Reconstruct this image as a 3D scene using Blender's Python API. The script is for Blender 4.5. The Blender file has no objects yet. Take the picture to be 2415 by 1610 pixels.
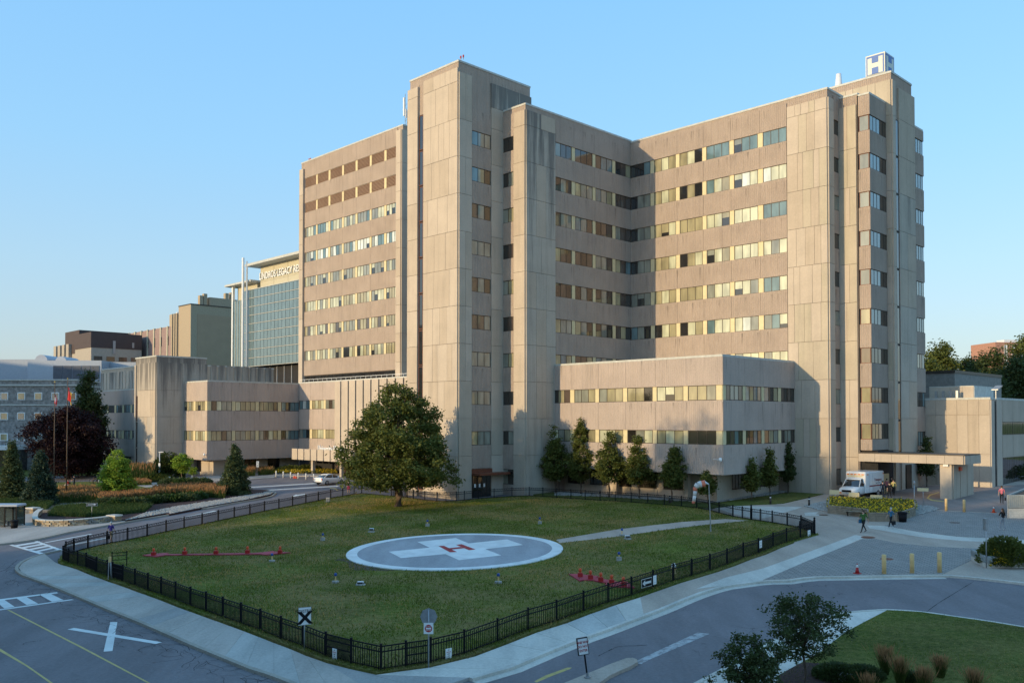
import bpy, math, random
import numpy as np
from mathutils import Vector, Matrix
random.seed(7)
RNG = np.random.default_rng(11)
scene = bpy.context.scene
COL = scene.collection

# ------------------------------------------------------------------ camera, sky, sun, exposure
CAMZ = 11.2
cam_d = bpy.data.cameras.new('camera'); cam = bpy.data.objects.new('camera', cam_d); COL.objects.link(cam)
cam.location = (0, 0, CAMZ); cam.rotation_euler = (math.radians(91.2), 0, 0)
cam_d.sensor_width = 36; cam_d.lens = 31.54; cam_d.shift_y = 0.0592; cam_d.clip_end = 6000; cam_d.clip_start = .5
scene.camera = cam
SUN_EL, SUN_AZ = math.radians(9.84), math.radians(-123.3)     # azimuth clockwise from +Y, towards the sun
w = bpy.data.worlds.new('World'); scene.world = w; w.use_nodes = True
nt = w.node_tree; bg = nt.nodes['Background']
sky = nt.nodes.new('ShaderNodeTexSky'); sky.sky_type = 'NISHITA'; sky.sun_disc = False
sky.sun_elevation = SUN_EL; sky.sun_rotation = SUN_AZ
sky.air_density = 1.0; sky.dust_density = 1.5; sky.ozone_density = 2.0; sky.altitude = 200
# clear evening air: the physical sky mixed with a plain elevation gradient, the same all the way round
tcw = nt.nodes.new('ShaderNodeTexCoord'); sxw = nt.nodes.new('ShaderNodeSeparateXYZ'); nt.links.new(tcw.outputs['Generated'], sxw.inputs[0])
rw = nt.nodes.new('ShaderNodeValToRGB'); nt.links.new(sxw.outputs[2], rw.inputs[0]); el = rw.color_ramp.elements
el[0].position, el[0].color = 0.0, (2.45, 2.7, 2.95, 1); el[1].position, el[1].color = .45, (1.3, 3.15, 5.4, 1)
for pos, c in ((.06, (2.35, 2.85, 3.25)), (.16, (2.1, 3.25, 4.2)), (.28, (1.65, 3.35, 5.0))): e = el.new(pos); e.color = (*c, 1)
mw = nt.nodes.new('ShaderNodeMix'); mw.data_type = 'RGBA'; mw.inputs[0].default_value = .62
nt.links.new(sky.outputs[0], mw.inputs[6]); nt.links.new(rw.outputs[0], mw.inputs[7])
nt.links.new(mw.outputs[2], bg.inputs[0]); bg.inputs[1].default_value = 0.138
sd = bpy.data.lights.new('sun', 'SUN'); sun = bpy.data.objects.new('sun', sd); COL.objects.link(sun)
sd.energy = 2.15; sd.angle = math.radians(0.6); sd.color = (1.0, .76, .43)
tos = Vector((math.sin(SUN_AZ)*math.cos(SUN_EL), math.cos(SUN_AZ)*math.cos(SUN_EL), math.sin(SUN_EL)))
sun.rotation_euler = tos.to_track_quat('Z', 'Y').to_euler()
vs = scene.view_settings; vs.view_transform = 'Standard'; vs.look = 'None'; vs.gamma = 1; vs.use_curve_mapping = False
vs.exposure = 0.83

# ------------------------------------------------------------------ survey: site grid and ground plane
YA = 0.7915
EA = np.array([math.cos(YA), -math.sin(YA)]); EB = np.array([math.sin(YA), math.cos(YA)])
GX, GY = .02, .0235
def G(x, y): return GX*x + GY*y
_c, _s = math.cos(math.radians(1.2)), math.sin(math.radians(1.2))
def ray(u, v):
    a = (u-1207.5)/2115.6; b = (948-v)/2115.6
    return np.array([a, _c-b*_s, _s+b*_c])
TILES = {'z':(0,0,1),'2':(680,100,3.357),'3':(680,500,3.357),'4':(1280,100,3.357),'5':(1280,500,3.357),'6':(1800,100,3.824),'7':(1800,500,3.824),
 'a':(0,550,3.357),'b':(0,980,4.356),'c':(400,900,3.92),'d':(900,960,3.92),'e':(1240,880,3.357),'f':(1800,1080,3.824),
 'g':(0,1210,3.92),'h':(600,1210,3.92),'i':(1200,1210,3.92),'j':(1650,1300,3.0745),'k':(1915,850,4.704)}
def px(k, x, y): a, b, s = TILES[k]; return a+x/s, b+y/s
def P(k, x, y):                      # ground point surveyed from the photograph
    r = ray(*px(k, x, y)); t = -CAMZ/(r[2]-GX*r[0]-GY*r[1]); return np.array([r[0]*t, r[1]*t])
def PP(k, *pts): return [P(k, *p) for p in pts]
def zat(Q, k, x, y): r = ray(*px(k, x, y)); return CAMZ + r[2]*Q[1]/r[1]     # height at a known place
def high(Q, k, x, y): return zat(Q, k, x, y) - G(*Q)
def atY(k, x, Y): r = ray(*px(k, x, 0)); return np.array([(px(k,x,0)[0]-1207.5)/2115.6*Y, Y])
def ab2(a, b): return a*EA + b*EB
def onA(b, k, x, y):                 # (a, z) on the wall plane b = const
    r = ray(*px(k, x, y)); d = r[:2]; t = b/(d@EB); return (d@EA)*t, CAMZ+r[2]*t
def onB(a, k, x, y):
    r = ray(*px(k, x, y)); d = r[:2]; t = a/(d@EA); return (d@EB)*t, CAMZ+r[2]*t

# ------------------------------------------------------------------ materials
def nodes(name):
    m = bpy.data.materials.new(name); m.use_nodes = True
    return m, m.node_tree, m.node_tree.nodes['Principled BSDF']
def N(t, typ, **kw):
    n = t.nodes.new(typ)
    for k, v in kw.items():
        if k.startswith('i_'): n.inputs[k[2:].replace('_', ' ')].default_value = v
        else: setattr(n, k, v)
    return n
def ramp(t, src, p0, c0, p1, c1):
    r = t.nodes.new('ShaderNodeValToRGB'); e = r.color_ramp.elements
    e[0].position, e[0].color = p0, (*c0, 1) if len(c0) == 3 else c0
    e[1].position, e[1].color = p1, (*c1, 1) if len(c1) == 3 else c1
    t.links.new(src, r.inputs[0]); return r.outputs[0]
def mixc(t, fac, a, b, mode='MIX'):
    m = t.nodes.new('ShaderNodeMix'); m.data_type = 'RGBA'; m.blend_type = mode
    for s, v in ((m.inputs[0], fac), (m.inputs[6], a), (m.inputs[7], b)):
        if isinstance(v, (int, float)): s.default_value = v
        elif isinstance(v, tuple): s.default_value = (*v, 1)
        else: t.links.new(v, s)
    return m.outputs[2]
def math_(t, op, a, b=None, c=None):
    m = t.nodes.new('ShaderNodeMath'); m.operation = op
    for i, v in enumerate((a, b, c)):
        if v is None: continue
        if isinstance(v, (int, float)): m.inputs[i].default_value = v
        else: t.links.new(v, m.inputs[i])
    return m.outputs[0]
def coord(t, scale=(1, 1, 1), src='Object'):
    tc = t.nodes.new('ShaderNodeTexCoord'); mp = t.nodes.new('ShaderNodeMapping'); mp.inputs['Scale'].default_value = scale
    t.links.new(tc.outputs[src], mp.inputs[0]); return mp.outputs[0]
def noise(t, vec, scale, detail=4, rough=.6):
    n = t.nodes.new('ShaderNodeTexNoise'); n.inputs['Scale'].default_value = scale
    n.inputs['Detail'].default_value = detail; n.inputs['Roughness'].default_value = rough
    t.links.new(vec, n.inputs['Vector']); return n.outputs[0]
def bumpit(t, p, h, strength, dist=.05):
    b = t.nodes.new('ShaderNodeBump'); b.inputs['Strength'].default_value = strength; b.inputs['Distance'].default_value = dist
    t.links.new(h, b.inputs['Height']); t.links.new(b.outputs[0], p.inputs['Normal'])
def sc(c, f): return tuple(min(1, x*f) for x in c)
def M(name, col, rough=.75, var=.18, scale=2.0, bump=.0, bscale=30, metal=0, spec=.4):
    m, t, p = nodes(name); v = coord(t)
    n = noise(t, v, scale)
    t.links.new(ramp(t, n, .3, sc(col, 1-var), .7, sc(col, 1+var)), p.inputs['Base Color'])
    p.inputs['Roughness'].default_value = rough; p.inputs['Metallic'].default_value = metal
    p.inputs['Specular IOR Level'].default_value = spec
    if bump: bumpit(t, p, noise(t, v, bscale), bump)
    return m
def concrete(name, col, ribs=False, stain=.5, drip=None, green=0, top=None):
    m, t, p = nodes(name); v = coord(t); sx = N(t, 'ShaderNodeSeparateXYZ'); t.links.new(v, sx.inputs[0])
    base = ramp(t, noise(t, v, .35, 5), .3, sc(col, .86), .7, sc(col, 1.1))
    base = mixc(t, .35, base, ramp(t, noise(t, v, 6, 5, .75), .3, sc(col, .72), .75, sc(col, 1.2)))
    st = noise(t, coord(t, (1.6, 1.6, .09)), 1.0, 6, .7)         # long vertical weather streaks
    mask = ramp(t, st, .5 if stain < .9 else .44, (0, 0, 0), .74 if stain < .9 else .60, (1, 1, 1))
    base = mixc(t, math_(t, 'MULTIPLY', mask, stain), base, sc((.10, .095, .095), 1))
    if top:                                                       # soot running down from the roof edge (height and reach in metres)
        g_ = math_(t, 'MAXIMUM', math_(t, 'SUBTRACT', 1.0, math_(t, 'DIVIDE', math_(t, 'SUBTRACT', top[0], sx.outputs[2]), top[1])), 0.0)
        n3 = math_(t, 'ADD', math_(t, 'MULTIPLY', noise(t, coord(t, (1.1, 1.1, .05)), 1.0, 7, .72), 1.5), math_(t, 'MULTIPLY', g_, .50))
        base = mixc(t, math_(t, 'MULTIPLY', ramp(t, n3, 1.10, (0, 0, 0), 1.0, (0, 0, 0)) if 0 else math_(t, 'MINIMUM', math_(t, 'MAXIMUM', math_(t, 'MULTIPLY', math_(t, 'SUBTRACT', n3, 1.03), 4.0), 0.0), 1.0), .72), base, (.10, .095, .092))
    if drip:                                                      # soot drips below each window band
        period, phase = drip
        fr = math_(t, 'FRACT', math_(t, 'DIVIDE', math_(t, 'SUBTRACT', phase, sx.outputs[2]), period))
        fall = math_(t, 'SUBTRACT', 1.0, math_(t, 'MULTIPLY', fr, 2.4)); fall = math_(t, 'MAXIMUM', fall, 0.0)
        d2 = ramp(t, noise(t, coord(t, (3.5, 3.5, .15)), 1.0, 5, .75), .56, (0, 0, 0), .68, (1, 1, 1))
        base = mixc(t, math_(t, 'MULTIPLY', math_(t, 'MULTIPLY', d2, fall), .75), base, (.07, .065, .06))
    if green: base = mixc(t, math_(t, 'MULTIPLY', ramp(t, noise(t, coord(t, (.3, .3, .1)), 1, 3), .45, (0,0,0), .7, (1,1,1)), green), base, (.27, .32, .17))
    t.links.new(base, p.inputs['Base Color']); p.inputs['Roughness'].default_value = .9; p.inputs['Specular IOR Level'].default_value = .2
    if ribs:
        s = math_(t, 'ADD', sx.outputs[0], sx.outputs[1])
        wv = math_(t, 'ABSOLUTE', math_(t, 'SINE', math_(t, 'MULTIPLY', s, 13.0)))
        h = math_(t, 'ADD', wv, math_(t, 'MULTIPLY', noise(t, coord(t, (9, 9, 5)), 1, 5, .8), 1.6))
        bumpit(t, p, h, .85, .05)
    else: bumpit(t, p, noise(t, v, 9, 6, .7), .25, .03)
    return m
def glass(name, col, rough=.06, spec=.9, var=.25):
    m, t, p = nodes(name); v = coord(t, (1.0, 1.0, .35))
    n = noise(t, v, .9, 2)
    t.links.new(ramp(t, n, .35, sc(col, 1-var), .65, sc(col, 1+var)), p.inputs['Base Color'])
    p.inputs['Roughness'].default_value = rough; p.inputs['Specular IOR Level'].default_value = spec
    p.inputs['Coat Weight'].default_value = .6; p.inputs['Coat Roughness'].default_value = .02
    bumpit(t, p, noise(t, coord(t, (1, 1, 1)), .8, 1), .05, .05)
    return m
CONC = (.40, .355, .30)
MT = {}
MT['rib'] = concrete('ribbed_concrete', (.425, .34, .28), True, .18, (4.29, 2.0))
MT['riblow'] = concrete('ribbed_concrete_low', (.50, .41, .355), True, .2, (4.7, 1.35))
MT['smooth'] = concrete('smooth_precast', (.49, .41, .325), False, .2)
MT['smooth2'] = concrete('smooth_precast_pale', (.53, .45, .365), False, .15)
MT['smooth3'] = concrete('smooth_precast_green', (.50, .43, .335), False, .22, None, .12)
MT['stained'] = concrete('stained_concrete', (.45, .40, .34), False, .3, None, 0, (18.4, 9)); MT['stained_high'] = concrete('stained_concrete_high', (.47, .415, .345), False, .35, None, 0, (45.4, 22))
MT['coping'] = M('coping', (.50, .50, .46), .6, .15)
MT['pier'] = M('cream_pier', (.66, .56, .33), .6, .08)
MT['frame'] = M('bronze_frame', (.055, .04, .03), .45, .2)
MT['frame_red'] = M('rust_frame', (.17, .055, .03), .55, .2)
MT['louver'] = M('rust_louver', (.21, .105, .075), .6, .15)
GL = {'pale': glass('blind_pale', (.52, .52, .36)), 'tan': glass('blind_tan', (.33, .29, .17)), 'dark': glass('glass_dark', (.022, .02, .018)),
      'brown': glass('glass_brown', (.085, .06, .045)), 'blue': glass('glass_sky_reflection', (.12, .19, .20)), 'grey': glass('blind_grey', (.24, .245, .20)), 'white': glass('blind_white', (.62, .66, .60))}  # blue panes have the reflected sky put into their base colour
MT['roofing'] = M('roof_felt', (.12, .11, .10), .95)
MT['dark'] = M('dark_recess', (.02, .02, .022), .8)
MT['black'] = M('black_metal', (.008, .008, .010), .6, .3, 5, spec=.18)
MT['grey_metal'] = M('galvanised', (.36, .37, .38), .45, .15, 6, metal=.6)
MT['white_metal'] = M('white_metal', (.72, .73, .74), .4, .05)
MT['white'] = M('white_paint', (.80, .80, .78), .5, .04)
MT['red'] = M('red_paint', (.42, .02, .02), .5, .15)
MT['blue'] = M('blue_paint', (.03, .08, .30), .4, .05)
MT['wood'] = M('weathered_wood', (.27, .22, .16), .85, .25, 3, .4, 12)
MT['rubber'] = M('rubber', (.015, .015, .016), .8)
MT['yellowpost'] = M('yellow_bollard', (.74, .50, .22), .55, .12, 4)
MT['orange'] = M('orange_plastic', (.75, .10, .03), .5, .1)
MT['bark'] = M('bark', (.12, .085, .06), .95, .35, 8, .6, 14)
MT['sign_blue'] = M('sign_blue', (.05, .14, .42), .4, .03); MT['sign_white'] = M('sign_white', (.60, .62, .55), .4, .03)
MT['mulch'] = M('mulch', (.055, .026, .022), .98, .5, 9, .8, 16)
MT['stone'] = M('pale_stone', (.36, .34, .31), .9, .35, 5, .3, 9)
MT['soil'] = M('soil', (.09, .065, .045), .98, .4, 4, .5)

def asphalt(name, col, crack=False):
    m, t, p = nodes(name); v = coord(t)
    c = ramp(t, noise(t, v, .12, 5), .3, sc(col, .8), .7, sc(col, 1.2))
    c = mixc(t, .5, c, ramp(t, noise(t, v, 7, 8, .85), .40, sc(col, .6), .62, sc(col, 1.4)))
    c = mixc(t, .35, c, ramp(t, noise(t, coord(t, (.25, .05, 1)), 2.2, 5), .4, sc(col, .6), .65, sc(col, 1.2)))
    if crack:
        vo = N(t, 'ShaderNodeTexVoronoi', feature='DISTANCE_TO_EDGE'); vo.inputs['Scale'].default_value = .8
        wn = t.nodes.new('ShaderNodeVectorMath'); wn.operation = 'ADD'; nn = N(t, 'ShaderNodeTexNoise'); nn.inputs['Scale'].default_value = 1.3; nn.inputs['Detail'].default_value = 5
        t.links.new(v, nn.inputs['Vector']); t.links.new(v, wn.inputs[0]); t.links.new(nn.outputs[1], wn.inputs[1]); t.links.new(wn.outputs[0], vo.inputs['Vector'])
        line = ramp(t, vo.outputs['Distance'], .004, (1, 1, 1), .016, (0, 0, 0))
        msk = ramp(t, noise(t, v, .3, 3), .60, (0, 0, 0), .66, (1, 1, 1))
        c = mixc(t, math_(t, 'MULTIPLY', math_(t, 'MULTIPLY', line, msk), .7), c, (.012, .012, .014))
    t.links.new(c, p.inputs['Base Color']); p.inputs['Roughness'].default_value = .88; p.inputs['Specular IOR Level'].default_value = .25
    bumpit(t, p, noise(t, v, 40, 3), .3, .01); return m
MT['asphalt'] = asphalt('asphalt', (.20, .18, .185), True)
MT['walk'] = asphalt('sidewalk_concrete', (.45, .40, .35)); MT['walk_tan'] = asphalt('sidewalk_tan', (.46, .37, .30)); MT['walk_new'] = asphalt('sidewalk_pale', (.60, .56, .49))
MT['kerb'] = asphalt('kerb_concrete', (.37, .33, .275)); MT['brownroad'] = asphalt('warm_asphalt', (.27, .215, .19))
MT['walk_b'] = asphalt('sidewalk_worn', (.37, .35, .325)); MT['walk_c'] = asphalt('sidewalk_light', (.45, .43, .39)); MT['walk_d'] = asphalt('sidewalk_pale_worn', (.51, .50, .46))
MT['pad'] = asphalt('pad_grey', (.36, .365, .38))
def worn(name, col, under, lo=.30, hi=.36):
    m, t, p = nodes(name); v = coord(t); n = noise(t, v, 2.4, 8, .8)
    t.links.new(mixc(t, ramp(t, n, lo, (0, 0, 0), hi, (1, 1, 1)), under, ramp(t, noise(t, v, .8, 3), .3, sc(col, .85), .7, sc(col, 1.1))), p.inputs['Base Color'])
    p.inputs['Roughness'].default_value = .7; return m
MT['line_white'] = worn('road_paint_white', (.66, .68, .66), (.2, .2, .21))
MT['line_faded'] = worn('road_paint_faded', (.45, .46, .46), (.17, .17, .18), .42, .56)
MT['line_yellow'] = worn('road_paint_yellow', (.55, .42, .14), (.17, .17, .18), .33, .42)
MT['pad_white'] = worn('pad_paint_white', (.74, .76, .74), (.4, .4, .4), .27, .31)
MT['pad_red'] = worn('pad_paint_red', (.38, .03, .035), (.5, .5, .5), .25, .3)
MT['ground_red'] = worn('ground_paint_red', (.42, .045, .07), (.30, .10, .10), .3, .4)
def grassmat(name, dry=.5, base=(.040, .075, .018), st=(1.6, 4.5, 2)):
    m, t, p = nodes(name); v = coord(t)
    g = ramp(t, noise(t, v, .22, 5), .35, sc(base, .7), .65, sc(base, 1.45))
    d = ramp(t, noise(t, coord(t, (.11, .2, .1)), 1.2, 8, .74), .41, (0, 0, 0), .58, (1, 1, 1))
    c = mixc(t, math_(t, 'MULTIPLY', d, dry), g, (.36, .24, .10))
    c = mixc(t, .42, c, ramp(t, noise(t, coord(t, st), 1.2, 9, .86), .42, (.016, .028, .007), .60, (.30, .27, .10)))
    t.links.new(c, p.inputs['Base Color']); p.inputs['Roughness'].default_value = .95; p.inputs['Specular IOR Level'].default_value = .1
    bumpit(t, p, noise(t, v, 9, 6, .8), .9, .12); return m
MT['grass'] = grassmat('lawn_grass', .8, (.12, .16, .018), (1.9, 3.2, 2)); MT['grass2'] = grassmat('verge_grass', .3, (.085, .125, .016), (3, 3, 3))
def paver():
    m, t, p = nodes('block_pavers'); tc = N(t, 'ShaderNodeTexCoord'); mp = N(t, 'ShaderNodeMapping'); mp.inputs['Rotation'].default_value = (0, 0, YA); t.links.new(tc.outputs['Object'], mp.inputs[0])
    b = N(t, 'ShaderNodeTexBrick'); b.inputs['Scale'].default_value = 1; b.inputs['Brick Width'].default_value = .5; b.inputs['Row Height'].default_value = .25; b.inputs['Mortar Size'].default_value = .022
    b.inputs['Color1'].default_value = (.36, .32, .28, 1); b.inputs['Color2'].default_value = (.27, .24, .215, 1); b.inputs['Mortar'].default_value = (.06, .055, .05, 1)
    t.links.new(mp.outputs[0], b.inputs['Vector'])
    t.links.new(mixc(t, .2, b.outputs[0], ramp(t, noise(t, mp.outputs[0], .4, 5), .3, (.2, .2, .2), .7, (.34, .32, .30))), p.inputs['Base Color'])
    p.inputs['Roughness'].default_value = .9; bumpit(t, p, b.outputs['Fac'], -.4, .02); return m
MT['paver'] = paver()
def leafmat(name, col, var=.45, trans=.3, warm=0):
    m, t, p = nodes(name); v = coord(t)
    c = ramp(t, noise(t, v, .8, 3), .3, sc(col, 1-var), .7, sc(col, 1+var))
    c = mixc(t, .45, c, ramp(t, noise(t, v, 9, 2), .35, sc(col, .55), .7, (col[0]*1.7, col[1]*1.5, col[2]*1.1)))
    t.links.new(c, p.inputs['Base Color']); p.inputs['Roughness'].default_value = .6; p.inputs['Specular IOR Level'].default_value = .25
    tr = N(t, 'ShaderNodeBsdfTranslucent'); t.links.new(c, tr.inputs[0]); ms = N(t, 'ShaderNodeMixShader'); ms.inputs[0].default_value = trans
    t.links.new(p.outputs[0], ms.inputs[1]); t.links.new(tr.outputs[0], ms.inputs[2]); t.links.new(ms.outputs[0], t.nodes['Material Output'].inputs[0]); return m
MT['leaf'] = leafmat('leaf_green', (.105, .128, .030)); MT['leaf_dark'] = leafmat('leaf_dark', (.058, .082, .026)); MT['leaf_copper'] = leafmat('leaf_copper', (.026, .010, .013))
MT['leaf_lime'] = leafmat('leaf_lime', (.23, .34, .04)); MT['needle'] = leafmat('needle', (.075, .105, .045)); MT['needle_dark'] = leafmat('needle_blue', (.04, .07, .045))
MT['juniper'] = leafmat('juniper', (.045, .085, .022)); MT['plume'] = leafmat('plume', (.40, .22, .11), .3, .5); MT['blade'] = leafmat('blade', (.08, .11, .025)); MT['flower'] = leafmat('flower', (.85, .62, .04), .2)

# ------------------------------------------------------------------ mesh helpers
class MB:
    def __init__(s): s.v = []; s.f = []; s.m = []
    def add(s, vs, fs, mi=0):
        n = len(s.v); s.v += [tuple(map(float, q)) for q in vs]; s.f += [tuple(i+n for i in f) for f in fs]; s.m += [mi]*len(fs); return s
    def box(s, x0, x1, y0, y1, z0, z1, mi=0):
        return s.add([(x0,y0,z0),(x1,y0,z0),(x1,y1,z0),(x0,y1,z0),(x0,y0,z1),(x1,y0,z1),(x1,y1,z1),(x0,y1,z1)],
                     [(0,3,2,1),(4,5,6,7),(0,1,5,4),(1,2,6,5),(2,3,7,6),(3,0,4,7)], mi)
    def bev(s, x0, x1, y0, y1, z0, z1, r, mi=0):      # box with rounded vertical edges and chamfered top
        pts = []
        for cx, cy, a0 in ((x1-r, y1-r, 0), (x0+r, y1-r, 90), (x0+r, y0+r, 180), (x1-r, y0+r, 270)):
            for k in range(3): a = math.radians(a0+45*k); pts.append((cx+r*math.cos(a), cy+r*math.sin(a)))
        mx, my = (x0+x1)/2, (y0+y1)/2
        top = [((p[0]-mx)*(1-r/(x1-x0))+mx, (p[1]-my)*(1-r/(y1-y0))+my) for p in pts]; n = len(pts)
        V = [(*p, z0) for p in pts]+[(*p, z1-r) for p in pts]+[(*p, z1) for p in top]
        F = [tuple(range(n))[::-1], tuple(range(2*n, 3*n))]
        for l in (0, n): F += [(l+i, l+(i+1) % n, l+n+(i+1) % n, l+n+i) for i in range(n)]
        return s.add(V, F, mi)
    def prism(s, pts, z0, z1, mi=0):                    # z0, z1 numbers or functions of (x, y)
        f0 = z0 if callable(z0) else (lambda x, y: z0); f1 = z1 if callable(z1) else (lambda x, y: z1)
        a = sum(pts[i][0]*pts[(i+1) % len(pts)][1]-pts[(i+1) % len(pts)][0]*pts[i][1] for i in range(len(pts)))
        if a < 0: pts = pts[::-1]
        n = len(pts)
        return s.add([(p[0], p[1], f0(*p)) for p in pts]+[(p[0], p[1], f1(*p)) for p in pts],
                     [tuple(range(n))[::-1], tuple(range(n, 2*n))]+[(i, (i+1) % n, n+(i+1) % n, n+i) for i in range(n)], mi)
    def tube(s, pts, rad, n=8, mi=0):
        pts = [Vector(p) for p in pts]; rs = rad if isinstance(rad, (list, tuple)) else [rad]*len(pts); V = []; F = []
        for i, p in enumerate(pts):
            d = (pts[min(i+1, len(pts)-1)]-pts[max(i-1, 0)]).normalized(); q = d.to_track_quat('Z', 'Y')
            for k in range(n):
                a = 2*math.pi*k/n; V.append(p+q @ Vector((math.cos(a)*rs[i], math.sin(a)*rs[i], 0)))
        for i in range(len(pts)-1):
            F += [(i*n+k, i*n+(k+1) % n, (i+1)*n+(k+1) % n, (i+1)*n+k) for k in range(n)]
        F += [tuple(range(n))[::-1], tuple(range((len(pts)-1)*n, len(pts)*n))]
        return s.add(V, F, mi)
    def lathe(s, prof, n=14, cx=0, cy=0, mi=0):
        return s.tube([(cx, cy, z) for r, z in prof], [max(r, .002) for r, z in prof], n, mi) if all(prof[i][1] < prof[i+1][1] for i in range(len(prof)-1)) else s._lt(prof, n, cx, cy, mi)
    def _lt(s, prof, n, cx, cy, mi):
        V = [(cx+r*math.cos(2*math.pi*k/n), cy+r*math.sin(2*math.pi*k/n), z) for r, z in prof for k in range(n)]
        F = [(i*n+k, i*n+(k+1) % n, (i+1)*n+(k+1) % n, (i+1)*n+k) for i in range(len(prof)-1) for k in range(n)]
        return s.add(V, F+[tuple(range(n))[::-1], tuple(range((len(prof)-1)*n, len(prof)*n))], mi)
    def build(s, name, mat, parent=None, smooth=False, kind=None):
        me = bpy.data.meshes.new(name); me.from_pydata(s.v, [], s.f)
        for mm in (mat if isinstance(mat, (list, tuple)) else [mat]): me.materials.append(mm)
        if any(s.m): me.polygons.foreach_set('material_index', s.m)
        if smooth: me.polygons.foreach_set('use_smooth', [True]*len(s.f))
        o = bpy.data.objects.new(name, me); COL.objects.link(o)
        if parent: o.parent = parent
        if kind: o['kind'] = kind
        return o
def npmesh(name, V, mat, parent=None, k=4, kind=None, mi=None):   # V: (n, k, 3) array of separate faces
    n = V.shape[0]; me = bpy.data.meshes.new(name); me.vertices.add(n*k); me.loops.add(n*k); me.polygons.add(n)
    me.vertices.foreach_set('co', V.reshape(-1).astype(np.float32)); me.loops.foreach_set('vertex_index', np.arange(n*k, dtype=np.int32))
    me.polygons.foreach_set('loop_start', np.arange(0, n*k, k, dtype=np.int32)); me.polygons.foreach_set('loop_total', np.full(n, k, dtype=np.int32))
    for mm in (mat if isinstance(mat, list) else [mat]): me.materials.append(mm)
    if mi is not None: me.polygons.foreach_set('material_index', mi.astype(np.int32))
    me.update(calc_edges=True); o = bpy.data.objects.new(name, me); COL.objects.link(o)
    if parent: o.parent = parent
    if kind: o['kind'] = kind
    return o
def tag(o, label=None, cat=None, group=None, kind=None):
    if label: o['label'] = label
    if cat: o['category'] = cat
    if group: o['group'] = group
    if kind: o['kind'] = kind
    return o
def thing(name, label, cat, loc, rz=0, group=None):
    o = bpy.data.objects.new(name, None); COL.objects.link(o); o.empty_display_size = .3
    o.location = tuple(map(float, loc)); o.rotation_euler = (0, 0, rz); return tag(o, label, cat, group)
def gthing(name, label, cat, Q, rz=0, group=None, dz=0): return thing(name, label, cat, (Q[0], Q[1], G(*Q)+dz), rz, group)
def copytree(root, loc, rz, label=None, sc=None):
    r = root.copy(); COL.objects.link(r); r.location = tuple(map(float, loc)); r.rotation_euler = (0, 0, rz)
    if label: r['label'] = label
    if sc: r.scale = (sc, sc, sc)
    for ch in list(root.children):
        c = ch.copy(); COL.objects.link(c); c.parent = r
        for g in list(ch.children): d = g.copy(); COL.objects.link(d); d.parent = c
    return r
_txt = {}
def text(name, s, size, mat, parent, loc, rot=(math.pi/2, 0, 0), ext=.01, bold=0, sx=1):
    cu = bpy.data.curves.new(name, 'FONT'); cu.body = s; cu.size = size; cu.extrude = ext; cu.offset = bold; cu.align_x = 'CENTER'; cu.align_y = 'CENTER'; cu.resolution_u = 3
    o = bpy.data.objects.new(name, cu); COL.objects.link(o); dg = bpy.context.evaluated_depsgraph_get()
    me = bpy.data.meshes.new_from_object(o.evaluated_get(dg)); bpy.data.objects.remove(o); me.materials.clear(); me.materials.append(mat)
    o = bpy.data.objects.new(name, me); COL.objects.link(o); o.parent = parent; o.location = loc; o.rotation_euler = rot; o.scale = (sx, 1, 1); return o

# ------------------------------------------------------------------ ground and paved surfaces (setting)
def sheet(name, pts, dz, mat, thick=.3, kind='structure', parent=None):
    return MB().prism([tuple(p) for p in pts], lambda x, y: G(x, y)+dz-thick, lambda x, y: G(x, y)+dz).build(name, mat, parent, kind=kind)
def resample(pts, n):
    pts = [np.array(p, float) for p in pts]; d = [0]
    for i in range(1, len(pts)): d.append(d[-1]+np.linalg.norm(pts[i]-pts[i-1]))
    t = np.linspace(0, d[-1], n+1); return [np.array([np.interp(q, d, [p[0] for p in pts]), np.interp(q, d, [p[1] for p in pts])]) for q in t]
def plen(pts): return sum(np.linalg.norm(np.array(pts[i+1])-np.array(pts[i])) for i in range(len(pts)-1))
def offset(pts, d):
    out = []
    for i in range(len(pts)):
        t = np.array(pts[min(i+1, len(pts)-1)])-np.array(pts[max(i-1, 0)]); t = t/np.linalg.norm(t); out.append(np.array(pts[i])+d*np.array([t[1], -t[0]]))
    return out
def slabs(name, piece, A, B, n, dz, mat, gap=.012, thick=.3, var=None):
    base = bpy.data.objects.new(name, None); COL.objects.link(base); base['kind'] = 'structure'
    A = resample(A, n); B = resample(B, n); base.location = (float(A[0][0]), float(A[0][1]), float(G(*A[0])))
    for i in range(n):
        q = [A[i], A[i+1], B[i+1], B[i]]; c = sum(q)/4
        q = [tuple(c+(p-c)*(1-gap/max(.3, np.linalg.norm(p-c)))-A[0]) for p in q]; h = random.uniform(-.004, .004)
        MB().prism(q, lambda x, y: GX*x+GY*y+dz-thick+h, lambda x, y: GX*x+GY*y+dz+h).build(piece, random.choice(var) if var else mat, base)
    return base
# terrain: one sheet to the horizon, following the site plane near the buildings
gs = [-2500, -900, -400, -200, -120] + list(range(-100, 101, 20)) + [120, 200, 400, 900, 2500]
V = []
for y in [-600, -200, -60, 0, 15, 40, 70, 100, 130, 150, 170, 200, 300, 600, 1500, 4000]:
    for x in gs:
        z = min(max(G(x, y), -.4), 4.2); V.append((x, y, z-.08))
nx = len(gs); F = [(j*nx+i, j*nx+i+1, (j+1)*nx+i+1, (j+1)*nx+i) for j in range(15) for i in range(nx-1)]
MB().add(V, F).build('ground', MT['grass2'], kind='structure')
sheet('road', [(-110, 8), (100, 8), (100, 128), (-60, 150), (-110, 150)], 0, MT['asphalt'], .05)

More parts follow.
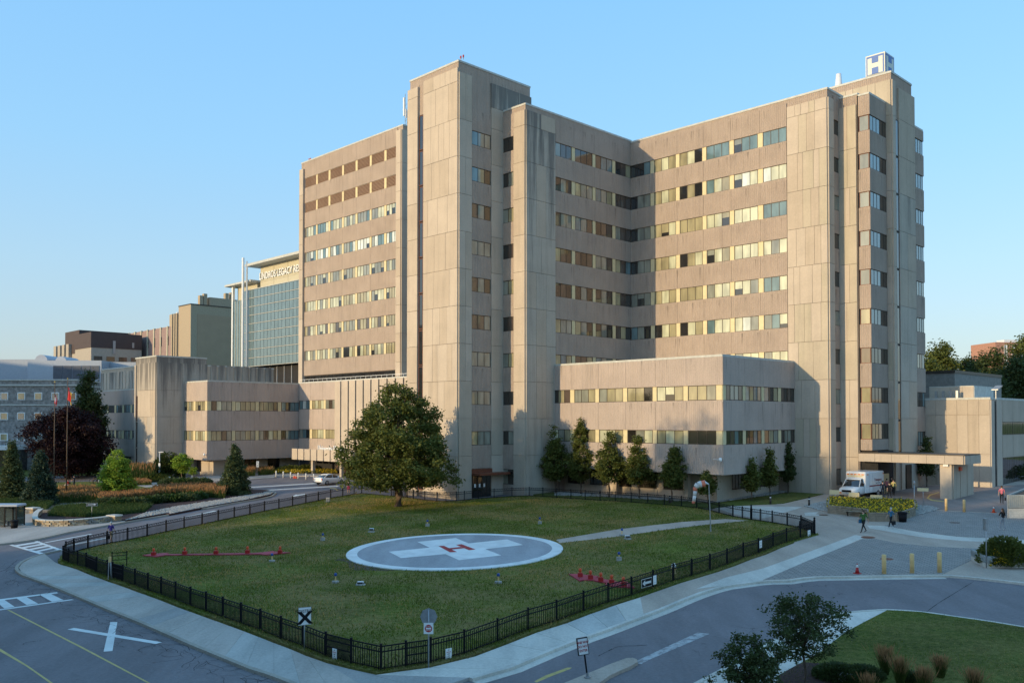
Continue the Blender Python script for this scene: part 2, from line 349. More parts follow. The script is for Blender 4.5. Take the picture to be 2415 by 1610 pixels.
FENCE = PP('g', (583,455),(635,478),(717,500),(797,525),(893,568),(993,600),(1040,622),(1135,650),(1248,690),(1367,735),(1490,775),(1622,825),(1760,880),(1905,930),(2060,985),(2228,1045)) \
 + PP('h', (55,1110),(245,1185),(450,1260),(660,1350),(895,1415),(1170,1480),(1400,1445),(1630,1410),(1940,1330),(2247,1215)) \
 + PP('i', (178,1105),(440,1025),(690,930),(918,850),(1132,785),(1332,715),(1520,650),(1690,600),(1858,550),(2017,495),(2167,435),(2308,390)) + PP('f', (88,820),(210,775),(335,738),(462,703))
NF1 = len(FENCE)
FAR = PP('e', (2180,1240),(2070,1218),(1952,1198),(1858,1183),(1785,1172),(1715,1160),(1640,1147),(1530,1120),(1450,1098),(1352,1080),(1233,1065),(1097,1052),(965,1042),(835,1033),(710,1025),(588,1018),(470,1010),(357,1003),(245,995),(135,988),(27,982)) \
 + PP('d', (1205,838),(1040,850),(895,860),(765,873),(690,880),(595,883),(512,882),(400,872),(293,857),(240,848),(90,835)) + PP('c', (2190,1078),(2050,1070),(1775,1045),(1707,1052),(1600,1070),(1490,1088),(1375,1112),(1260,1135),(1137,1160),(1010,1186),(877,1210),(742,1240),(598,1270),(450,1302),(300,1335),(135,1368)) \
 + PP('b', (1707,1212),(1512,1255),(1310,1298),(1100,1337),(905,1382),(757,1422),(675,1455))
RING = FENCE + FAR
lawn = [np.array(p) for p in RING]
LAWNP = offset(lawn+[lawn[0]], .35)[:-1]
sheet('lawn', LAWNP, .15, MT['grass'], .3)
# kerb line on the street side, from the left crossing round the near corner to the right
K1 = PP('g', (570,352),(410,385),(300,420),(225,455),(175,500),(168,535),(230,580),(400,640),(590,715),(770,790),(990,885),(1200,970),(1430,1065),(1790,1225),(2352,1455)) + PP('h', (200,1515),(330,1568),(560,1660),(900,1730),(1300,1720),(1600,1670))
K2 = PP('h', (1985,1545),(2352,1440)) + PP('i', (300,1312),(600,1190),(900,1085),(1150,990),(1400,897),(1600,810),(1750,752),(1950,690),(2352,635))
K3 = PP('f', (200,1118),(400,1085),(790,1079),(1200,1072),(1612,1066),(1872,1085),(2350,1138),(2700,1190))
KERB = K1+K2+K3
IN1 = offset(KERB, 0)
def kerbline(name, pts, off=.0, wid=.18, hgt=.14, mat='kerb', step=3.0):
    base = bpy.data.objects.new(name, None); COL.objects.link(base); base['kind'] = 'structure'; p0 = np.array(pts[0]); base.location = (float(p0[0]), float(p0[1]), float(G(*p0)))
    n = max(1, int(plen(pts)/step)); fine = resample(pts, n*3); A = offset(fine, off); B = offset(fine, off+wid)
    for i in range(n):
        a = A[i*3:i*3+4]; b = B[i*3:i*3+4]; q = [tuple(p-p0) for p in a+b[::-1]]
        mb = MB()
        for j in range(3):
            aa, bb = np.array(a[j])-p0, np.array(b[j])-p0; ac, bc = np.array(a[j+1])-p0, np.array(b[j+1])-p0
            if j == 2: ac = aa+(ac-aa)*.985; bc = bb+(bc-bb)*.985
            mb.prism([tuple(aa), tuple(ac), tuple(bc), tuple(bb)], lambda x, y: GX*x+GY*y-.1, lambda x, y: GX*x+GY*y+hgt)
        mb.build('kerb_stone', MT[mat], base)
    return base
FO = offset(RING[:NF1], .0)
def polyarea(p): return .5*sum(p[i][0]*p[(i+1) % len(p)][1]-p[(i+1) % len(p)][0]*p[i][1] for i in range(len(p)))
if polyarea(lawn) < 0: raise RuntimeError('ring orientation')
VERGE = offset(FENCE, .55)
slabs('sidewalk_street', 'paving_slab', VERGE[:22], K1[1:]+K2[:1], 26, .12, MT['walk'], .02, .3, [MT['walk'], MT['walk'], MT['walk_b'], MT['walk_c']])
slabs('sidewalk_drive', 'paving_slab', VERGE[21:32], K2[0:7], 9, .12, MT['walk_new'], .02, .3, [MT['walk_new'], MT['walk_new'], MT['walk_d']])
kerbline('kerb_street', K1, 0, .22)
kerbline('kerb_drive', K2+K3, 0, .22, .14, 'walk_new')
kerbline('gutter_drive', K2+K3[:5], .22, .45, .012, 'walk_new')
sheet('sidewalk_plaza', VERGE[30:-2]+PP('e', (2190,1250),(2060,1225),(1860,1190),(1640,1153),(1450,1103),(1500,1075),(1640,1060),(2040,1040),(2350,968))+PP('f', (600,320),(1000,200),(1250,215),(1600,235),(2352,200),(2600,200),(2600,1150))+K3[::-1]+K2[5:][::-1], .12, MT['walk_tan'])
sheet('ambulance_drive', PP('f', (600,392),(600,372),(1020,240),(1180,245),(1330,262),(1700,255),(2060,262),(2600,235),(2600,545),(2200,512),(1600,478),(1380,470),(1360,420),(1000,385)), .126, MT['brownroad'], .05)
sheet('white_walk', PP('f', (0,1010),(830,706),(925,722),(700,820),(0,1112))+PP('i', (2340,644),(2150,664),(1950,688),(1735,716),(2000,612)), .128, MT['walk_new'], .05)
sheet('paver_field', PP('f', (10,1112),(400,940),(700,822),(900,742),(1010,740),(1180,775),(1500,810),(2045,836),(2010,872),(1620,1062),(1200,1068),(790,1074),(400,1082),(200,1105)), .130, MT['paver'], .05)
sheet('curved_white_walk', PP('f', (935,618),(1085,622),(1400,678),(1750,722),(2070,738),(2600,760),(2600,790),(2070,770),(1780,758),(1400,722),(1120,672),(960,645)), .128, MT['walk_new'], .05)
sheet('upper_paver_field', PP('f', (1085,622),(1200,590),(1370,520),(1400,480),(1600,484),(2200,516),(2600,548),(2600,758),(2070,736),(1750,720),(1400,676)), .130, MT['paver'], .05)
sheet('concrete_apron', PP('e', (1500,1078),(1640,1058),(2190,1066),(2120,1090),(2050,1110),(1985,1122),(1920,1150),(1850,1160),(1720,1140)), .132, MT['walk_new'], .05)
sheet('side_lawn', PP('e', (1000,1050),(700,1020),(450,1000),(150,975),(0,960),(0,940),(250,945),(700,975),(1000,1000),(1500,1035),(1850,985),(2300,920),(2400,935),(2350,968),(2250,985),(2100,1020),(1980,1045),(1640,1057),(1500,1072)), .15, MT['grass2'], .3)
# near right corner: raised concrete and lawn island
ISL = PP('j', (-60,985),(150,875),(545,655),(800,545),(1010,458),(1180,445),(1300,436),(1365,434),(1600,448),(1800,478),(2100,520),(2352,562),(2700,640),(2700,1150),(0,1150))
sheet('island_walk', ISL, .12, MT['walk_new'], .3)
kerbline('kerb_island', ISL[:13], 0, .2, .145, 'walk_new')
sheet('island_lawn', PP('j', (1360,446),(1600,458),(1800,487),(2100,530),(2352,572),(2700,650),(2700,1150),(600,1150),(560,930),(725,838),(880,750),(1050,612),(1180,540)), .16, MT['grass2'], .3)
sheet('island_mulch', PP('j', (780,832),(905,842),(1010,953),(1050,1120),(560,1120),(575,925),(720,842)), .175, MT['mulch'], .05)
sheet('median_island', PP('i', (480,1610),(760,1495),(950,1415),(1090,1365),(1150,1362),(1185,1378),(1192,1400),(1130,1440),(1040,1478),(930,1530),(820,1610)), .14, MT['walk_tan'], .3)
# left side
sheet('shelter_plaza', PP('b', (-500,1370),(0,1328),(200,1305),(400,1272),(700,1205),(1000,1150),(1290,1098),(1250,1040),(1020,900),(780,905),(480,980),(0,1005),(-500,1040)), .12, MT['walk'])
kerbline('kerb_left', PP('b', (-300,1350),(0,1328),(200,1305),(400,1272),(700,1205),(1000,1150),(1290,1100),(1700,1030),(2352,905))+PP('c', (300,1185),(520,1140),(850,1085),(940,1062),(975,1032),(940,1012),(850,1008),(640,1000)), 0, .22)
sheet('left_lawn', PP('b', (-600,700),(600,690),(1350,676),(1700,690),(1600,760),(1060,870),(600,900),(0,910),(-600,920)), .13, MT['grass2'])
BED = PP('b', (375,1075),(400,1020),(480,985),(800,925),(1000,900),(1200,850),(1500,770),(1800,715),(2150,690)) + PP('c', (430,950),(650,1003),(850,1010),(935,1016),(965,1034),(935,1055),(700,1108),(300,1180),(0,1238)) + PP('b', (1700,1020),(1290,1092),(1100,1085),(800,1110),(450,1120))
sheet('planting_bed', BED, .2, MT['mulch'])
sheet('path_left', PP('b', (1290,700),(1700,690),(1940,668),(2352,640))+PP('c', (400,905),(700,888),(980,872),(970,890),(700,910),(400,925),(0,952))+PP('b', (1700,730),(1500,745)), .14, MT['walk'])
sheet('forecourt_walk', PP('c', (100,900),(400,870),(700,855),(1000,840),(1600,850),(1560,875),(980,875),(400,905),(100,930)), .12, MT['walk'])
# painted markings
def mark(name, pts, mat='line_white', dz=.006): return sheet(name, pts, dz, MT[mat], .004)
# big white X and the crossings
mark('road_marking', PP('g', (1020,1005),(1085,1003),(1040,1270),(958,1276)))
mark('road_marking', PP('g', (625,1072),(685,1058),(1497,1190),(1440,1206)), dz=.010)
mark('crossing_stripe', PP('g', (-60,800),(528,726),(535,737),(-60,812))); mark('crossing_stripe', PP('g', (-60,893),(660,793),(685,797),(-60,903)))
for q in (((-40,810),(40,798),(135,862),(40,878)), ((150,783),(242,772),(352,833),(248,846)), ((372,755),(465,742),(588,801),(482,816))): mark('crossing_stripe', PP('g', *q), dz=.010)
L1, L2 = [np.array((105,1327.)), np.array((455,1428.))], [np.array((380,1286.)), np.array((648,1378.))]
mark('crossing_stripe', PP('b', (95,1327),(128,1322),(480,1418),(440,1428))); mark('crossing_stripe', PP('b', (355,1290),(385,1285),(650,1378),(608,1384)))
for f in (.1, .3, .5, .7, .93):
    a, b = L1[0]+(L1[1]-L1[0])*f, L2[0]+(L2[1]-L2[0])*f; mark('crossing_stripe', PP('b', tuple(a+(0,-6)), tuple(b+(0,-6)), tuple(b+(6,7)), tuple(a+(6,7))), dz=.010)
mark('lane_line', PP('g', (68,893),(82,889),(760,1232),(1400,1572),(1375,1572),(745,1240)), 'line_yellow')
mark('lane_line', PP('g', (-20,1240),(0,1247),(250,1400),(510,1580),(480,1580),(240,1410),(-20,1262)), 'line_yellow')
mark('lane_line', PP('b', (455,1300),(930,1212),(950,1215),(480,1302))); mark('lane_line', PP('b', (1868,1045),(2215,975),(2230,978),(1885,1050)))
mark('lane_line', PP('b', (660,1332),(1090,1248),(1100,1256),(690,1342))); mark('lane_line', PP('c', (112,1255),(410,1190),(425,1192),(130,1260)))
mark('lane_line', PP('c', (740,972),(1500,925),(1560,935),(1560,942),(1500,932),(740,978))); mark('lane_line', PP('c', (860,1000),(1560,960),(1560,966),(860,1006)))
mark('lane_line', PP('c', (1480,978),(1540,985),(1560,1003),(1550,1004),(1530,990),(1480,982)), 'line_yellow')
mark('road_arrow', PP('c', (1135,1058),(1170,1040),(1180,1043),(1270,1032),(1265,1042),(1200,1050),(1190,1060)))
mark('stop_hatch', PP('i', (1160,1372),(1440,1240),(1745,1100),(1855,1112),(1640,1205),(1300,1350),(1225,1390),(1190,1385)), 'line_faded')
mark('lane_line', PP('i', (235,1552),(330,1500),(540,1424),(582,1424),(560,1440),(400,1500),(260,1560)), 'line_yellow')
for q in (((370,505),(500,495),(470,520),(540,520),(490,530),(380,530)),): sheet('walk_patch', PP('f', *q), .136, MT['walk_new'], .01)
sheet('lane_line', PP('f', (1590,318),(1510,345),(1490,368),(1530,386),(1630,398),(1626,404),(1515,393),(1472,370),(1500,340),(1580,316)), .132, MT['line_yellow'], .004)
# helicopter pad with its path
padc = (P('z', 1090, 1261)+P('z', 1040, 1347))/2; padr = np.linalg.norm(P('z', 821.5, 1306)-P('z', 1327.6, 1298))/2
padc = (P('z', 821.5, 1306)+P('z', 1327.6, 1298))/2
hp = gthing('helipad', 'round grey helicopter pad with white rim, white cross and red H', 'helipad', padc)
def disc(mb, r0, r1, z0, z1, n=96):
    V = []; 
    for i in range(n):
        a = 2*math.pi*i/n; c, s = math.cos(a), math.sin(a)
        for r in (r0, r1):
            V.append((r*c, r*s, z1+GX*r*c+GY*r*s))
        V.append((r1*c, r1*s, z0+GX*r1*c+GY*r1*s))
    F = []
    for i in range(n):
        j = (i+1) % n; F += [(3*i, 3*i+1, 3*j+1, 3*j), (3*i+1, 3*i+2, 3*j+2, 3*j+1)]
    return mb.add(V, F)
disc(MB(), .01, padr-.8, .0, .21).build('pad_slab', MT['pad'], hp); disc(MB(), padr-.8, padr, .0, .214).build('rim', MT['pad_white'], hp)
tri = lambda pts, dz, nm, mt: MB().prism([tuple(np.array(p)-padc) for p in pts], lambda x, y: GX*x+GY*y+dz-.004, lambda x, y: GX*x+GY*y+dz).build(nm, MT[mt], hp)
tri(PP('d', (330,1268),(685,1231),(805,1282),(1160,1245),(1308,1297),(958,1336),(1105,1395),(715,1440),(590,1383),(180,1420),(65,1360),(445,1322)), .220, 'cross', 'pad_white')
hm_ = MB()
for q_ in (PP('d', (525,1308),(577,1306),(697,1364),(632,1367)), PP('d', (688,1297),(740,1291),(868,1340),(808,1347)), PP('d', (600,1331),(728,1317),(765,1328),(640,1341))):
    hm_.prism([tuple(p-padc) for p in q_], lambda x, y: GX*x+GY*y+.224, lambda x, y: GX*x+GY*y+.228)
hm_.build('letter', MT['pad_red'], hp)
sheet('pad_path', PP('i', (435,262),(1000,165),(1600,95),(2000,68),(2215,82),(1900,112),(1500,160),(1000,232),(470,292)), .16, MT['walk_tan'], .1)
sheet('worn_soil', PP('h', (740,450),(800,435),(870,440),(960,490),(1200,535),(1330,545),(1200,552),(900,545),(880,520),(860,470)), .157, MT['soil'], .02)

# ------------------------------------------------------------------ the hospital, in its own grid (x along the sunlit walls, y along the shaded ones)
R0 = (-76.9, 67.35, 2.4); _w = ab2(R0[0], R0[1])
hosp = thing('hospital_building', 'large ribbed concrete hospital with two tall towers and bands of windows behind the helipad', 'hospital', (_w[0], _w[1], R0[2]), -YA)
class LB(MB):                       # mesh builder taking absolute grid coordinates
    def add(s, vs, fs, mi=0): return MB.add(s, [(q[0]-R0[0], q[1]-R0[1], q[2]-R0[2]) for q in vs], fs, mi)
def part(name, mat, parent=None, **k):
    o = k['mb'].build(name, mat, parent or hosp); return o
def vol(name, a0, a1, b0, b1, z1, mat='rib', z0=0.5, cope=.28, parent=None):
    w_ = LB().box(a0, a1, b0, b1, z0, z1-cope).build('wall', MT[mat], parent or hosp)
    LB().box(a0-.06, a1+.06, b0-.06, b1+.06, z1-cope, z1-.06).box(a0+.25, a1-.25, b0+.25, b1-.25, z1-.06, z1-.03).build('coping', MT['coping'], w_)
    return w_
SM = ['smooth', 'smooth', 'smooth2', 'smooth2']
def courses(zt, zb, step=4.29, phase=2.9):
    z = zt; out = []; k = math.floor((zt-phase)/step)*step+phase
    if zt-k < 1.2: k -= step
    while k > zb+1.0: out.append((k, z)); z = k; k -= step
    out.append((zb, z)); return out
def panelsA(wall, a0, a1, b, z0, z1, pr=.16, n=4, phase=2.9, mats=None):   # precast panels on a wall facing -b, standing proud
    for (zb, zt) in courses(z1, z0, 4.29, phase):
        m = max(1, n+random.choice((-1, 0, 0, 1))) if n > 1 else 1; cuts = [a0]
        ws = [random.choice((.7, 1, 1.4)) for _ in range(m)]; s_ = sum(ws)
        for q in ws: cuts.append(cuts[-1]+(a1-a0)*q/s_)
        for i in range(m):
            p_ = pr+random.uniform(-.006, .006); LB().box(cuts[i]+.014, cuts[i+1]-.014, b-p_, b+.02, zb+.018, zt-.018).build('concrete_panel', MT[random.choice(mats or SM)], wall)
        LB().box(a0+.01, a1-.01, b-pr+.05, b+.01, zb, zt).build('joint_backing', MT['stained'], wall) if False else None
def panelsB(wall, a, b0, b1, z0, z1, pr=.16, n=2, phase=2.9, mats=None):
    for (zb, zt) in courses(z1, z0, 4.29, phase):
        m = max(1, n+random.choice((-1, 0, 0))) if n > 1 else 1; c = [b0+(b1-b0)*i/m for i in range(m+1)]
        for i in range(m): LB().box(a-.02, a+pr+random.uniform(-.006, .006), c[i]+.014, c[i+1]-.014, zb+.018, zt-.018).build('concrete_panel', MT[random.choice(mats or SM)], wall)
def pick(ws):
    k = list(ws); return random.choices(k, [ws[q] for q in k])[0]
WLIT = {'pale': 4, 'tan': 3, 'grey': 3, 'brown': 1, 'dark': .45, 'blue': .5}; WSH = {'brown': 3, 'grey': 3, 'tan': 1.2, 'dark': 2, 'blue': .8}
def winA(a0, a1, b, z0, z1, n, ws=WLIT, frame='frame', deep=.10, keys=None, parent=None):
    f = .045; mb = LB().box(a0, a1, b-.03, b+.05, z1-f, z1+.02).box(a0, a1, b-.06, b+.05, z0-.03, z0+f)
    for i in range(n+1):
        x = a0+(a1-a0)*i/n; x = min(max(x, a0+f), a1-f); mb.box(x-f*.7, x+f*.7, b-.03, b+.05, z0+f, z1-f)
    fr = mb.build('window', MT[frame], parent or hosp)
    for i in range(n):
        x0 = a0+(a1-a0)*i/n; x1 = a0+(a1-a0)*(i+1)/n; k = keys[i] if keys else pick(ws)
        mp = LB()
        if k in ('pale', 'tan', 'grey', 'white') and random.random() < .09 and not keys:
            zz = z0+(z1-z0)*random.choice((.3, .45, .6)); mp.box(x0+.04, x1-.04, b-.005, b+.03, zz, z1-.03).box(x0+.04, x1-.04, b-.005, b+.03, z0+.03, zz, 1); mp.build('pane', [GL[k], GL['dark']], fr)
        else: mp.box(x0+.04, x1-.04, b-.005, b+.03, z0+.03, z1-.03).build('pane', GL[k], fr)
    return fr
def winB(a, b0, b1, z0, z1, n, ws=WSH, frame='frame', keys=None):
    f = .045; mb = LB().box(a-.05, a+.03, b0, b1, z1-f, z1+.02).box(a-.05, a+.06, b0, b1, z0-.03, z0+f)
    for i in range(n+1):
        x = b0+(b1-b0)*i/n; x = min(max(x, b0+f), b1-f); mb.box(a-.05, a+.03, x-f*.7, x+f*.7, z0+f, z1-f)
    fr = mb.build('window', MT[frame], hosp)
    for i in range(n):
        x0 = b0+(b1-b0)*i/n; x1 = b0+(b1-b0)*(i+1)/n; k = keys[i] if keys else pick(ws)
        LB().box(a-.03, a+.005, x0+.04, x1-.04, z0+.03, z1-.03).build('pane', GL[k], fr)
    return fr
ZT = [44.9, 40.68, 36.42, 32.12, 27.84, 23.5, 19.2]; WH = 1.66
def spandA(wall, a0, a1, b, tops, z_top, z_bot, mod, a_ref, pr=.14, wh=WH, mat='rib'):   # ribbed spandrel panels between window bands
    edges = [z_top]+[t for t in tops]; cuts = [a0]; x = a_ref
    while x < a0+.5: x += mod
    while x < a1-.5: cuts.append(x); x += mod
    cuts.append(a1)
    for i in range(len(tops)+1):
        zt = z_top if i == 0 else tops[i-1]-wh; zb = tops[i] if i < len(tops) else z_bot
        if zt-zb < .2: continue
        for j in range(len(cuts)-1): LB().box(cuts[j]+.012, cuts[j+1]-.012, b-pr, b+.02, zb+.01, zt-.01).build('spandrel_panel', MT[mat], wall)
def spandB(wall, a, b0, b1, tops, z_top, z_bot, mod, b_ref, pr=.14, wh=WH, mat='rib'):
    cuts = [b0]; x = b_ref
    while x < b0+.5: x += mod
    while x < b1-.5: cuts.append(x); x += mod
    cuts.append(b1)
    for i in range(len(tops)+1):
        zt = z_top if i == 0 else tops[i-1]-wh; zb = tops[i] if i < len(tops) else z_bot
        if zt-zb < .2: continue
        for j in range(len(cuts)-1): LB().box(a-.02, a+pr, cuts[j]+.012, cuts[j+1]-.012, zb+.01, zt-.01).build('spandrel_panel', MT[mat], wall)
def pierA(a0, a1, b, z0, z1, mat='pier'): LB().box(a0, a1, b-.05, b+.03, z0, z1).build('pier', MT[mat], hosp)
def pierB(a, b0, b1, z0, z1, mat='pier'): LB().box(a-.03, a+.05, b0, b1, z0, z1).build('pier', MT[mat], hosp)

# near tower
w1 = vol('tower', -85.8, -76.9, 67.35, 79.1, 52.65)
panelsA(w1, -83.08, -76.9, 67.35, 2.2, 51.7, n=4, mats=['smooth', 'smooth2'])
panelsA(w1, -85.95, -83.99, 67.35, 2.2, 51.3, pr=.3, n=1)
LB().box(-83.97, -83.10, 67.28, 67.36, 3.0, 47.8).build('slot_backing', MT['dark'], w1)
z = 47.8
while z > 4:
    winA(-83.93, -83.14, 67.26, max(3.1, z-4.2), z-.12, 1, {'dark': 1}, 'frame_red', keys=['dark']); z -= 4.29
panelsB(w1, -76.9, 67.35, 69.30, 2.2, 51.2, n=2)
TT = ZT+[14.65, 10.0]; TB = [t-WH for t in ZT]+[13.1, 8.42]
KB = [['blue', 'grey', 'grey'], ['blue', 'tan', 'dark'], ['brown', 'grey', 'dark'], ['grey', 'grey', 'grey'], ['brown', 'grey', 'dark'], ['brown', 'brown', 'grey'], ['grey', 'grey', 'grey'], ['grey', 'grey', 'grey'], ['tan', 'grey', 'grey']]
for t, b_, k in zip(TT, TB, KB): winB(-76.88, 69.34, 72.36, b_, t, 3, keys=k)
for i in range(len(TT)+1):
    zt = 47.6 if i == 0 else TB[i-1]; zb = TT[i] if i < len(TT) else 5.7
    LB().box(-76.92, -76.80, 69.32, 72.38, zb+.02, zt-.02).build('spandrel_panel', MT['rib'], w1)
panelsB(w1, -76.9, 72.40, 74.38, 2.2, 48.3, n=1); panelsB(w1, -76.9, 72.40, 79.2, 48.3, 51.2, n=4, mats=['stained_high'])
# link wall and long shaded wing
w2 = vol('wing', -90.0, -73.07, 74.4, 94.4, 48.47)
panelsA(w2, -74.91, -73.07, 74.4, 2.2, 47.6, n=1); panelsB(w2, -73.07, 74.4, 79.42, 2.2, 47.6, n=3, mats=['stained_high', 'smooth', 'stained_high'])
KA = [['dark', 'dark'], ['dark', 'grey'], ['grey', 'tan'], ['dark', 'brown'], ['grey', 'tan'], ['dark', 'brown'], ['grey', 'tan'], ['dark', 'dark'], ['dark', 'grey'], ['grey', 'dark']]
for t, b_, k in zip(TT+[5.5], TB+[3.75], KA): winA(-76.86, -74.95, 74.38, b_, t, 2, keys=k)
for i in range(11):
    T2, B2 = TT+[5.5], TB+[3.75]; zt = 47.6 if i == 0 else B2[i-1]; zb = T2[i] if i < 10 else 2.2
    LB().box(-76.88, -74.93, 74.27, 74.42, zb+.02, zt-.02).build('spandrel_panel', MT['rib'], w2)
spandB(w2, -73.07, 79.44, 94.24, ZT, 47.6, 14, 3.93, 78.85)
for t in ZT:
    for i in range(4):
        b0 = 79.44+3.93*i; b1 = min(b0+3.35 if i else b0+3.05, 94.2) if i < 3 else 94.2
        b0 = [79.44, 83.07, 86.98, 90.98][i]; b1 = [82.45, 86.42, 90.36, 94.2][i]
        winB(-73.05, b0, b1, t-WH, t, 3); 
        if i < 3: pierB(-73.05, b1+.01, [83.07, 86.98, 90.98][i]-.01, t-WH, t)
# long sunlit wing
w3 = vol('wing', -73.07, -45.7, 94.26, 112, 48.25)
spandA(w3, -73.0, -50.54, 94.26, ZT, 47.6, 14, 3.88, -69.47)
PR = {0: 'ddd p Tdd TTd bbb Tbb bbb', }
for r, t in enumerate(ZT):
    cells = [(-73.0, -69.78), (-69.16, -65.83), (-65.25, -61.89), (-61.31, -58.06), (-57.45, -54.25), (-53.59, -50.56)]
    for i, (a0, a1) in enumerate(cells):
        ws = [{'dark': 2, 'blue': 1.5, 'grey': 2.5}, {'tan': 4, 'dark': 1.4, 'pale': 1}, {'tan': 4, 'dark': .9, 'pale': 1}, {'tan': 1.5, 'pale': 3, 'grey': 1.5, 'blue': .5}, {'pale': 5, 'grey': 1.5, 'white': 1}, {'pale': 5, 'grey': 1, 'blue': .8, 'white': 1}][i]
        if r == 0 and i >= 3: ws = {'blue': 4, 'grey': 1}
        if r in (2, 5) and i == 5: ws = {'blue': 3, 'pale': 1, 'grey': 1}
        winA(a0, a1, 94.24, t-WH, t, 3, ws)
        if i < 5: pierA(a1+.01, cells[i+1][0]-.01, 94.24, t-WH, t)
panelsA(w3, -50.5, -45.7, 94.26, 2.2, 47.1, n=4, mats=['smooth', 'smooth2', 'smooth3']); panelsB(w3, -45.7, 94.26, 95.5, 2.2, 47.1, n=1)
BW = [t-WH for t in ZT]+[13.1, 8.9, 4.1]; TW = ZT+[14.75, 10.5, 5.9]
for t, b_ in zip(TW, BW): winB(-45.68, 95.6, 96.95, b_, t, 1, {'dark': 3, 'brown': 2, 'grey': 1.5})
for i in range(11):
    zt = 47.6 if i == 0 else BW[i-1]; zb = TW[i] if i < 10 else 2.2
    LB().box(-45.72, -45.58, 95.56, 96.97, zb+.02, zt-.02).build('spandrel_panel', MT['rib'], w3)
# stepped end bays
w4 = vol('bay', -60, -43.53, 96.99, 112, 47.75); panelsA(w4, -45.7, -43.62, 96.99, 2.2, 46.4, n=2, mats=['smooth3', 'smooth', 'smooth2'])
w5 = vol('oriel', -50, -42.26, 97.1, 101.52, 47.55, z0=7.95)
ORT = [t+.05 for t in ZT]+[14.9, 10.9]; ORB = [t-1.7 for t in ORT]
LB().box(-43.53, -43.42, 96.9, 97.15, 7.95, 47.3).build('groove', MT['dark'], w5)
LB().box(-43.40, -42.26, 96.86, 97.10, 7.98, 47.2).build('core', MT['dark'], w5) if False else None
kk = ['grey', 'grey', 'grey', 'grey', 'grey', 'tan', 'brown', 'tan', 'tan']
for i, (t, b_) in enumerate(zip(ORT, ORB)):
    winA(-43.38, -42.24, 97.06, b_, t, 1, frame='frame_red', keys=[kk[i]])
    winB(-42.22, 97.12, 101.4, b_, t, 5, frame='frame', keys=['blue', 'blue', 'blue', 'dark', 'dark'] if i < 6 else (['dark']*5 if i < 8 else ['tan', 'tan', 'grey', 'dark', 'dark']))
for i in range(10):
    zt = 47.2 if i == 0 else ORB[i-1]; zb = ORT[i] if i < 9 else 7.98
    LB().box(-43.40, -42.12, 96.92, 97.12, zb+.02, zt-.02).build('spandrel_panel', MT['rib'], w5)
    LB().box(-42.28, -42.12, 97.13, 101.45, zb+.02, zt-.02).build('spandrel_panel', MT['rib'], w5)
w6 = vol('tower', -49.66, -41.62, 101.52, 107.3, 50.95)
panelsA(w6, -49.5, -41.62, 101.52, 2.2, 49.9, n=6, mats=['smooth3', 'smooth2']); panelsB(w6, -41.62, 101.52, 102.35, 2.2, 49.9, n=1)
LB().box(-41.65, -41.55, 102.37, 103.2, 6.9, 45.6).build('slot_backing', MT['dark'], w6)
z = 45.6
while z > 8: winB(-41.54, 102.4, 103.17, max(7, z-4.2), z-.1, 1, keys=['dark']); z -= 4.29
panelsB(w6, -41.62, 103.22, 107.86, 2.2, 49.4, n=2, mats=['stained_high', 'smooth'])
w7 = vol('bay', -52, -41.8, 107.3, 111.0, 46.4)
for t in TT: winB(-41.78, 108.0, 110.9, t-1.75, t-.05, 4, {'blue': 4, 'grey': 1, 'dark': 1})
for i in range(10):
    zt = 46.1 if i == 0 else TT[i-1]-1.75; zb = TT[i]-.05 if i < 9 else 2.2
    LB().box(-41.82, -41.66, 107.9, 110.98, zb+.02, zt-.02).build('spandrel_panel', MT['rib'], w7)
# low block in front, its ground storey set back
w8 = vol('podium', -73.4, -49.84, 79.31, 94.1, 18.05, 'riblow', 5.78)
LZ = [(13.35, 14.86), (8.79, 10.2)]
ca = [(-73.3, -70.44), (-69.78, -66.60), (-66.03, -62.56), (-61.96, -58.5), (-57.95, -54.53), (-53.95, -50.53)]
cb = [(79.9, 83.07), (83.65, 86.86), (87.44, 90.43), (91.07, 94.06)]
for r, (zb, zt) in enumerate(LZ):
    for i, (a0, a1) in enumerate(ca):
        keys = ['dark']*3 if (r == 1 and i == 5) else (['dark', 'tan', 'brown'] if i == 0 and r == 0 else (['tan', 'dark', 'tan'] if i == 1 and r == 1 else None))
        winA(a0, a1, 79.28, zb, zt, 3, {'tan': 4, 'pale': 2, 'grey': 3, 'dark': .7}, keys=keys)
        pierA(a1+.01, ca[i+1][0]-.01 if i < 5 else -49.84, 79.28, zb, zt)
    pierB(-49.83, 79.31, cb[0][0]-.01, zb, zt)
    for i, (b0, b1) in enumerate(cb):
        winB(-49.81, b0, b1, zb, zt, 4 if i != 2 else 3, {'blue': 2, 'grey': 2, 'dark': 2, 'tan': 1, 'brown': 1})
        if i < 3: pierB(-49.81, b1+.01, cb[i+1][0]-.01, zb, zt)
for (zt, zb) in ((17.75, 14.88), (13.32, 10.22), (8.76, 5.72)):
    cuts = [-73.35]+[-70.1+4.0*i for i in range(5)]+[-49.7]
    for j in range(6): LB().box(cuts[j]+.012, cuts[j+1]-.012, 79.15, 79.33, zb, zt).build('spandrel_panel', MT['riblow'], w8)
    cuts = [79.16, 83.36, 87.15, 90.75, 94.1]
    for j in range(4): LB().box(-49.86, -49.68, cuts[j]+.012, cuts[j+1]-.012, zb, zt).build('spandrel_panel', MT['riblow'], w8)
w9 = LB().box(-73.2, -51.8, 81.3, 94.1, .5, 5.9).build('wall', MT['smooth2'], hosp)
for i in range(6):
    a0 = -72.6+3.5*i
    if i < 5: winA(a0, a0+2.6, 81.28, 3.75, 5.5, 3, {'dark': 1}, keys=['dark']*3)
    LB().box(a0-.03, a0+2.7, 81.2, 81.32, 2.3, 3.68).build('concrete_panel', MT['smooth2'], w9)
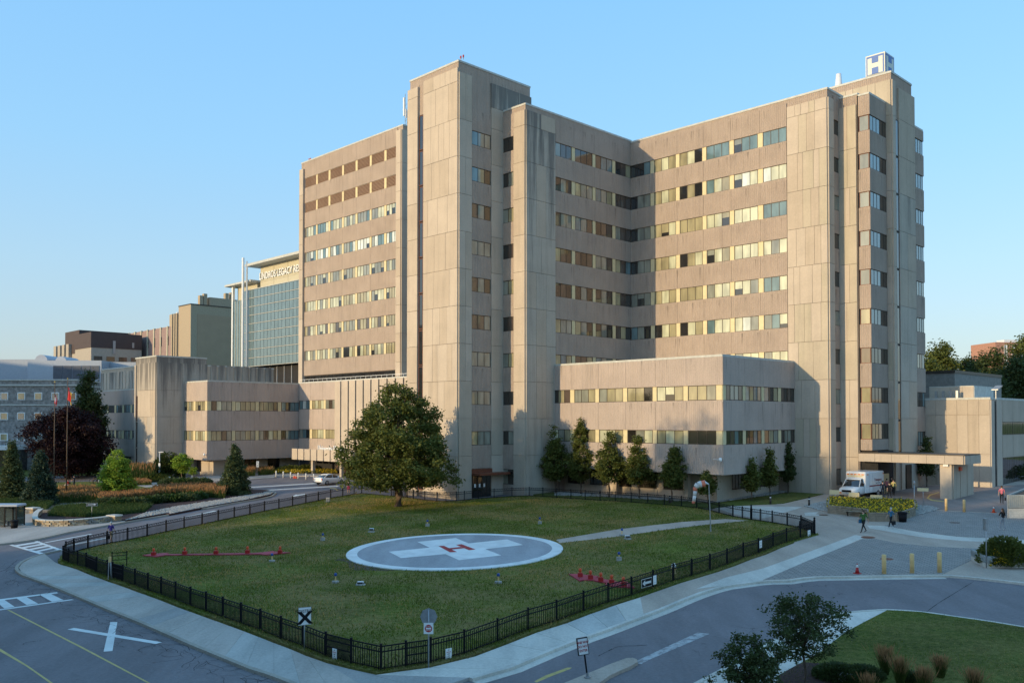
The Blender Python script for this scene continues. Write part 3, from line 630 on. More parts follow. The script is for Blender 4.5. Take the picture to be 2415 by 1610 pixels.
for b0 in (84.2, 89.0): winB(-51.78, b0, b0+3.2, 3.9, 5.6, 5, keys=['dark']*5)
LB().box(-55.2, -54.7, 80.3, 80.8, 2, 5.78).build('column', MT['smooth'], hosp); LB().box(-64.9, -64.4, 80.3, 80.8, 2, 5.78).build('column', MT['smooth'], hosp)
# entrance podium between the left block and the near tower
w10 = vol('podium', -133.56, -85.95, 81.23, 97, 17.8, 'riblow')
for r, (zb, zt) in enumerate(((13.19, 14.61), (8.34, 9.81))):
    winA(-133.4, -130.14, 81.2, zb, zt, 3, keys=['blue', 'white', 'blue'] if r == 0 else ['grey', 'blue', 'dark']); pierA(-130.13, -129.42, 81.2, zb, zt)
    winA(-129.41, -125.96, 81.2, zb, zt, 4, {'tan': 3, 'pale': 2}); pierA(-125.95, -125.37, 81.2, zb, zt); winA(-125.36, -122.6, 81.2, zb, zt, 3, {'tan': 3, 'grey': 2, 'brown': 1})
for (zt, zb) in ((17.5, 14.63), (13.16, 9.83), (8.31, 5.3)):
    for j in range(3): LB().box(-133.5+3.65*j+.012, -133.5+3.65*(j+1)-.012, 81.1, 81.25, zb, zt).build('spandrel_panel', MT['riblow'], w10)
fins = [-120.76, -118.66, -116.65, -114.62, -112.63, -110.6, -108.54, -106.5, -104.53, -102.5, -100.5, -98.5, -96.5, -94.5, -92.5, -90.5, -88.5, -86.2]
LB().box(-120.9, -86.1, 81.16, 81.25, 5.4, 17.45).build('recess', MT['dark'], w10)
for i, a0 in enumerate(fins[:-1]): LB().box(a0+.17, fins[i+1]-.17, 80.95, 81.22, 5.4, 17.55).build('concrete_panel', MT['smooth2'], w10)
LB().box(-122.5, -120.95, 80.98, 81.25, 5.4, 17.5).build('concrete_panel', MT['smooth2'], w10)
LB().box(-133.3, -86, 81.15, 81.26, 2.2, 5.2).build('glazing', MT['dark'], w10)
for i in range(5): winA(-120.5+2.2*i, -118.6+2.2*i, 81.1, 2.5, 5.1, 2, {'dark': 3, 'brown': 1})
rail = LB(); 
for i in range(36): rail.box(-133.4+1.35*i, -133.36+1.35*i, 81.3, 81.34, 17.75, 18.15)
rail.box(-133.5, -86, 81.3, 81.34, 18.12, 18.18).build('roof_rail', MT['white_metal'], w10)
# entrance canopy with its lettering
cn = LB(); cn.box(-128.9, -112.0, 77.2, 81.0, 5.25, 6.3).build('entrance_canopy', MT['smooth'], hosp)
cno = hosp.children[-1]
for i in range(9): LB().box(-128.9+1.88*i+.12, -128.9+1.88*(i+1)-.16, 77.0, 77.22, 5.0, 6.75).build('canopy_panel', MT['smooth2'], cno)
for a0 in (-124.0, -116): LB().box(a0, a0+.5, 77.6, 78.1, 2.2, 5.25).build('column', MT['smooth2'], hosp)
tx = onA(77.3, 'c', 1498, 625); text('lettering', 'University Hospital', 1.5, MT['white'], hosp, (tx[0]-R0[0], 77.3-R0[1], tx[1]-R0[2]), ext=.06, bold=.025, sx=.66)
# tall left wing with the rust louvres of its plant floors
w11 = vol('wing', -135.81, -107.24, 82.83, 97.8, 56.0)
LT = [52.9, 48.62]+[44.35, 40.05, 35.8, 31.55, 27.35, 23.15]
spandA(w11, -134.5, -108.45, 82.83, LT, 55.6, 18.95, 3.87, -130.8)
panelsA(w11, -108.42, -107.24, 82.83, 17.6, 55.1, n=1, pr=.45); panelsA(w11, -135.81, -134.6, 82.83, 17.6, 54.6, n=1, pr=.45); panelsB(w11, -107.24, 82.5, 85.5, 17.6, 55.1, n=1, mats=['smooth'])
cl = [(-134.4, -131.03), (-130.56, -127.26), (-126.7, -123.3), (-122.76, -119.49), (-118.93, -115.62), (-115.11, -111.82), (-111.24, -108.49)]
WR = [{'pale': 5, 'grey': 2, 'blue': 1}, {'white': 5, 'blue': 2, 'grey': 2}, {'tan': 2, 'grey': 3, 'pale': 2}, {'pale': 4, 'tan': 3, 'grey': 1}, {'pale': 3, 'tan': 3, 'brown': 1, 'grey': 1}, {'tan': 3, 'grey': 2, 'dark': .8, 'pale': 1.5}]
for r, t in enumerate(LT):
    for i, (a0, a1) in enumerate(cl):
        if r < 2:
            lv = LB().box(a0, a1, 82.84, 82.9, t-1.72, t)
            for q in range(8): lv.add([(a0, 82.83, t-1.7+.21*q), (a1, 82.83, t-1.7+.21*q), (a1, 82.70, t-1.62+.21*q), (a0, 82.70, t-1.62+.21*q)], [(0, 1, 2, 3)])
            lv.build('louvre', MT['louver'], hosp)
        else: winA(a0, a1, 82.81, t-WH, t, 4, WR[r-2])
        if i < 6: pierA(a1+.01, cl[i+1][0]-.01, 82.81, t-WH, t)
lw = LB().box(-134.5, -108.45, 82.8, 82.86, 17.7, 18.9).build('clerestory', MT['dark'], w11)
for i in range(24): LB().box(-134.4+1.08*i, -134.4+1.08*i+.98, 82.76, 82.82, 17.85, 18.8).build('pane', GL['dark'], lw)
# low block on the left
w12 = vol('podium', -141.71, -133.56, 64.86, 97, 17.65, 'riblow', 5.1)
LM = ((12.84, 14.32), (8.1, 9.62))
for r, (zb, zt) in enumerate(LM):
    winA(-141.6, -138.3, 64.83, zb, zt, 4, {'tan': 3, 'grey': 2}); pierA(-138.29, -137.54, 64.83, zb, zt); winA(-137.53, -134.22, 64.83, zb, zt, 4, {'tan': 3, 'pale': 2}); pierA(-134.21, -133.56, 64.83, zb, zt)
    pierB(-133.55, 64.9, 65.43, zb, zt)
    for b0, b1 in ((65.44, 68.94), (69.54, 73.07), (73.69, 77.16), (77.8, 81.15)): winB(-133.53, b0, b1, zb, zt, 4, {'tan': 3, 'brown': 3, 'grey': 2, 'pale': .7} if b0 < 75 else {'dark': 2, 'blue': 2}); pierB(-133.53, b1+.01, b1+.59, zb, zt) if b1 < 80 else None
for (zt, zb) in ((17.35, 14.34), (12.82, 9.64), (8.08, 5.05)):
    for j in range(2): LB().box(-141.7+4.05*j+.012, -141.7+4.05*(j+1)-.012+.13*j, 64.72, 64.88, zb, zt).build('spandrel_panel', MT['riblow'], w12)
    for j in range(4): LB().box(-133.58, -133.42, 64.73+4.08*j+.012, 64.73+4.08*(j+1)-.012, zb, zt).build('spandrel_panel', MT['riblow'], w12)
w13 = LB().box(-141.5, -135.6, 66.9, 97, .5, 5.2).build('wall', MT['smooth2'], hosp)
for b0 in (69.5, 72.2, 76.5): winB(-135.58, b0, b0+2.2, 3.0, 5.0, 2, keys=['dark', 'dark'])
LB().box(-139.5, -137.0, 66.8, 66.92, 2.2, 4.9).build('door', MT['smooth2'], hosp); winA(-141.4, -139.8, 66.88, 3.0, 5.0, 3, keys=['dark']*3)
# stained stair tower and the blocks round it
w14 = vol('stair_tower', -149.92, -141.71, 60.19, 68.6, 21.75, 'stained')
panelsA(w14, -148.6, -141.71, 60.19, 2.2, 20.6, n=4, phase=3.3, mats=['smooth2', 'stained', 'smooth']); panelsB(w14, -141.71, 60.19, 68.7, 2.2, 20.6, n=3, phase=3.3, mats=['stained'])
LB().box(-149.9, -149.42, 60.0, 60.2, 2.2, 20.4).build('concrete_panel', MT['smooth2'], w14)
for zz in (2.6, 6.9, 11.2): winA(-149.38, -148.66, 60.15, zz, zz+4.1, 1, {'dark': 1}, 'frame_red')
w15 = vol('wing', -171.5, -149.92, 61.19, 80, 16.75, 'riblow')
for r, (zb, zt) in enumerate(((12.64, 13.94), (8.16, 9.59))):
    for i in range(6): winA(-170.9+3.5*i, -170.9+3.5*i+2.75, 61.1, zb, zt, 3 if i < 4 else 3, {'dark': 3, 'blue': 2, 'tan': 1}); pierA(-170.9+3.5*i+2.76, -170.9+3.5*(i+1)-.01, 61.1, zb, zt)
for (zt, zb) in ((16.4, 13.96), (12.62, 9.61), (8.14, 5.2)):
    for j in range(6): LB().box(-171.4+3.58*j+.012, -171.4+3.58*(j+1)-.012, 61.0, 61.2, zb, zt).build('spandrel_panel', MT['riblow'], w15)
LB().box(-158, -154.2, 61.05, 61.2, 2.2, 5.15).build('recess', MT['dark'], w15)
w16 = vol('plant_room', -171.2, -150.0, 62.4, 80, 20.8, 'smooth'); BP = onB(-141.4, 'a', 2175, 1080)
w17 = vol('plant_room', -149, -141.75, 68.7, BP[0], onB(-141.75, 'a', 1640, 1040)[1], 'smooth')
for i in range(14): LB().box(-171+1.48*i, -169.8+1.48*i, 62.25, 62.42, 16.9, 19.9).build('concrete_panel', MT[random.choice(['stained', 'smooth2'])], w16)
for i in range(8): LB().box(-141.8, -141.62, 69.2+(BP[0]-69.5)/8*i+.15, 69.2+(BP[0]-69.5)/8*(i+1)-.25, 17.9, 20.5).build('concrete_panel', MT[random.choice(['stained', 'smooth'])], w17)
# side entrance on the shaded face of the near tower
en = LB().box(-76.92, -76.68, 69.3, 72.5, 5.05, 5.65).box(-76.75, -75.4, 69.3, 74.2, 4.95, 5.2).build('door_canopy', MT['frame_red'], hosp)
LB().box(-76.90, -76.74, 69.35, 72.3, 2.25, 5.0).build('door_surround', MT['frame'], hosp)
for i in range(4): LB().box(-76.74, -76.70, 69.45+.72*i, 70.08+.72*i, 2.35, 4.85).build('door', GL['dark'], hosp)
for i in range(3): LB().box(-76.70, -76.68, 69.65+.72*i, 69.9+.72*i, 3.55, 3.95).build('notice', MT['white'], hosp)
# ambulance canopy
cbf = 96.6; caf = onA(cbf, 'k', 1550, 1400)[0]
BF = cbf-.35; AR = onA(BF, 'k', 1683, 1090)[0]; ZC1 = onA(BF, 'k', 1683, 1045)[1]; ZC0 = onA(BF, 'k', 1683, 1153)[1]; AL = onA(BF, 'k', 520, 1080)[0]
BE = onB(AR, 'k', 1860, 1060)[0]
print('canopy', BF, AL, AR, ZC0, ZC1, BE, 'col', caf, cbf)
cp = LB().box(AL, AR, BF, BE, ZC0+.15, ZC1-.25).build('ambulance_canopy', MT['smooth'], hosp)
LB().box(AL-.04, AR+.06, BF-.06, BE+.06, ZC1-.1, ZC1).box(AL, AR, BF, BE, ZC1-.25, ZC1-.1).build('coping', MT['frame'], cp)
for i in range(6):
    x0 = AL+(AR-AL)*i/6; LB().box(x0+.012, AL+(AR-AL)*(i+1)/6-.012, BF-.12, BF+.02, ZC0, ZC1-.12).build('canopy_panel', MT['smooth'], cp)
for i in range(3): y0 = BF+(BE-BF)*i/3; LB().box(AR-.02, AR+.12, y0+.03, BF+(BE-BF)*(i+1)/3-.03, ZC0, ZC1-.12).build('canopy_panel', MT['smooth'], cp)
cl_ = LB().box(caf-1.15, caf, cbf, cbf+6.2, 1.5, ZC0+.16).build('canopy_pier', MT['smooth2'], hosp)
for i in range(3): LB().box(caf-.01, caf+.09, cbf+.25+2.0*i, cbf+2.1+2.0*i, 3.0, ZC0).build('concrete_panel', MT['smooth'], cl_)
LB().box(caf-1.9, caf+.9, cbf-.9, cbf+7.4, 1.5, 3.25).build('pier_kerb', MT['kerb'], hosp) if False else None
LB().box(caf+.1, caf+.3, cbf+1.7, cbf+2.2, ZC0-.75, ZC0-.35).build('wall_lamp', MT['orange'], hosp)
LB().box(caf-.75, caf-.25, cbf-.25, cbf-.02, ZC0-.25, ZC0+.2).build('speaker_box', MT['white_metal'], hosp)
# dark ambulance entrance under the canopy
LB().box(-43.5, -41.66, 97.3, 101.5, 1.0, 7.9).build('recess', MT['dark'], hosp); LB().box(-42.0, -41.3, 104.2, 105.6, 2.3, 6.2).build('door', MT['frame'], hosp)
LB().box(-41.66, -41.5, 98.2, 99.8, 2.4, 5.4).build('door', MT['pier'], hosp)
print('hospital children', len(hosp.children))

# ------------------------------------------------------------------ roof fittings of the hospital (things standing on it)
def rthing(name, label, cat, a, b, z, group=None): w_ = ab2(a, b); return thing(name, label, cat, (w_[0], w_[1], z), -YA, group)
q0 = onA(102.2, '6', 920, 130); q1 = onA(102.2, '6', 1095, 80); q2 = onB(q1[0], '6', 1180, 130)
sw = q1[0]-q0[0]; zt = q1[1]; zb = 50.95
sg = rthing('rooftop_sign', 'white and blue box sign with a large letter H on the right hand tower roof', 'rooftop sign', q1[0]-sw/2, 102.2, zb)
sdp = min(4.0, max(1.6, q2[0]-102.2))
MB().box(-sw/2, sw/2, .06, sdp, .3, zt-zb).build('sign_box', MT['sign_white'], sg)

h0, h1 = .35, zt-zb-.15
for nm, rot in (('front', 0), ('side', 1)):
    W = sw if not rot else sdp; fr = MB(); bl = MB(); wh = MB()
    def rb(mb, x0, x1, y, z0, z1):
        if not rot: mb.box(x0-W/2, x1-W/2, .06-y, .05, z0, z1)
        else: mb.box(sw/2, sw/2+y, .06+x0*(sdp-.06)/W, .06+x1*(sdp-.06)/W, z0, z1)
    rb(bl, W*.05, W*.95, .03, h0, h1); bl.build('panel', MT['sign_blue'], sg)
    e = W*.11; rb(wh, e, W-e, .045, h0+.05, h1-.22); wh.build('panel', MT['sign_white'], sg)
    b2 = MB(); rb(b2, W*.33, W*.67, .06, (h0+h1)/2+.22, h1-.22); rb(b2, W*.33, W*.67, .06, h0+.05, (h0+h1)/2-.32); b2.build('letter', MT['sign_blue'], sg)
vs_ = onA(103, '6', 680, 345); vt = rthing('roof_vent', 'tapered white metal exhaust cowl on the right hand tower roof', 'vent', vs_[0], 103, 50.9)
MB().tube([(0, 0, 0), (0, 0, .5), (0, 0, onA(103, '6', 680, 287)[1]-50.9)], [.42, .42, .3], 14).build('cowl', MT['white_metal'], vt, True); MB().tube([(0, 0, 0), (0, 0, .15)], [.6, .6], 14).build('flange', MT['grey_metal'], vt)
an = onA(84.5, '2', 925, 635); ant = rthing('roof_antenna', 'white panel antenna cluster on a lattice mast above the left wing', 'antenna', an[0], 84.5, 56)
ah = onA(84.5, '2', 935, 405)[1]-56
MB().tube([(0, 0, 0), (0, 0, ah)], .05, 6).build('mast', MT['grey_metal'], ant); MB().tube([(.5, 0, 0), (.5, 0, ah*.5)], .05, 6).build('mast', MT['grey_metal'], ant)
MB().box(-.42, -.12, -.1, .1, ah*.38, ah*.9).build('panel_antenna', MT['white_metal'], ant)
MB().box(.2, .32, -.1, .1, ah*.3, ah*.55).build('panel_antenna', MT['white_metal'], ant); 
m_ = MB(); 
for i in range(6): m_.tube([(0, 0, .5+i*.6), (.5, 0, .8+i*.6)], .025, 4)
m_.build('lattice', MT['grey_metal'], ant)
for (k, x, y, b, lab) in (('2', 1370, 130, 67.6, 'small red beacon pair on the near tower corner'), ('2', 166, 925, 83.2, 'small red beacon pair on the far left roof corner')):
    q = onA(b, k, x, y+12); bb = rthing('roof_beacon', lab, 'beacon', q[0], b+.1, 52.6 if b < 70 else 55.95, 'red beacons on the roof corners')
    for dx in (-.22, .22):
        MB().tube([(dx, 0, 0), (dx, 0, .22)], .05, 6).build('stem', MT['grey_metal'], bb); MB().tube([(dx, 0, .22), (dx, 0, .5)], .09, 8).build('lens', MT['red'], bb)

# ------------------------------------------------------------------ the annex on the right
AXB = 111.0; AXA = onA(AXB, 'k', 1985, 1300)[0]; QA = ab2(AXA, AXB); AZ = onA(AXB, 'k', 1985, 406)[1]
axr = thing('annex_building', 'lower pale concrete building to the right of the ambulance canopy', 'building', (QA[0], QA[1], G(*QA)), -YA)
def xb(): 
    m_ = MB(); o_ = m_.add
    m_.add = lambda vs, fs, mi=0: o_([(q[0]-AXA, q[1]-AXB, q[2]-G(*QA)) for q in vs], fs, mi); return m_
ax0 = onA(AXB, 'k', 1150, 700)[0]
aw = xb().box(ax0-3, AXA, AXB, AXB+45, .5, AZ-.25).build('wall', MT['smooth'], axr); xb().box(ax0-3, AXA+.05, AXB-.07, AXB+45, AZ-.25, AZ).build('coping', MT['coping'], aw)
for zt_, zb_ in ((AZ-.3, AZ-2.0), (AZ-2.03, 7.4), (7.37, 2.9)):
    n_ = 7
    for i in range(n_): x0 = ax0+(AXA-ax0)*i/n_; xb().box(x0+.012, ax0+(AXA-ax0)*(i+1)/n_-.012, AXB-.12, AXB+.02, zb_, zt_).build('concrete_panel', MT[random.choice(['smooth', 'smooth2'])], aw)
xb().box(ax0, AXA+.1, AXB-.2, AXB+.02, 1.0, 3.6).build('plinth', MT['smooth2'], aw)
bs = [onB(AXA, 'k', x, 800)[0] for x in (2015, 2040, 2098)]
xb().box(AXA, AXA+.12, AXB, bs[0], .8, AZ-.3).build('concrete_panel', MT['smooth2'], aw); xb().box(AXA, AXA+.03, bs[0], bs[1], .8, AZ-.4).build('slot_backing', MT['dark'], aw)
xb().box(AXA, AXA+.12, bs[1], bs[2], .8, AZ-.3).build('concrete_panel', MT['smooth2'], aw)
W0, W1 = onB(AXA, 'k', 2100, 685)[1], onB(AXA, 'k', 2100, 822)[1]; W2 = onB(AXA, 'k', 2100, 1080)[1]
for zz0, zz1, nm in ((W1, W0, 'window'), (3.2, W2, 'window')):
    for i in range(6):
        y0 = bs[2]+.1+i*3.9; f_ = xb().box(AXA-.02, AXA+.05, y0, y0+3.86, zz0, zz1).build(nm, MT['frame'], axr)
        for j in range(6): xb().box(AXA, AXA+.07, y0+.05+j*.63, y0+.60+j*.63, zz0+.06, zz1-.06).build('pane', GL['dark'], f_)
for zz0, zz1 in ((W2+.05, W1-.05), (W0+.05, AZ-.3)):
    for i in range(6): xb().box(AXA-.02, AXA+.15, bs[2]+.02+3.9*i, bs[2]+3.9*(i+1)-.02, zz0, zz1).build('spandrel_panel', MT['riblow'] if 0 else MT['smooth'], aw)
# plant box and equipment on its roof
PB = AXB+3.0; p0, pz = onA(PB, 'k', 1300, 290); p1 = onA(PB, 'k', 1795, 285)[0]; pe = onB(p1, 'k', 2008, 290)[0]
pbx = xb().box(p0, p1, PB, pe, AZ-.05, pz).build('plant_box', MT['coping'], axr)
for i in range(4): xb().box(p0+(p1-p0)*i/4+.02, p0+(p1-p0)*(i+1)/4-.02, PB-.05, PB+.01, AZ, pz-.1).build('cladding_panel', MT['smooth2'], pbx)
for i in range(2): xb().box(p1-.01, p1+.05, PB+(pe-PB)*i/2+.03, PB+(pe-PB)*(i+1)/2-.03, AZ, pz-.12).build('cladding_panel', MT['coping'], pbx)
for i in range(4): xb().box(ax0+1.6+.8*i, ax0+1.85+.8*i, PB-1.2, PB-1.0, AZ-.02, AZ+.9).build('pipe_hood', MT['grey_metal'], axr)
lp = rthing('lamp_post', 'grey floodlight on a short post above the annex roof corner', 'lamp', AXA+.5, AXB+.4, AZ); MB().tube([(0, 0, -.2), (0, 0, 1.0)], .06, 6).build('post', MT['grey_metal'], lp); MB().add([(-.4, -.25, .9), (.3, -.25, .9), (.6, .3, 1.35), (-.1, .3, 1.35), (-.4, -.25, .8), (.3, -.25, .8), (.6, .3, 1.22), (-.1, .3, 1.22)], [(0, 1, 2, 3), (7, 6, 5, 4), (0, 4, 5, 1), (1, 5, 6, 2), (2, 6, 7, 3), (3, 7, 4, 0)]).build('lamp_head', MT['grey_metal'], lp)
bw_ = AXB+22; b0_, bz_ = onA(bw_, 'k', 1262, 118); b1_ = onA(bw_, 'k', 1582, 150)[0]; Qb = ab2(b1_, bw_)
bk = thing('rear_building', 'plain brown block seen above the annex roof left of the trees', 'building', (Qb[0], Qb[1], G(*Qb)), -YA)
MB().box(b0_-b1_-6, 0, 0, 20, -1, bz_-G(*Qb)-.4).build('wall', M('dull_brown', (.24, .215, .19), .9), bk); MB().box(b0_-b1_-6, .1, -.1, 20, bz_-G(*Qb)-.4, bz_-G(*Qb)).build('coping', MT['frame'], bk)

# ------------------------------------------------------------------ buildings on the left, farther away
def gridthing(name, label, cat, k, x, Y, extra=0): Q_ = atY(k, x, Y); return thing(name, label, cat, (Q_[0], Q_[1], 2.5), -YA+extra), Q_
def zY(k, y, Y): return CAMZ+(992-px(k, 0, y)[1])/2115.6*Y - 2.5     # height above the thing's base at depth Y (level sight line)
# glazed research building
gb, Qg = gridthing('research_building', 'glass fronted research building with cream panels and raised lettering', 'building', 'a', 1925, 188)
ga, gbb = float(Qg @ EA), float(Qg @ EB)
MT['cream'] = M('cream_cladding', (.50, .46, .34), .6, .06); MT['curtain'] = glass('curtain_glass', (.13, .19, .21), .08, .7, .12)
g1 = zY('a', 455, 188); g0 = zY('a', 1035, 188)-.6; gt = zY('a', 268, 188)
MB().box(0, 42, .3, 25, g0, g1+.2).build('wall', MT['coping'], gb)
cu = MB().box(0, 42, .05, .3, g0, g1).build('curtain_wall', MT['dark'], gb)
nc, nr = 30, 9
for r in range(nr):
    for c in range(nc): MB().box(c*1.4+.06, c*1.4+1.34, 0, .06, g0+(g1-g0)*r/nr+.10, g0+(g1-g0)*(r+1)/nr-.10).build('pane', MT['curtain'], cu) if c*1.4 < 27 else None
for r in range(nr+1): MB().box(0, 42, -.06, .04, g0+(g1-g0)*r/nr-.05, g0+(g1-g0)*r/nr+.05).build('transom', MT['coping'], cu)
up = MB().box(3.4, 42, 2.0, 25, g1, gt).build('upper_wall', MT['cream'], gb)
for i in range(7): 
    for j in range(3): MB().box(3.4+5.5*i+.05, 3.4+5.5*(i+1)-.05, 1.92, 2.02, g1+.3+(gt-g1-.6)*j/3+.03, g1+.3+(gt-g1-.6)*(j+1)/3-.03).build('cladding_panel', MT['cream'], up)
MB().box(1.2, 43, -.4, 26, gt, gt+.5).build('roof', MT['coping'], gb)
tq = onA(gbb+1.75, 'a', 2055, 320); text('lettering', 'LINDROS LEGACY RESEARCH', 2.0, MT['white'], gb, (tq[0]-ga+10.6, 1.75, (g1+gt)/2+.3), ext=.1, bold=.03, sx=.80)
MB().box(-6.5, 0, 1.0, 20, -2, zY('a', 520, 190)).build('wall', MT['curtain'], gb); MB().box(-6.5, 2.0, 2.0, 20, zY('a', 520, 190), zY('a', 400, 190)).build('wall', MT['cream'], gb)
MB().box(-8.6, 2.8, 0, 21, zY('a', 400, 190), zY('a', 385, 190)).build('roof', MT['coping'], gb)
for i in range(6): MB().box(-6.5+1.1*i, -6.4+1.1*i, .92, 1.02, -2, zY('a', 520, 190)).build('mullion', MT['cream'], gb)
MB().box(-6.9, -6.4, .8, 1.3, -2, zY('a', 400, 190)).build('mullion', MT['white'], gb)
MB().box(0, 42, 1.5, 24, -2, g0-.2).build('wall', MT['dark'], gb)
for i in range(11): MB().box(i*2.8, i*2.8+.08, 1.35, 1.5, -2, g0-.2).build('mullion', MT['white_metal'], gb)
Qm = atY('a', 1918, 186); gm = thing('steel_flue', 'tall thin white steel flue rising in front of the glass building', 'flue', (Qm[0], Qm[1], 20), 0); MB().tube([(0, 0, 0), (0, 0, zY('a', 190, 186)-17.5)], .28, 10).build('pipe', MT['white'], gm); MB().tube([(.7, .3, 0), (.7, .3, zY('a', 215, 186)-17.5)], .2, 8).build('pipe', MT['white'], gm)
# tan stone building
tb, Qt = gridthing('stone_tower_building', 'tan stone block with blank rendered side and chimney stacks', 'building', 'a', 1505, 225)
MT['tanbrick'] = M('tan_brick', (.40, .32, .22), .9, .25, 5, .5, 8); MT['tanrender'] = M('tan_render', (.40, .29, .19), .9, .05, .4); MT['pinkpanel'] = M('pink_panel', (.30, .21, .19), .85, .1)
tz = zY('a', 560, 225); tlen = 46
def gbB(aoff, k, x, y, root_ab):    # distance along y from the thing's corner
    return onB(root_ab[0]+aoff, k, x, y)[0]-root_ab[1]
rab = (float(Qt @ EA), float(Qt @ EB)); tl = gbB(0, 'a', 1828, 800, rab)
tw_ = MB().box(-7, 0, 0, tl+2, -2, tz).build('wall', MT['tanbrick'], tb); rs0 = gbB(0, 'a', 1562, 800, rab)
MB().box(-.02, .08, rs0, tl+1, -2, zY('a', 658, 232)).build('render_panel', MT['tanrender'], tw_)
MB().box(-7.05, .1, -.1, tl+2, tz, tz+.25).build('coping', MT['frame'], tb)
for x, h_ in ((3.5, 3.6), (4.6, 4.3), (10.5, 5.2), (12, 5.6), (19.5, 4.2), (21.5, 4.6)): MB().box(-3.5, -2.4, x, x+.9, tz, tz+h_*.8).build('chimney', MT['tanbrick'], tb)
MB().box(-6, -2, 6, 24, tz, tz+2.6).build('penthouse', MT['tanbrick'], tb)
az_ = zY('a', 716, 230); al = onA(rab[1]+1.0, 'a', 1030, 780)[0]-rab[0]
lw_ = MB().box(al, -7, 1.0, 16, -2, az_).build('wall', MT['pinkpanel'], tb); nq = 7
for i in range(nq): x0 = al+(-11-al)*i/nq; MB().box(x0+.35, al+(-11-al)*(i+1)/nq-.35, .8, 1.02, az_-8.2, az_-.4).build('wall_panel', MT['pinkpanel'], lw_); MB().box(x0-.3, x0+.3, .6, 1.0, az_-9, az_+.1).build('pier', MT['cream'], tb); MB().box(x0+.3, x0+.65, .75, .85, az_-5, az_-2.5).build('window', GL['dark'], tb)
for x0 in (-10.6, -9.2, -7.9): MB().box(x0, x0+.7, -.4, 1.0, -2, az_+2.8).build('buttress', MT['tanbrick'], tb)
MB().box(al, -11, -1.5, 1.0, -2, az_-9.2).build('wall', MT['tanbrick'], tb); MB().box(al-.1, -11, -1.6, 1.1, az_-9.2, az_-8.9).build('coping', MT['coping'], tb)
MB().box(al+10, al+18, 8, 14, az_, az_+5).build('penthouse', MT['tanbrick'], tb); MB().box(al-2, al+7, 9, 16, az_-2, az_+2).build('penthouse', MT['tanbrick'], tb)
Qf = atY('a', 1400, 238); fl = thing('steel_flue', 'short white flue on the pink panelled roof', 'flue', (Qf[0], Qf[1], 2.5+az_-1), 0); MB().tube([(0, 0, 0), (0, 0, zY('a', 585, 228)-az_+1)], .35, 10).build('pipe', MT['white'], fl)
# dark brown clad block
bb_, Qn = gridthing('brown_building', 'dark brown metal clad block above a beige storey on the far left', 'building', 'a', 715, 235)
MT['brownclad'] = M('brown_cladding', (.075, .05, .045), .6, .08, 1); MT['beige'] = M('beige_concrete', (.40, .35, .29), .85, .08)
rab = (float(Qn @ EA), float(Qn @ EB)); bl_ = gbB(0, 'a', 1125, 850, rab); z1_ = zY('a', 778, 235); z2_ = zY('a', 900, 235)
MB().box(-12, 0, 0, bl_, z2_, z1_).build('wall', MT['brownclad'], bb_); MB().box(-11.9, -.1, .1, bl_-.1, -2, z2_).build('wall', MT['beige'], bb_)
for i in range(4): MB().box(-.1, .02, .8+bl_*.24*i, bl_*.24*(i+1)-.3, zY('a', 1005, 237), zY('a', 972, 237)).build('window', GL['brown'], bb_)
MB().box(-.02, .12, bl_*.42, bl_*.47, z1_-5.5, z1_-2).build('vent', MT['grey_metal'], bb_); MB().box(-.02, .12, bl_*.8, bl_*.84, z1_-3.6, z1_-2.2).build('vent', MT['grey_metal'], bb_)
Q5 = atY('a', 621, 245); o5 = (float(Q5 @ EA)-rab[0], float(Q5 @ EB)-rab[1]); z5 = zY('a', 762, 245)
MB().box(o5[0]-11, o5[0], o5[1], o5[1]+14, zY('a', 945, 245), z5).build('wall', MT['brownclad'], bb_); MB().box(o5[0]-10.9, o5[0]-.1, o5[1]+.1, o5[1]+14, -2, zY('a', 945, 245)).build('wall', MT['beige'], bb_)
for i in range(4): MB().box(o5[0]-18+3.4*i, o5[0]-16+3.4*i, o5[1]-.8, o5[1]+5, -2, zY('a', 865, 245)).build('buttress', MT['beige'], bb_)
# pale metal clad building and the stone building in front of it
mt = thing('metal_clad_building', 'pale blue grey metal clad building with louvred bays on the far left', 'building', (-95, 190, 2.5), 0)
MT['clad'] = M('blue_grey_cladding', (.38, .41, .46), .5, .05); MT['louv2'] = M('grey_louvre', (.12, .13, .16), .6, .1)
X_ = lambda k, x, Y: atY(k, x, Y)[0]+95
zc = zY('a', 1005, 186)
MB().box(-60, X_('a', 335, 192), 2, 30, -2, zY('a', 996, 192)).build('wall', MT['clad'], mt)
mw_ = MB().box(X_('a', 335, 192), X_('a', 800, 186), -4, 30, -2, zc).build('wall', MT['clad'], mt)
for i, (xa, xb_) in enumerate(((420, 492), (497, 567), (572, 642), (647, 714), (719, 785))):
    lv = MB().box(X_('a', xa, 186), X_('a', xb_, 186), -4.08, -3.98, zY('a', 1150, 186), zY('a', 1046, 186)); 
    for q in range(10): zq = zY('a', 1148-10*q, 186); lv.box(X_('a', xa, 186), X_('a', xb_, 186), -4.16, -4.05, zq, zq+.12)
    lv.build('louvre', MT['louv2'], mw_)
MB().box(X_('a', 800, 186), X_('a', 1075, 186), 0, 30, -2, zY('a', 1018, 190)).build('wall', MT['clad'], mt)
for cx_, lab in ((360, 'left'), (515, 'right')):
    V_ = MB(); zz = zY('a', 996 if lab == 'left' else 1003, 192); xc = X_('a', cx_, 192)
    V_.tube([(xc, 0, zz-.5), (xc, 6, zz-.5)], 1.35 if lab == 'left' else 1.2, 18); V_.build('dome_vent', MT['clad'], mt)
st = thing('stone_building', 'grey stone building with white framed windows behind the copper beech', 'building', (-85, 168, 2.6), 0)
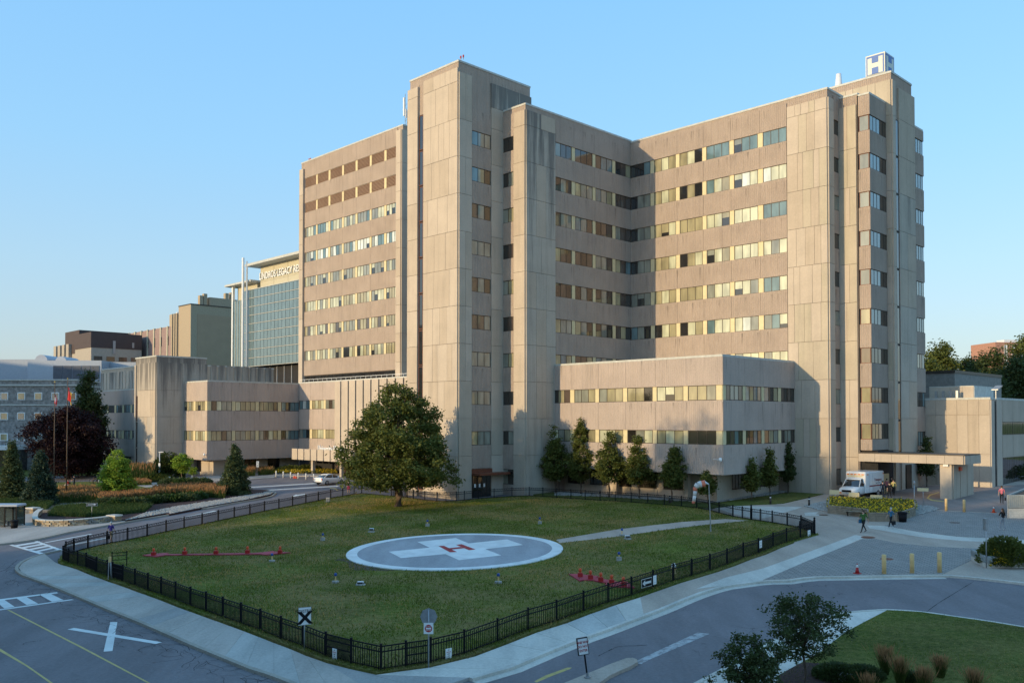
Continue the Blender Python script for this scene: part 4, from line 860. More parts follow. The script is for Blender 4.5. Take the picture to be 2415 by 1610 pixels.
MT['greystone'] = M('grey_stone', (.27, .25, .235), .9, .5, 1.6, .6, 2.5); sx_ = lambda x, Y=168: atY('a', x, Y)[0]+85; sz = lambda y, k='a': CAMZ+(992-px(k, 0, y)[1])/2115.6*168-2.6
ws_ = MB().box(-60, sx_(610), 0, 14, -3, sz(1160)).build('wall', MT['greystone'], st)
MB().box(-60, sx_(612), -.25, 14, sz(1207), sz(1195)).build('string_course', MT['coping'], st); MB().box(-60, sx_(612), -.15, 14.1, sz(1165), sz(1155)).build('coping', MT['coping'], st); MB().box(-60, sx_(612), -.12, 0, sz(1362), sz(1352)).build('string_course', MT['coping'], st)
for i in range(-3, 5):
    for (yt, k) in ((1258, 'a'), (1416, 'a'), (178, 'b'), (390, 'b')):
        xc = 35+134.5*i; za = sz(yt, k); zb_ = za-1.0
        fr = MB().box(sx_(xc-31), sx_(xc+31), -.12, .05, za-1.42, za).build('window', MT['white'], st)
        MB().box(sx_(xc-24), sx_(xc+24), -.16, -.08, za-1.28, za-.16).build('pane', GL[random.choice(['grey', 'dark', 'blue', 'tan'])], fr)
MB().box(-60, sx_(240), -5.5, 0, sz(340, 'b'), sz(300, 'b')).build('porch_roof', MT['white_metal'], st); MB().box(-60, sx_(220), -4.5, 0, -3, sz(340, 'b')).build('porch', GL['dark'], st)
# brick flats beyond the trees on the right
QF = atY('7', 2100, 458); bf = thing('brick_apartment_tower', 'red brick apartment tower rising behind the trees on the far right', 'building', (QF[0], QF[1], 4), .12)
MT['redbrick'] = M('red_brick', (.42, .22, .16), .9, .1, 1); fz = CAMZ+(992-px('7', 0, 1170)[1])/2115.6*458-4
MB().box(0, 30, 0, 20, -4, fz).build('wall', MT['redbrick'], bf); MB().box(7, 14, 3, 9, fz, fz+1.6).build('penthouse', MT['white_metal'], bf)
for r in range(14):
    for c in range(3): 
        f_ = MB().box(4.7+4.3*c, 6.5+4.3*c, -.1, .05, fz-3.2-2.9*r-1.2, fz-1.5-2.9*r).build('window', MT['white'], bf); MB().box(4.9+4.3*c, 5.55+4.3*c, -.16, -.05, fz-3.0-2.9*r-1.2, fz-1.7-2.9*r).build('pane', GL['dark'], f_)
# ------------------------------------------------------------------ unseen blocks added behind the viewpoint to shade the foreground and left
def block(name, label, a0, a1, b0, b1, zt_):
    Q_ = ab2(a0, b0); r_ = thing(name, label, 'building', (Q_[0], Q_[1], 0), -YA)
    MB().box(0, a1-a0, 0, b1-b0, -3, zt_).build('wall', MT['beige'], r_); MB().box(-.2, a1-a0+.2, -.2, b1-b0+.2, zt_, zt_+.4).build('coping', MT['coping'], r_)
    for f in range(int(zt_/3.6)):
        m_ = MB().box(.5, a1-a0-.5, b1-b0, b1-b0+.06, 1.2+3.6*f, 2.9+3.6*f).build('window', GL['dark'], r_)
    return r_
block('shade_building', 'long beige building added unseen behind the viewpoint to shade the foreground', -85.6, 45, -50, -26, 22.2)
block('shade_building', 'taller beige building added unseen behind the viewpoint to shade the left side', -290, -176.0, -60, -26, 38)

# ------------------------------------------------------------------ trees and plants
def leaves(C, n, spread, size, rng, up=.0, asp=.55):
    """n leaf faces round each cluster centre; returns (m, 4, 3)"""
    m = C.shape[0]*n; c = np.repeat(C, n, 0)+rng.normal(0, 1, (m, 3))*np.array([spread, spread, spread*.75])
    a = rng.normal(0, 1, (m, 3)); a[:, 2] = a[:, 2]*.6+up; a /= np.linalg.norm(a, axis=1)[:, None]
    b = np.cross(a, rng.normal(0, 1, (m, 3))); b /= np.linalg.norm(b, axis=1)[:, None]; s = size*rng.uniform(.6, 1.35, (m, 1))
    return np.stack([c-a*s, c+b*s*asp, c+a*s, c-b*s*asp], 1)
def crown_pts(n, prof, R, z0, z1, rng, lobes=.25, levels=0, shell=.5):
    t = rng.uniform(0, 1, n*4); r = np.interp(t, [p[0] for p in prof], [p[1] for p in prof]); keep = rng.uniform(0, 1, n*4) < (r/max(p[1] for p in prof))**1.3
    t, r = t[keep][:n], r[keep][:n]; th = rng.uniform(0, 2*np.pi, len(t)); f = rng.uniform(0, 9, 6)
    lob = 1+lobes*(np.sin(3*th+f[0]+7*t)+.7*np.sin(5*th+f[1]-11*t)+.6*np.sin(2*th+f[2]+19*t)+.5*np.sin(9*th+f[3]+5*t))/1.6
    if levels: lob *= .72+.34*(1-((t*levels+.15*np.sin(3*th+f[4])) % 1))
    rr = R*r*lob*np.sqrt(rng.uniform(shell**2, 1, len(t)))
    z = z0+(z1-z0)*t
    if levels: z = z-.10*rr
    return np.stack([rr*np.cos(th), rr*np.sin(th), z], 1)
def tree(name, label, Q, H, R, z0, prof, mat, ncl, nl, spread, lsz, rng=None, trunk=.2, lobes=.25, levels=0, group=None, lean=(0, 0), up=0, bark='bark', shell=.5, limbs=10, cat='tree', dz=.1):
    rng = rng or np.random.default_rng(abs(hash(label)) % 1000 if 0 else len(label)*7+int(H*10))
    t = gthing(name, label, cat, Q, 0, group, dz)
    C = crown_pts(ncl, prof, R, z0, H, rng, lobes, levels, shell); C[:, 0] += lean[0]*C[:, 2]/H; C[:, 1] += lean[1]*C[:, 2]/H
    npmesh('crown', leaves(C, nl, spread, lsz, rng, up), MT[mat], t)
    top = np.array([lean[0]*.8, lean[1]*.8, H*.82]); m = MB(); zf = z0+(H-z0)*.12
    pts = [(0, 0, -.3), (0, 0, 0), (.02*H*.3, 0, z0*.5+.1), (lean[0]*.15-.02*H, .01*H, zf), (lean[0]*.5, lean[1]*.5, (zf+H)/2), tuple(top)]
    m.tube(pts, [trunk*1.7, trunk*1.25, trunk, trunk*.85, trunk*.5, trunk*.12], 9)
    for i in range(limbs):
        c = C[rng.integers(len(C))]; zb = min(c[2]-.1, zf+(c[2]-zf)*rng.uniform(.1, .6)) if c[2] > zf else zf*.9; b = np.array([lean[0]*zb/H, lean[1]*zb/H, zb])
        mid = (b+c)/2+rng.normal(0, .06*R, 3); m.tube([b, mid, c*.98+b*.02], [trunk*.42, trunk*.25, trunk*.07], 6)
    m.build('trunk', MT[bark], t, True); return t
def dims(Q, k, ytop, w): return high(Q, k, (Q[0]/Q[1]*2115.6+1207.5-TILES[k][0])*TILES[k][2], ytop), w/TILES[k][2]/2*Q[1]/2115.6
OV = [(0, .4), (.1, .85), (.25, 1), (.5, .72), (.75, .36), (.92, .14), (1, .04)]
ROUND = [(0, .35), (.15, .75), (.4, 1), (.7, .9), (.9, .55), (1, .15)]
CONE = [(0, .85), (.06, 1), (.35, .66), (.65, .34), (.85, .13), (1, .01)]
Q = P('c', 2115, 1165); H, R = dims(Q, 'c', 20, 1130)
bt = tree('shade_tree', 'large dark green broadleaf tree standing on the lawn in front of the near tower', Q, H, R*.91, 2.2, [(0, .55), (.06, .92), (.2, 1.0), (.42, .84), (.6, .76), (.78, .5), (.92, .26), (1, .06)], 'leaf', 520, 95, .36, .15, np.random.default_rng(5), .42, .22, shell=.35, limbs=26)
row = [('d', 1605, 805, 160, 255, 'first'), ('e', 435, 965, 365, 215, 'second'), ('e', 660, 990, 440, 230, 'third'), ('e', 897, 1000, 480, 240, 'fourth'), ('e', 1155, 1030, 565, 180, 'fifth')]
for i, (k, x, y, yt, wd, o) in enumerate(row):
    Q = P(k, x, y); H, R = dims(Q, k, yt, wd)
    lab = ['narrow dark tree nearest the stained tower at the left end of the row', 'tallest tree of the row along the low block', 'yellowish pointed tree between the tallest and the fullest of the row', 'full sunlit tree in front of the middle of the low block', 'slender leaning tree at the right end of the row by the low block'][i]
    tree('street_tree', lab, Q, H, R, 1.7, OV, 'leaf', 130, 60, .22, .12, np.random.default_rng(120+i), .09, .28, group='young trees in front of the low block', lean=(.35 if i == 4 else 0, 0), limbs=12, shell=.25)
for i, (x, y, yt, wd, lab) in enumerate([(1440, 1042, 765, 115, 'small thin tree just behind the windsock'), (1788, 1018, 690, 125, 'shortest tree on the side lawn right of the low block corner'), (1932, 1003, 595, 105, 'slim yellow green tree second on the side lawn'), (2075, 962, 550, 115, 'dark slim tree against the right end of the low block'), (2198, 940, 585, 130, 'dark rounded tree in front of the blank pale pilaster')]):
    Q = P('e', x, y); H, R = dims(Q, 'e', yt, wd)
    tree('street_tree', lab, Q, H, R, H*.28, OV, 'leaf_dark' if i in (3, 4) else 'leaf', 60, 60, .22, .13, np.random.default_rng(30+i), .06, .25, group='small trees on the side lawn', limbs=8, shell=.2)
Q = ab2(onA(108, 'k', 1270, 1200)[0], 108); H, R = dims(Q, 'k', 850, 150)
tree('street_tree', 'lone pointed tree behind the ambulance canopy', Q, H, R*.9, H*.22, OV, 'leaf_dark', 60, 60, .25, .14, np.random.default_rng(40), .07)
Q = P('c', 600, 1052); H, R = dims(Q, 'c', 550, 300); tree('spruce', 'dark green spruce at the end of the planting bed before the entrance', Q, H, R, .15, CONE, 'needle', 420, 60, .20, .13, np.random.default_rng(41), .13, .12, 6, shell=.15)
Q = P('b', 120, 885); H, R = dims(Q, 'b', 255, 330); tree('spruce', 'green conifer at the left edge behind the bus shelter', Q, H, R, .2, CONE, 'needle', 420, 60, .24, .14, np.random.default_rng(42), .14, .12, 6, shell=.15)
Q = P('b', 410, 915); H, R = dims(Q, 'b', 350, 370); tree('spruce', 'broad blue green spruce right of the bus shelter', Q, H, R, .1, CONE, 'needle_dark', 520, 62, .22, .13, np.random.default_rng(43), .14, .12, 6, shell=.15)
Q = P('b', 700, 650); H, R = dims(Q, 'a', 1370, 640); tree('copper_beech', 'big purple leaved beech in front of the stone building', Q, H*.97, R*.86, .6, ROUND, 'leaf_copper', 520, 80, .42, .17, np.random.default_rng(44), .4, .38, shell=.3, limbs=20)
Q = atY('a', 700, 150); H = high(Q, 'a', 700, 1078); tree('dark_conifer', 'tall dark evergreen between the stone building and the left wing', Q, H, 2.9, .5, [(0, .8), (.3, 1), (.7, .7), (1, .1)], 'leaf_dark', 300, 55, .4, .22, np.random.default_rng(45), .3, .25, shell=.3)
Q = P('b', 1200, 858); H, R = dims(Q, 'b', 355, 290); tree('young_tree', 'bright lime green young tree among the orange grasses', Q, H, R, .15, [(0, .9), (.2, 1), (.5, .9), (.8, .62), (1, .15)], 'leaf_lime', 210, 70, .22, .13, np.random.default_rng(46), .08, .25)
Q = P('b', 1865, 690); H, R = dims(Q, 'b', 412, 170); tree('young_tree', 'small round lime green tree on a bare stem left of the spruce', Q, H, R, H*.38, ROUND, 'leaf_lime', 70, 60, .22, .13, np.random.default_rng(47), .06, .2)
Q = P('b', 1985, 668); H, R = dims(Q, 'b', 530, 70); tree('young_tree', 'tiny green sapling behind a small white sign', Q, H, R, H*.3, ROUND, 'leaf_lime', 20, 40, .15, .1, np.random.default_rng(48), .04, .2)
# foreground pair, closer so their leaves are finer
Q = P('j', 765, 1010); H, R = dims(Q, 'j', 335, 640); tree('foreground_tree', 'dark spreading small tree nearest the camera on the right, the taller one', Q, H, R*.95, H*.32, [(0, .3), (.12, .75), (.35, .95), (.6, 1), (.85, .8), (1, .35)], 'leaf_dark', 175, 44, .115, .058, np.random.default_rng(49), .05, .26, shell=.15, limbs=40)
Q = P('j', 370, 1230); H, R = dims(Q, 'j', 640, 500); tree('foreground_tree', 'lower leafy tree cut by the bottom edge of the picture', Q, H, R*.95, H*.3, [(0, .5), (.3, 1), (.6, .95), (.85, .6), (1, .3)], 'leaf_dark', 170, 44, .11, .058, np.random.default_rng(50), .05, .3, shell=.2, limbs=30)
# background wood on the right
for i, (x, yt, wd, Y, mt_, lab) in enumerate([(1610, 1188, 300, 205, 'leaf', 'sunlit tree with a rounded head right of the far tower'), (1500, 1340, 160, 190, 'leaf', 'low light green tree beside the last bay of the hospital'), (1860, 1310, 230, 215, 'leaf_dark', 'loose dark tree in the gap before the brick tower'), (2080, 1250, 420, 205, 'leaf_dark', 'wide dark tree in front of the brick tower'), (2300, 1330, 300, 188, 'leaf_dark', 'dark tree low against the annex roof at the right edge'), (2370, 1120, 300, 200, 'leaf', 'tall tree cut by the right edge of the picture'), (1730, 1470, 300, 185, 'leaf_dark', 'bushy dark tree above the rear block'), (2010, 1440, 340, 180, 'leaf_dark', 'low spreading tree right behind the plant box')]):
    Q = atY('7', x, Y); H = high(Q, '7', x, yt); R = wd/3.824/2*Y/2115.6
    tree('background_tree', lab, Q, H, R, H*.12, ROUND, mt_, 330, 46, .75, .3, np.random.default_rng(60+i), .35, .34, group='trees beyond the annex', limbs=10, shell=.3)
# trees of the street behind the viewpoint
for i, (a, hh) in enumerate([(-83, 22), (-75.5, 28.5), (-71, 29), (-65, 26.5), (-57, 26), (-49, 25)]):
    Q = ab2(a, -20); tree('street_tree', 'tall maple behind the viewpoint, '+('leftmost and lowest of six', 'second from the left', 'third from the left and tallest', 'fourth from the left', 'fifth from the left', 'rightmost of six')[i], Q, hh, 4.2, 6, ROUND, 'leaf', 170, 28, .9, .42, np.random.default_rng(80+i), .4, .3, group='tall maples behind the viewpoint')

def inpoly(pts, n, rng):
    pts = np.array(pts); lo, hi = pts.min(0), pts.max(0); out = np.zeros((0, 2))
    while len(out) < n:
        q = rng.uniform(lo, hi, (n*3, 2)); c = np.zeros(len(q), bool); j = len(pts)-1
        for i in range(len(pts)):
            cond = ((pts[i, 1] > q[:, 1]) != (pts[j, 1] > q[:, 1])) & (q[:, 0] < (pts[j, 0]-pts[i, 0])*(q[:, 1]-pts[i, 1])/(pts[j, 1]-pts[i, 1]+1e-9)+pts[i, 0]); c ^= cond; j = i
        out = np.vstack([out, q[c]])
    return out[:n]
def blades(name, XY, h, lean, wdt, mats, rng, plume=0, dz=.15, parent=None, kind='stuff', origin=(0, 0)):
    n = len(XY); z = GX*XY[:, 0]+GY*XY[:, 1]+dz; b = np.column_stack([XY, z]); d = rng.normal(0, lean, (n, 3)); d[:, 2] = 1; hh = (h*rng.uniform(.55, 1.1, n))[:, None]
    t = b+d*hh; s = rng.normal(0, 1, (n, 3)); s[:, 2] = 0; s = s/np.linalg.norm(s, axis=1)[:, None]*wdt
    V = np.stack([b-s, b+s, t+s*.15, t-s*.15], 1); mi = np.zeros(n)
    if plume:
        k = rng.uniform(0, 1, n) < plume; p0 = b[k]+d[k]*hh[k]*.72; p1 = b[k]+d[k]*hh[k]*1.12; s2 = s[k]*1.7
        V = np.concatenate([V, np.stack([p0-s2*.4, (p0+p1)/2-s2, p1, (p0+p1)/2+s2], 1)]); mi = np.concatenate([mi, np.ones(k.sum())])
    V = V-np.array([origin[0], origin[1], G(*origin)])
    return npmesh(name, V, mats, parent, kind=kind, mi=mi)
def stuff(o, label, cat): tag(o, label, cat, kind='stuff'); return o
rg = np.random.default_rng(3)
def band(pts, n, h, label, plume=.5, lean=.16, wdt=.035, name='feather_grass', mats=('blade', 'plume'), dz=.18): return stuff(blades(name, inpoly(pts, n, rg), h, lean, wdt, [MT[m] for m in mats], rg, plume, dz), label, 'grass')
band(PP('b', (1015,930),(1300,905),(1570,880),(1560,845),(1300,860),(1030,880)), 5200, 1.0, 'orange plumed feather grass between the lime tree and the path gap')
band(PP('b', (1575,870),(1900,850),(2310,865),(2320,800),(1900,790),(1580,820)), 7800, 1.15, 'orange plumed feather grass running up to the spruce')
band(PP('b', (600,900),(1060,890),(1070,800),(800,790),(600,800)), 6500, .95, 'orange topped grass behind the lime tree, left part', .3)
band(PP('b', (1320,730),(1560,722),(1500,690),(1330,690)), 1800, .6, 'pale orange grass patch by the entrance path', .8)
band(PP('b', (490,1050),(1000,1065),(1490,1010),(1560,950),(1200,940),(800,945),(560,975)), 15000, .55, 'low green mounding grass behind the curved stone wall', 0, .4, .03, 'mounding_grass', ('juniper', 'plume'))
band(PP('b', (0,950),(480,985),(540,930),(300,895),(0,880)), 7000, .6, 'green ground cover under the two spruces by the shelter', 0, .35, .035, 'ground_cover', ('juniper', 'plume'))
band(PP('b', (1330,690),(1590,690),(1590,655),(1340,640)), 3800, 2.3, 'tall dark reed grass against the stair tower', .1, .1, .045, 'reed_grass', ('juniper', 'plume'))
band(PP('c', (700,885),(790,880),(780,850),(700,850)), 900, 1.2, 'tuft of brown reed grass under the left block', .5)
band(PP('c', (820,875),(960,865),(960,840),(820,845)), 1500, 1.0, 'low reed grass left of the yellow flower bed', .2)
def shrub(name, label, Q, rx, h, mat='juniper', n=900, ln=.42, group=None, flat=1.0, cat='shrub', flowers=0):
    r_ = gthing(name, label, cat, Q, random.uniform(0, 6), group, .15); m = n; th = rg.uniform(0, 2*np.pi, m); rr = rx*np.sqrt(rg.uniform(0, 1, m)); 
    c = np.column_stack([rr*np.cos(th), rr*np.sin(th)*flat, h*np.sqrt(np.clip(1-(rr/rx)**2, 0, 1))*rg.uniform(.25, 1, m)]); d = np.column_stack([np.cos(th), np.sin(th), np.full(m, .75)])+rg.normal(0, .35, (m, 3))
    d /= np.linalg.norm(d, axis=1)[:, None]; s = np.cross(d, rg.normal(0, 1, (m, 3))); s /= np.linalg.norm(s, axis=1)[:, None]; L = ln*rg.uniform(.5, 1.1, (m, 1))
    npmesh('foliage', np.stack([c-s*L*.1, c+d*L*.5-s*L*.22, c+d*L, c+d*L*.5+s*L*.22], 1), MT[mat], r_)
    mb = MB()
    for i in range(5): a = i*1.3; mb.tube([(0, 0, -.1), (rx*.3*math.cos(a), rx*.3*math.sin(a), h*.4), (rx*.6*math.cos(a), rx*.6*math.sin(a), h*.6)], [.03, .02, .01], 5)
    mb.build('stems', MT['bark'], r_)
    if flowers:
        cc = c[rg.integers(0, m, flowers)]+np.array([0, 0, ln*.5]); npmesh('blossom', leaves(cc, 3, .04, .07, rg, 0, .8), MT['flower'], r_)
    return r_
J = [(1090, 935, 1.3), (1240, 945, 1.4), (1400, 935, 1.4), (1540, 915, 1.3), (1640, 905, 1.3), (1780, 895, 1.5), (1900, 885, 1.5), (2010, 870, 1.1), (1760, 715, 1.6), (1900, 715, 1.7), (2050, 710, 1.6)]
for i, (x, y, r) in enumerate(J):
    shrub('juniper', ['dark spiky juniper at the front left of the planting bed', 'spreading juniper near the white arrow sign', 'spreading juniper in the bed below the grass gap', 'dark juniper mound where the two grass bands meet', 'juniper left of centre on the upper slope of the bed', 'juniper in the middle of the upper slope', 'juniper right of the middle on the upper slope', 'rightmost juniper below the second grass band', 'flat juniper under the small round tree, left one', 'flat juniper behind the second grass band, middle', 'flat juniper just left of the spruce'][i], P('b', x, y), r, .7, 'juniper' if i % 2 else 'needle', 1100, .55, 'junipers in the left planting bed')
shrub('shrub', 'round golden ornamental grass clump behind the fence by the side door', P('d', 615, 800), 1.3, 1.15, 'leaf_lime', 2600, .5)
shrub('shrub', 'dark green shrub low in front of the side door bed', P('d', 400, 800), 2.0, 1.0, 'leaf', 2200, .3)
shrub('shrub', 'dark broad shrub left of the small round tree', P('b', 1725, 660), 2.2, 4.0, 'leaf_dark', 3500, .6); shrub('shrub', 'dark low hedge shrub beneath the left block', P('b', 1600, 680), 2.6, 1.1, 'leaf', 1800, .4)
shrub('shrub', 'leafy green bush above the yellow flower bed by the entrance', P('c', 1120, 838), 2.4, 1.0, 'leaf', 2200, .35); shrub('shrub', 'second leafy bush above the yellow flower bed', P('c', 1280, 838), 1.9, 1.1, 'leaf', 1600, .35)
shrub('shrub', 'dark clipped bushes before the annex glazing', P('k', 2250, 1330), 2.4, 2.0, 'leaf_dark', 2200, .35)
shrub('shrub', 'big loose green bush in the concrete planter at the right edge', P('f', 2240, 1000)+np.array([0, .8]), 1.5, 1.7, 'leaf', 5200, .3); shrub('shrub', 'low yellow flowering plants in the corner of the right planter', P('f', 2150, 1005)+np.array([0, .4]), .8, .95, 'leaf', 1200, .25, flowers=260)
shrub('juniper', 'dark low juniper beside the mulch on the near island', P('j', 1010, 935), .95, .45, 'leaf_dark', 5200, .16); shrub('juniper', 'dark low juniper behind the nearest feather grass', P('j', 1190, 940), .75, .42, 'leaf_dark', 3600, .16); shrub('juniper', 'small dark juniper between the near grass clumps', P('j', 1560, 960), .5, .3, 'leaf_dark', 1500, .15)
for i, (x, y, yt, lab) in enumerate([(1345, 920, 722, 'tall feather grass clump farthest left on the near island'), (1455, 990, 795, 'full feather grass clump, second from the left on the near island'), (1745, 940, 785, 'wide feather grass clump in the middle of the near island'), (1635, 1060, 870, 'low feather grass clump cut by the bottom edge'), (1995, 1080, 885, 'rightmost feather grass clump on the near island'), (1220, 1080, 920, 'feather grass tips left of the rock at the bottom edge')]):
    Q = P('j', x, y); hh = high(Q, 'j', x, yt)*.95; th = rg.uniform(0, 2*np.pi, 620); r_ = .13*np.sqrt(rg.uniform(0, 1, 620)); XY = np.column_stack([Q[0]+r_*np.cos(th), Q[1]+r_*np.sin(th)])
    root = gthing('feather_grass', lab, 'grass clump', Q, 0, 'feather grass clumps on the near island', .15)
    blades('foliage', XY, hh, .20, .007, [MT['blade'], MT['plume']], rg, .55, .15, root, None, (Q[0], Q[1])); root.children[0].location.z = -.15
# flower beds
def flowers(name, pts, n, h, label, dz):
    root = inpoly(pts, n, rg); c = np.column_stack([root, GX*root[:, 0]+GY*root[:, 1]+dz+rg.uniform(.4, 1, n)*h]); V = leaves(c, 4, .10, .085, rg); mi = np.repeat((rg.uniform(0, 1, n) < .5).astype(int), 4); mi[rg.uniform(0, 1, len(mi)) < .2] = 0
    return stuff(npmesh(name, V, [MT['leaf'], MT['flower']], mi=mi), label, 'flowers')
flowers('flower_bed', PP('c', (935,860),(1350,858),(1540,862),(1540,845),(1350,832),(1000,838)), 2600, .5, 'strip of yellow flowers behind the white bollards at the entrance', .15)
# stones
def rocks(name, pts, n, s, label, dz=.2):
    XY = inpoly(pts, n, rg); V = []; F = []; oct_ = np.array([(1,0,0),(0,1,0),(-1,0,0),(0,-1,0),(0,0,.7),(0,0,-.5)]); tr = [(0,1,4),(1,2,4),(2,3,4),(3,0,4),(1,0,5),(2,1,5),(3,2,5),(0,3,5)]
    out = np.zeros((n*8, 3, 3))
    for i in range(n):
        r = rg.uniform(0, 6.3); c_, s_ = math.cos(r), math.sin(r); v = oct_*s*rg.uniform(.6, 1.3)*rg.uniform(.7, 1.2, (6, 3)); v = np.column_stack([v[:, 0]*c_-v[:, 1]*s_, v[:, 0]*s_+v[:, 1]*c_, v[:, 2]])+np.array([*XY[i], G(*XY[i])+dz])
        for j, f in enumerate(tr): out[i*8+j] = v[list(f)]
    return stuff(npmesh(name, out, MT['stone'], k=3), label, 'stones')
rocks('river_stones', PP('b', (1285,1092),(1500,1015),(1800,950),(2352,880),(2352,905),(1700,1018)), 1300, .13, 'pale river stones between the mulch and the drive kerb, near part')
rocks('river_stones', PP('c', (0,1180),(300,1130),(520,1095),(850,1042),(930,1020),(965,1034),(935,1052),(700,1104),(300,1176),(0,1236)), 2000, .13, 'pale river stones along the drive kerb up to the island tip')
rocks('river_stones', PP('e', (230,975),(600,985),(1000,1010),(1490,1035),(1850,985),(2120,940),(2110,925),(1800,950),(1480,995),(1000,975),(600,960),(230,945)), 2600, .14, 'pale stone strip along the foot of the low block', .16)
rocks('river_stones', PP('f', (370,445),(590,390),(590,500),(500,480)), 800, .12, 'pale stones left of the wooden flower planter', .16)
rocks('river_stones', PP('f', (1370,440),(1500,445),(1590,468),(1500,500),(1370,530)), 700, .12, 'pale stones right of the wooden flower planter', .16)
# grass tufts along the lawn edge and the verge outside the fence
VG = FENCE[:NF1]; XY = np.concatenate([np.array(resample(VG, 9000))+rg.normal(0, .17, (9001, 2))])
stuff(blades('edge_grass', XY, .22, .45, .018, [MT['grass2']], rg, 0, .08), 'untrimmed grass along the foot of the black fence', 'grass')

# ------------------------------------------------------------------ the black fence round the lawn
def fence(name, label, pts, gates=(), bigs=()):
    O = pts[0]; root = gthing(name, label, 'fence', O); pk = MB(); n = len(pts)
    post_v = {}
    for i, p in enumerate(pts):
        q = np.array(p)-O; z = GX*q[0]+GY*q[1]+.1; big = i in bigs; w_ = .065 if big else .045; h = 1.22 if big else 1.10
        m = MB().box(q[0]-w_, q[0]+w_, q[1]-w_, q[1]+w_, z-.2, z+h)
        if big: m.tube([(q[0], q[1], z+h), (q[0], q[1], z+h+.05), (q[0], q[1], z+h+.12), (q[0], q[1], z+h+.19)], [.03, .085, .085, .02], 10)
        else: m.box(q[0]-w_-.012, q[0]+w_+.012, q[1]-w_-.012, q[1]+w_+.012, z+h, z+h+.03)
        m.build('post', MT['black'], root)
        if i == n-1: break
        r = np.array(pts[i+1])-O; d = r-q; L = np.linalg.norm(d); t = d/L; nn = np.array([-t[1], t[0]]); dense = i in gates
        for hz in ((.12, .80, 1.02) if not dense else (.12, .5, .80, 1.02)):
            a = q+t*w_; b = r-t*w_
            mb = MB(); za = GX*a[0]+GY*a[1]+.1+hz; zb = GX*b[0]+GY*b[1]+.1+hz; V = []
            for (c, z0) in ((a, za), (b, zb)): V += [(*(c-nn*.02), z0-.026), (*(c+nn*.02), z0-.026), (*(c+nn*.02), z0+.026), (*(c-nn*.02), z0+.026)]
            mb.add(V, [(0, 1, 2, 3)[::-1], (4, 5, 6, 7), (0, 4, 5, 1)[::-1], (1, 5, 6, 2)[::-1], (2, 6, 7, 3)[::-1], (3, 7, 4, 0)[::-1]]).build('rail', MT['black'], root)
        k = max(2, int(L/(.135 if not dense else .075)))
        for j in range(1, k):
            c = q+d*j/k; z0 = GX*c[0]+GY*c[1]+.1; top = 1.0 if j % 2 or dense else .93; s = .0155
            pk.box(c[0]-s, c[0]+s, c[1]-s, c[1]+s, z0+.04, z0+top)
            if not j % 2 and not dense:
                e = t*(L/k)*.9; pk.add([(*(c-e*0-nn*s), z0+.91), (*(c+e-nn*s), z0+.91), (*(c+e-nn*s), z0+.93), (*(c-nn*s), z0+.93), (*(c+nn*s), z0+.91), (*(c+e+nn*s), z0+.91), (*(c+e+nn*s), z0+.93), (*(c+nn*s), z0+.93)], [(0, 1, 2, 3), (7, 6, 5, 4), (0, 4, 5, 1), (3, 2, 6, 7)])
    o = pk.build('pickets', MT['black'], root, kind='stuff'); return root
fence('iron_fence', 'black metal picket fence along the street and the drive in front of the lawn', FENCE, gates=(6, 19, 22), bigs=(NF1-1, NF1-2))
fence('iron_fence', 'black metal picket fence along the far side and the left drive side of the lawn', [FENCE[-1]]+FAR+[FENCE[0]], gates=(), bigs=(5, 0))
gt = gthing('fence_gate_return', 'short black fence return beside the signal post on the left', 'fence', P('g', 1035, 520), .55, None, .15)
for x in (0, .95): MB().box(x-.03, x+.03, -.03, .03, 0, 1.1).build('post', MT['black'], gt)
for z in (.5, .8, 1.0): MB().box(0, .95, -.018, .018, z-.02, z+.02).build('rail', MT['black'], gt)

# ------------------------------------------------------------------ signs
def facing(Q, extra=0): return -math.atan2(Q[0], Q[1])+extra      # turn a sign towards where it is read from
def board(root, x0, x1, z0, z1, mat, y=-.03, t=.012, name='sign_board', edge=None):
    if edge: MB().box(x0-.02, x1+.02, y, y+t, z0-.02, z1+.02).build(name, MT[edge], root)
    return MB().box(x0, x1, y-t*.6, y+t*.3 if edge else y+t, z0, z1).build(name, MT[mat], root)
def pole(root, h, r=.03, mat='grey_metal', lean=0, sq=False):
    m = MB(); m.tube([(0, 0, -.1), (lean, 0, h)], r, 8); return m.build('pole', MT[mat], root, True)
def scale_at(Q, k): return Q[1]/2115.6/TILES[k][2]                    # metres per tile pixel at a place
Q = P('h', 462, 1285); s = scale_at(Q, 'h'); r = gthing('pedestrian_sign', 'white pedestrian crossing sign with a big black X above the fence', 'sign', Q, facing(Q, .25), None, .12)
h0, h1 = high(Q, 'h', 452, 1025)-.12, high(Q, 'h', 452, 868)-.12; pole(r, h1-.1, .03); ww = 112*s/2; board(r, -ww, ww, h0, h1, 'white', -.05, .012, 'sign_board', 'grey_metal')
text('lettering', 'PEDESTRIAN', .20, MT['black'], r, (0, -.07, h1-.16), ext=.003, sx=.78); text('letter', 'X', (h1-h0)*.98, MT['black'], r, (0, -.07, (h0+h1)/2-.10), ext=.003, bold=.03, sx=1.15)
Q = P('h', 1610, 1450); s = scale_at(Q, 'h'); r = gthing('stop_sign', 'grey back of an octagonal sign above a small red and white no entry sign', 'sign', Q, facing(Q, -.1), None, .12)
hc = high(Q, 'h', 1598, 955)-.12; pole(r, hc+.3, .03); oc = .36
MB().tube([(0, .03, hc), (0, .045, hc)], oc, 8).build('sign_board', MT['grey_metal'], r)
z1, z0 = high(Q, 'h', 1598, 1008)-.12, high(Q, 'h', 1598, 1110)-.12; board(r, -.20, .20, z0, z1, 'white', -.05)
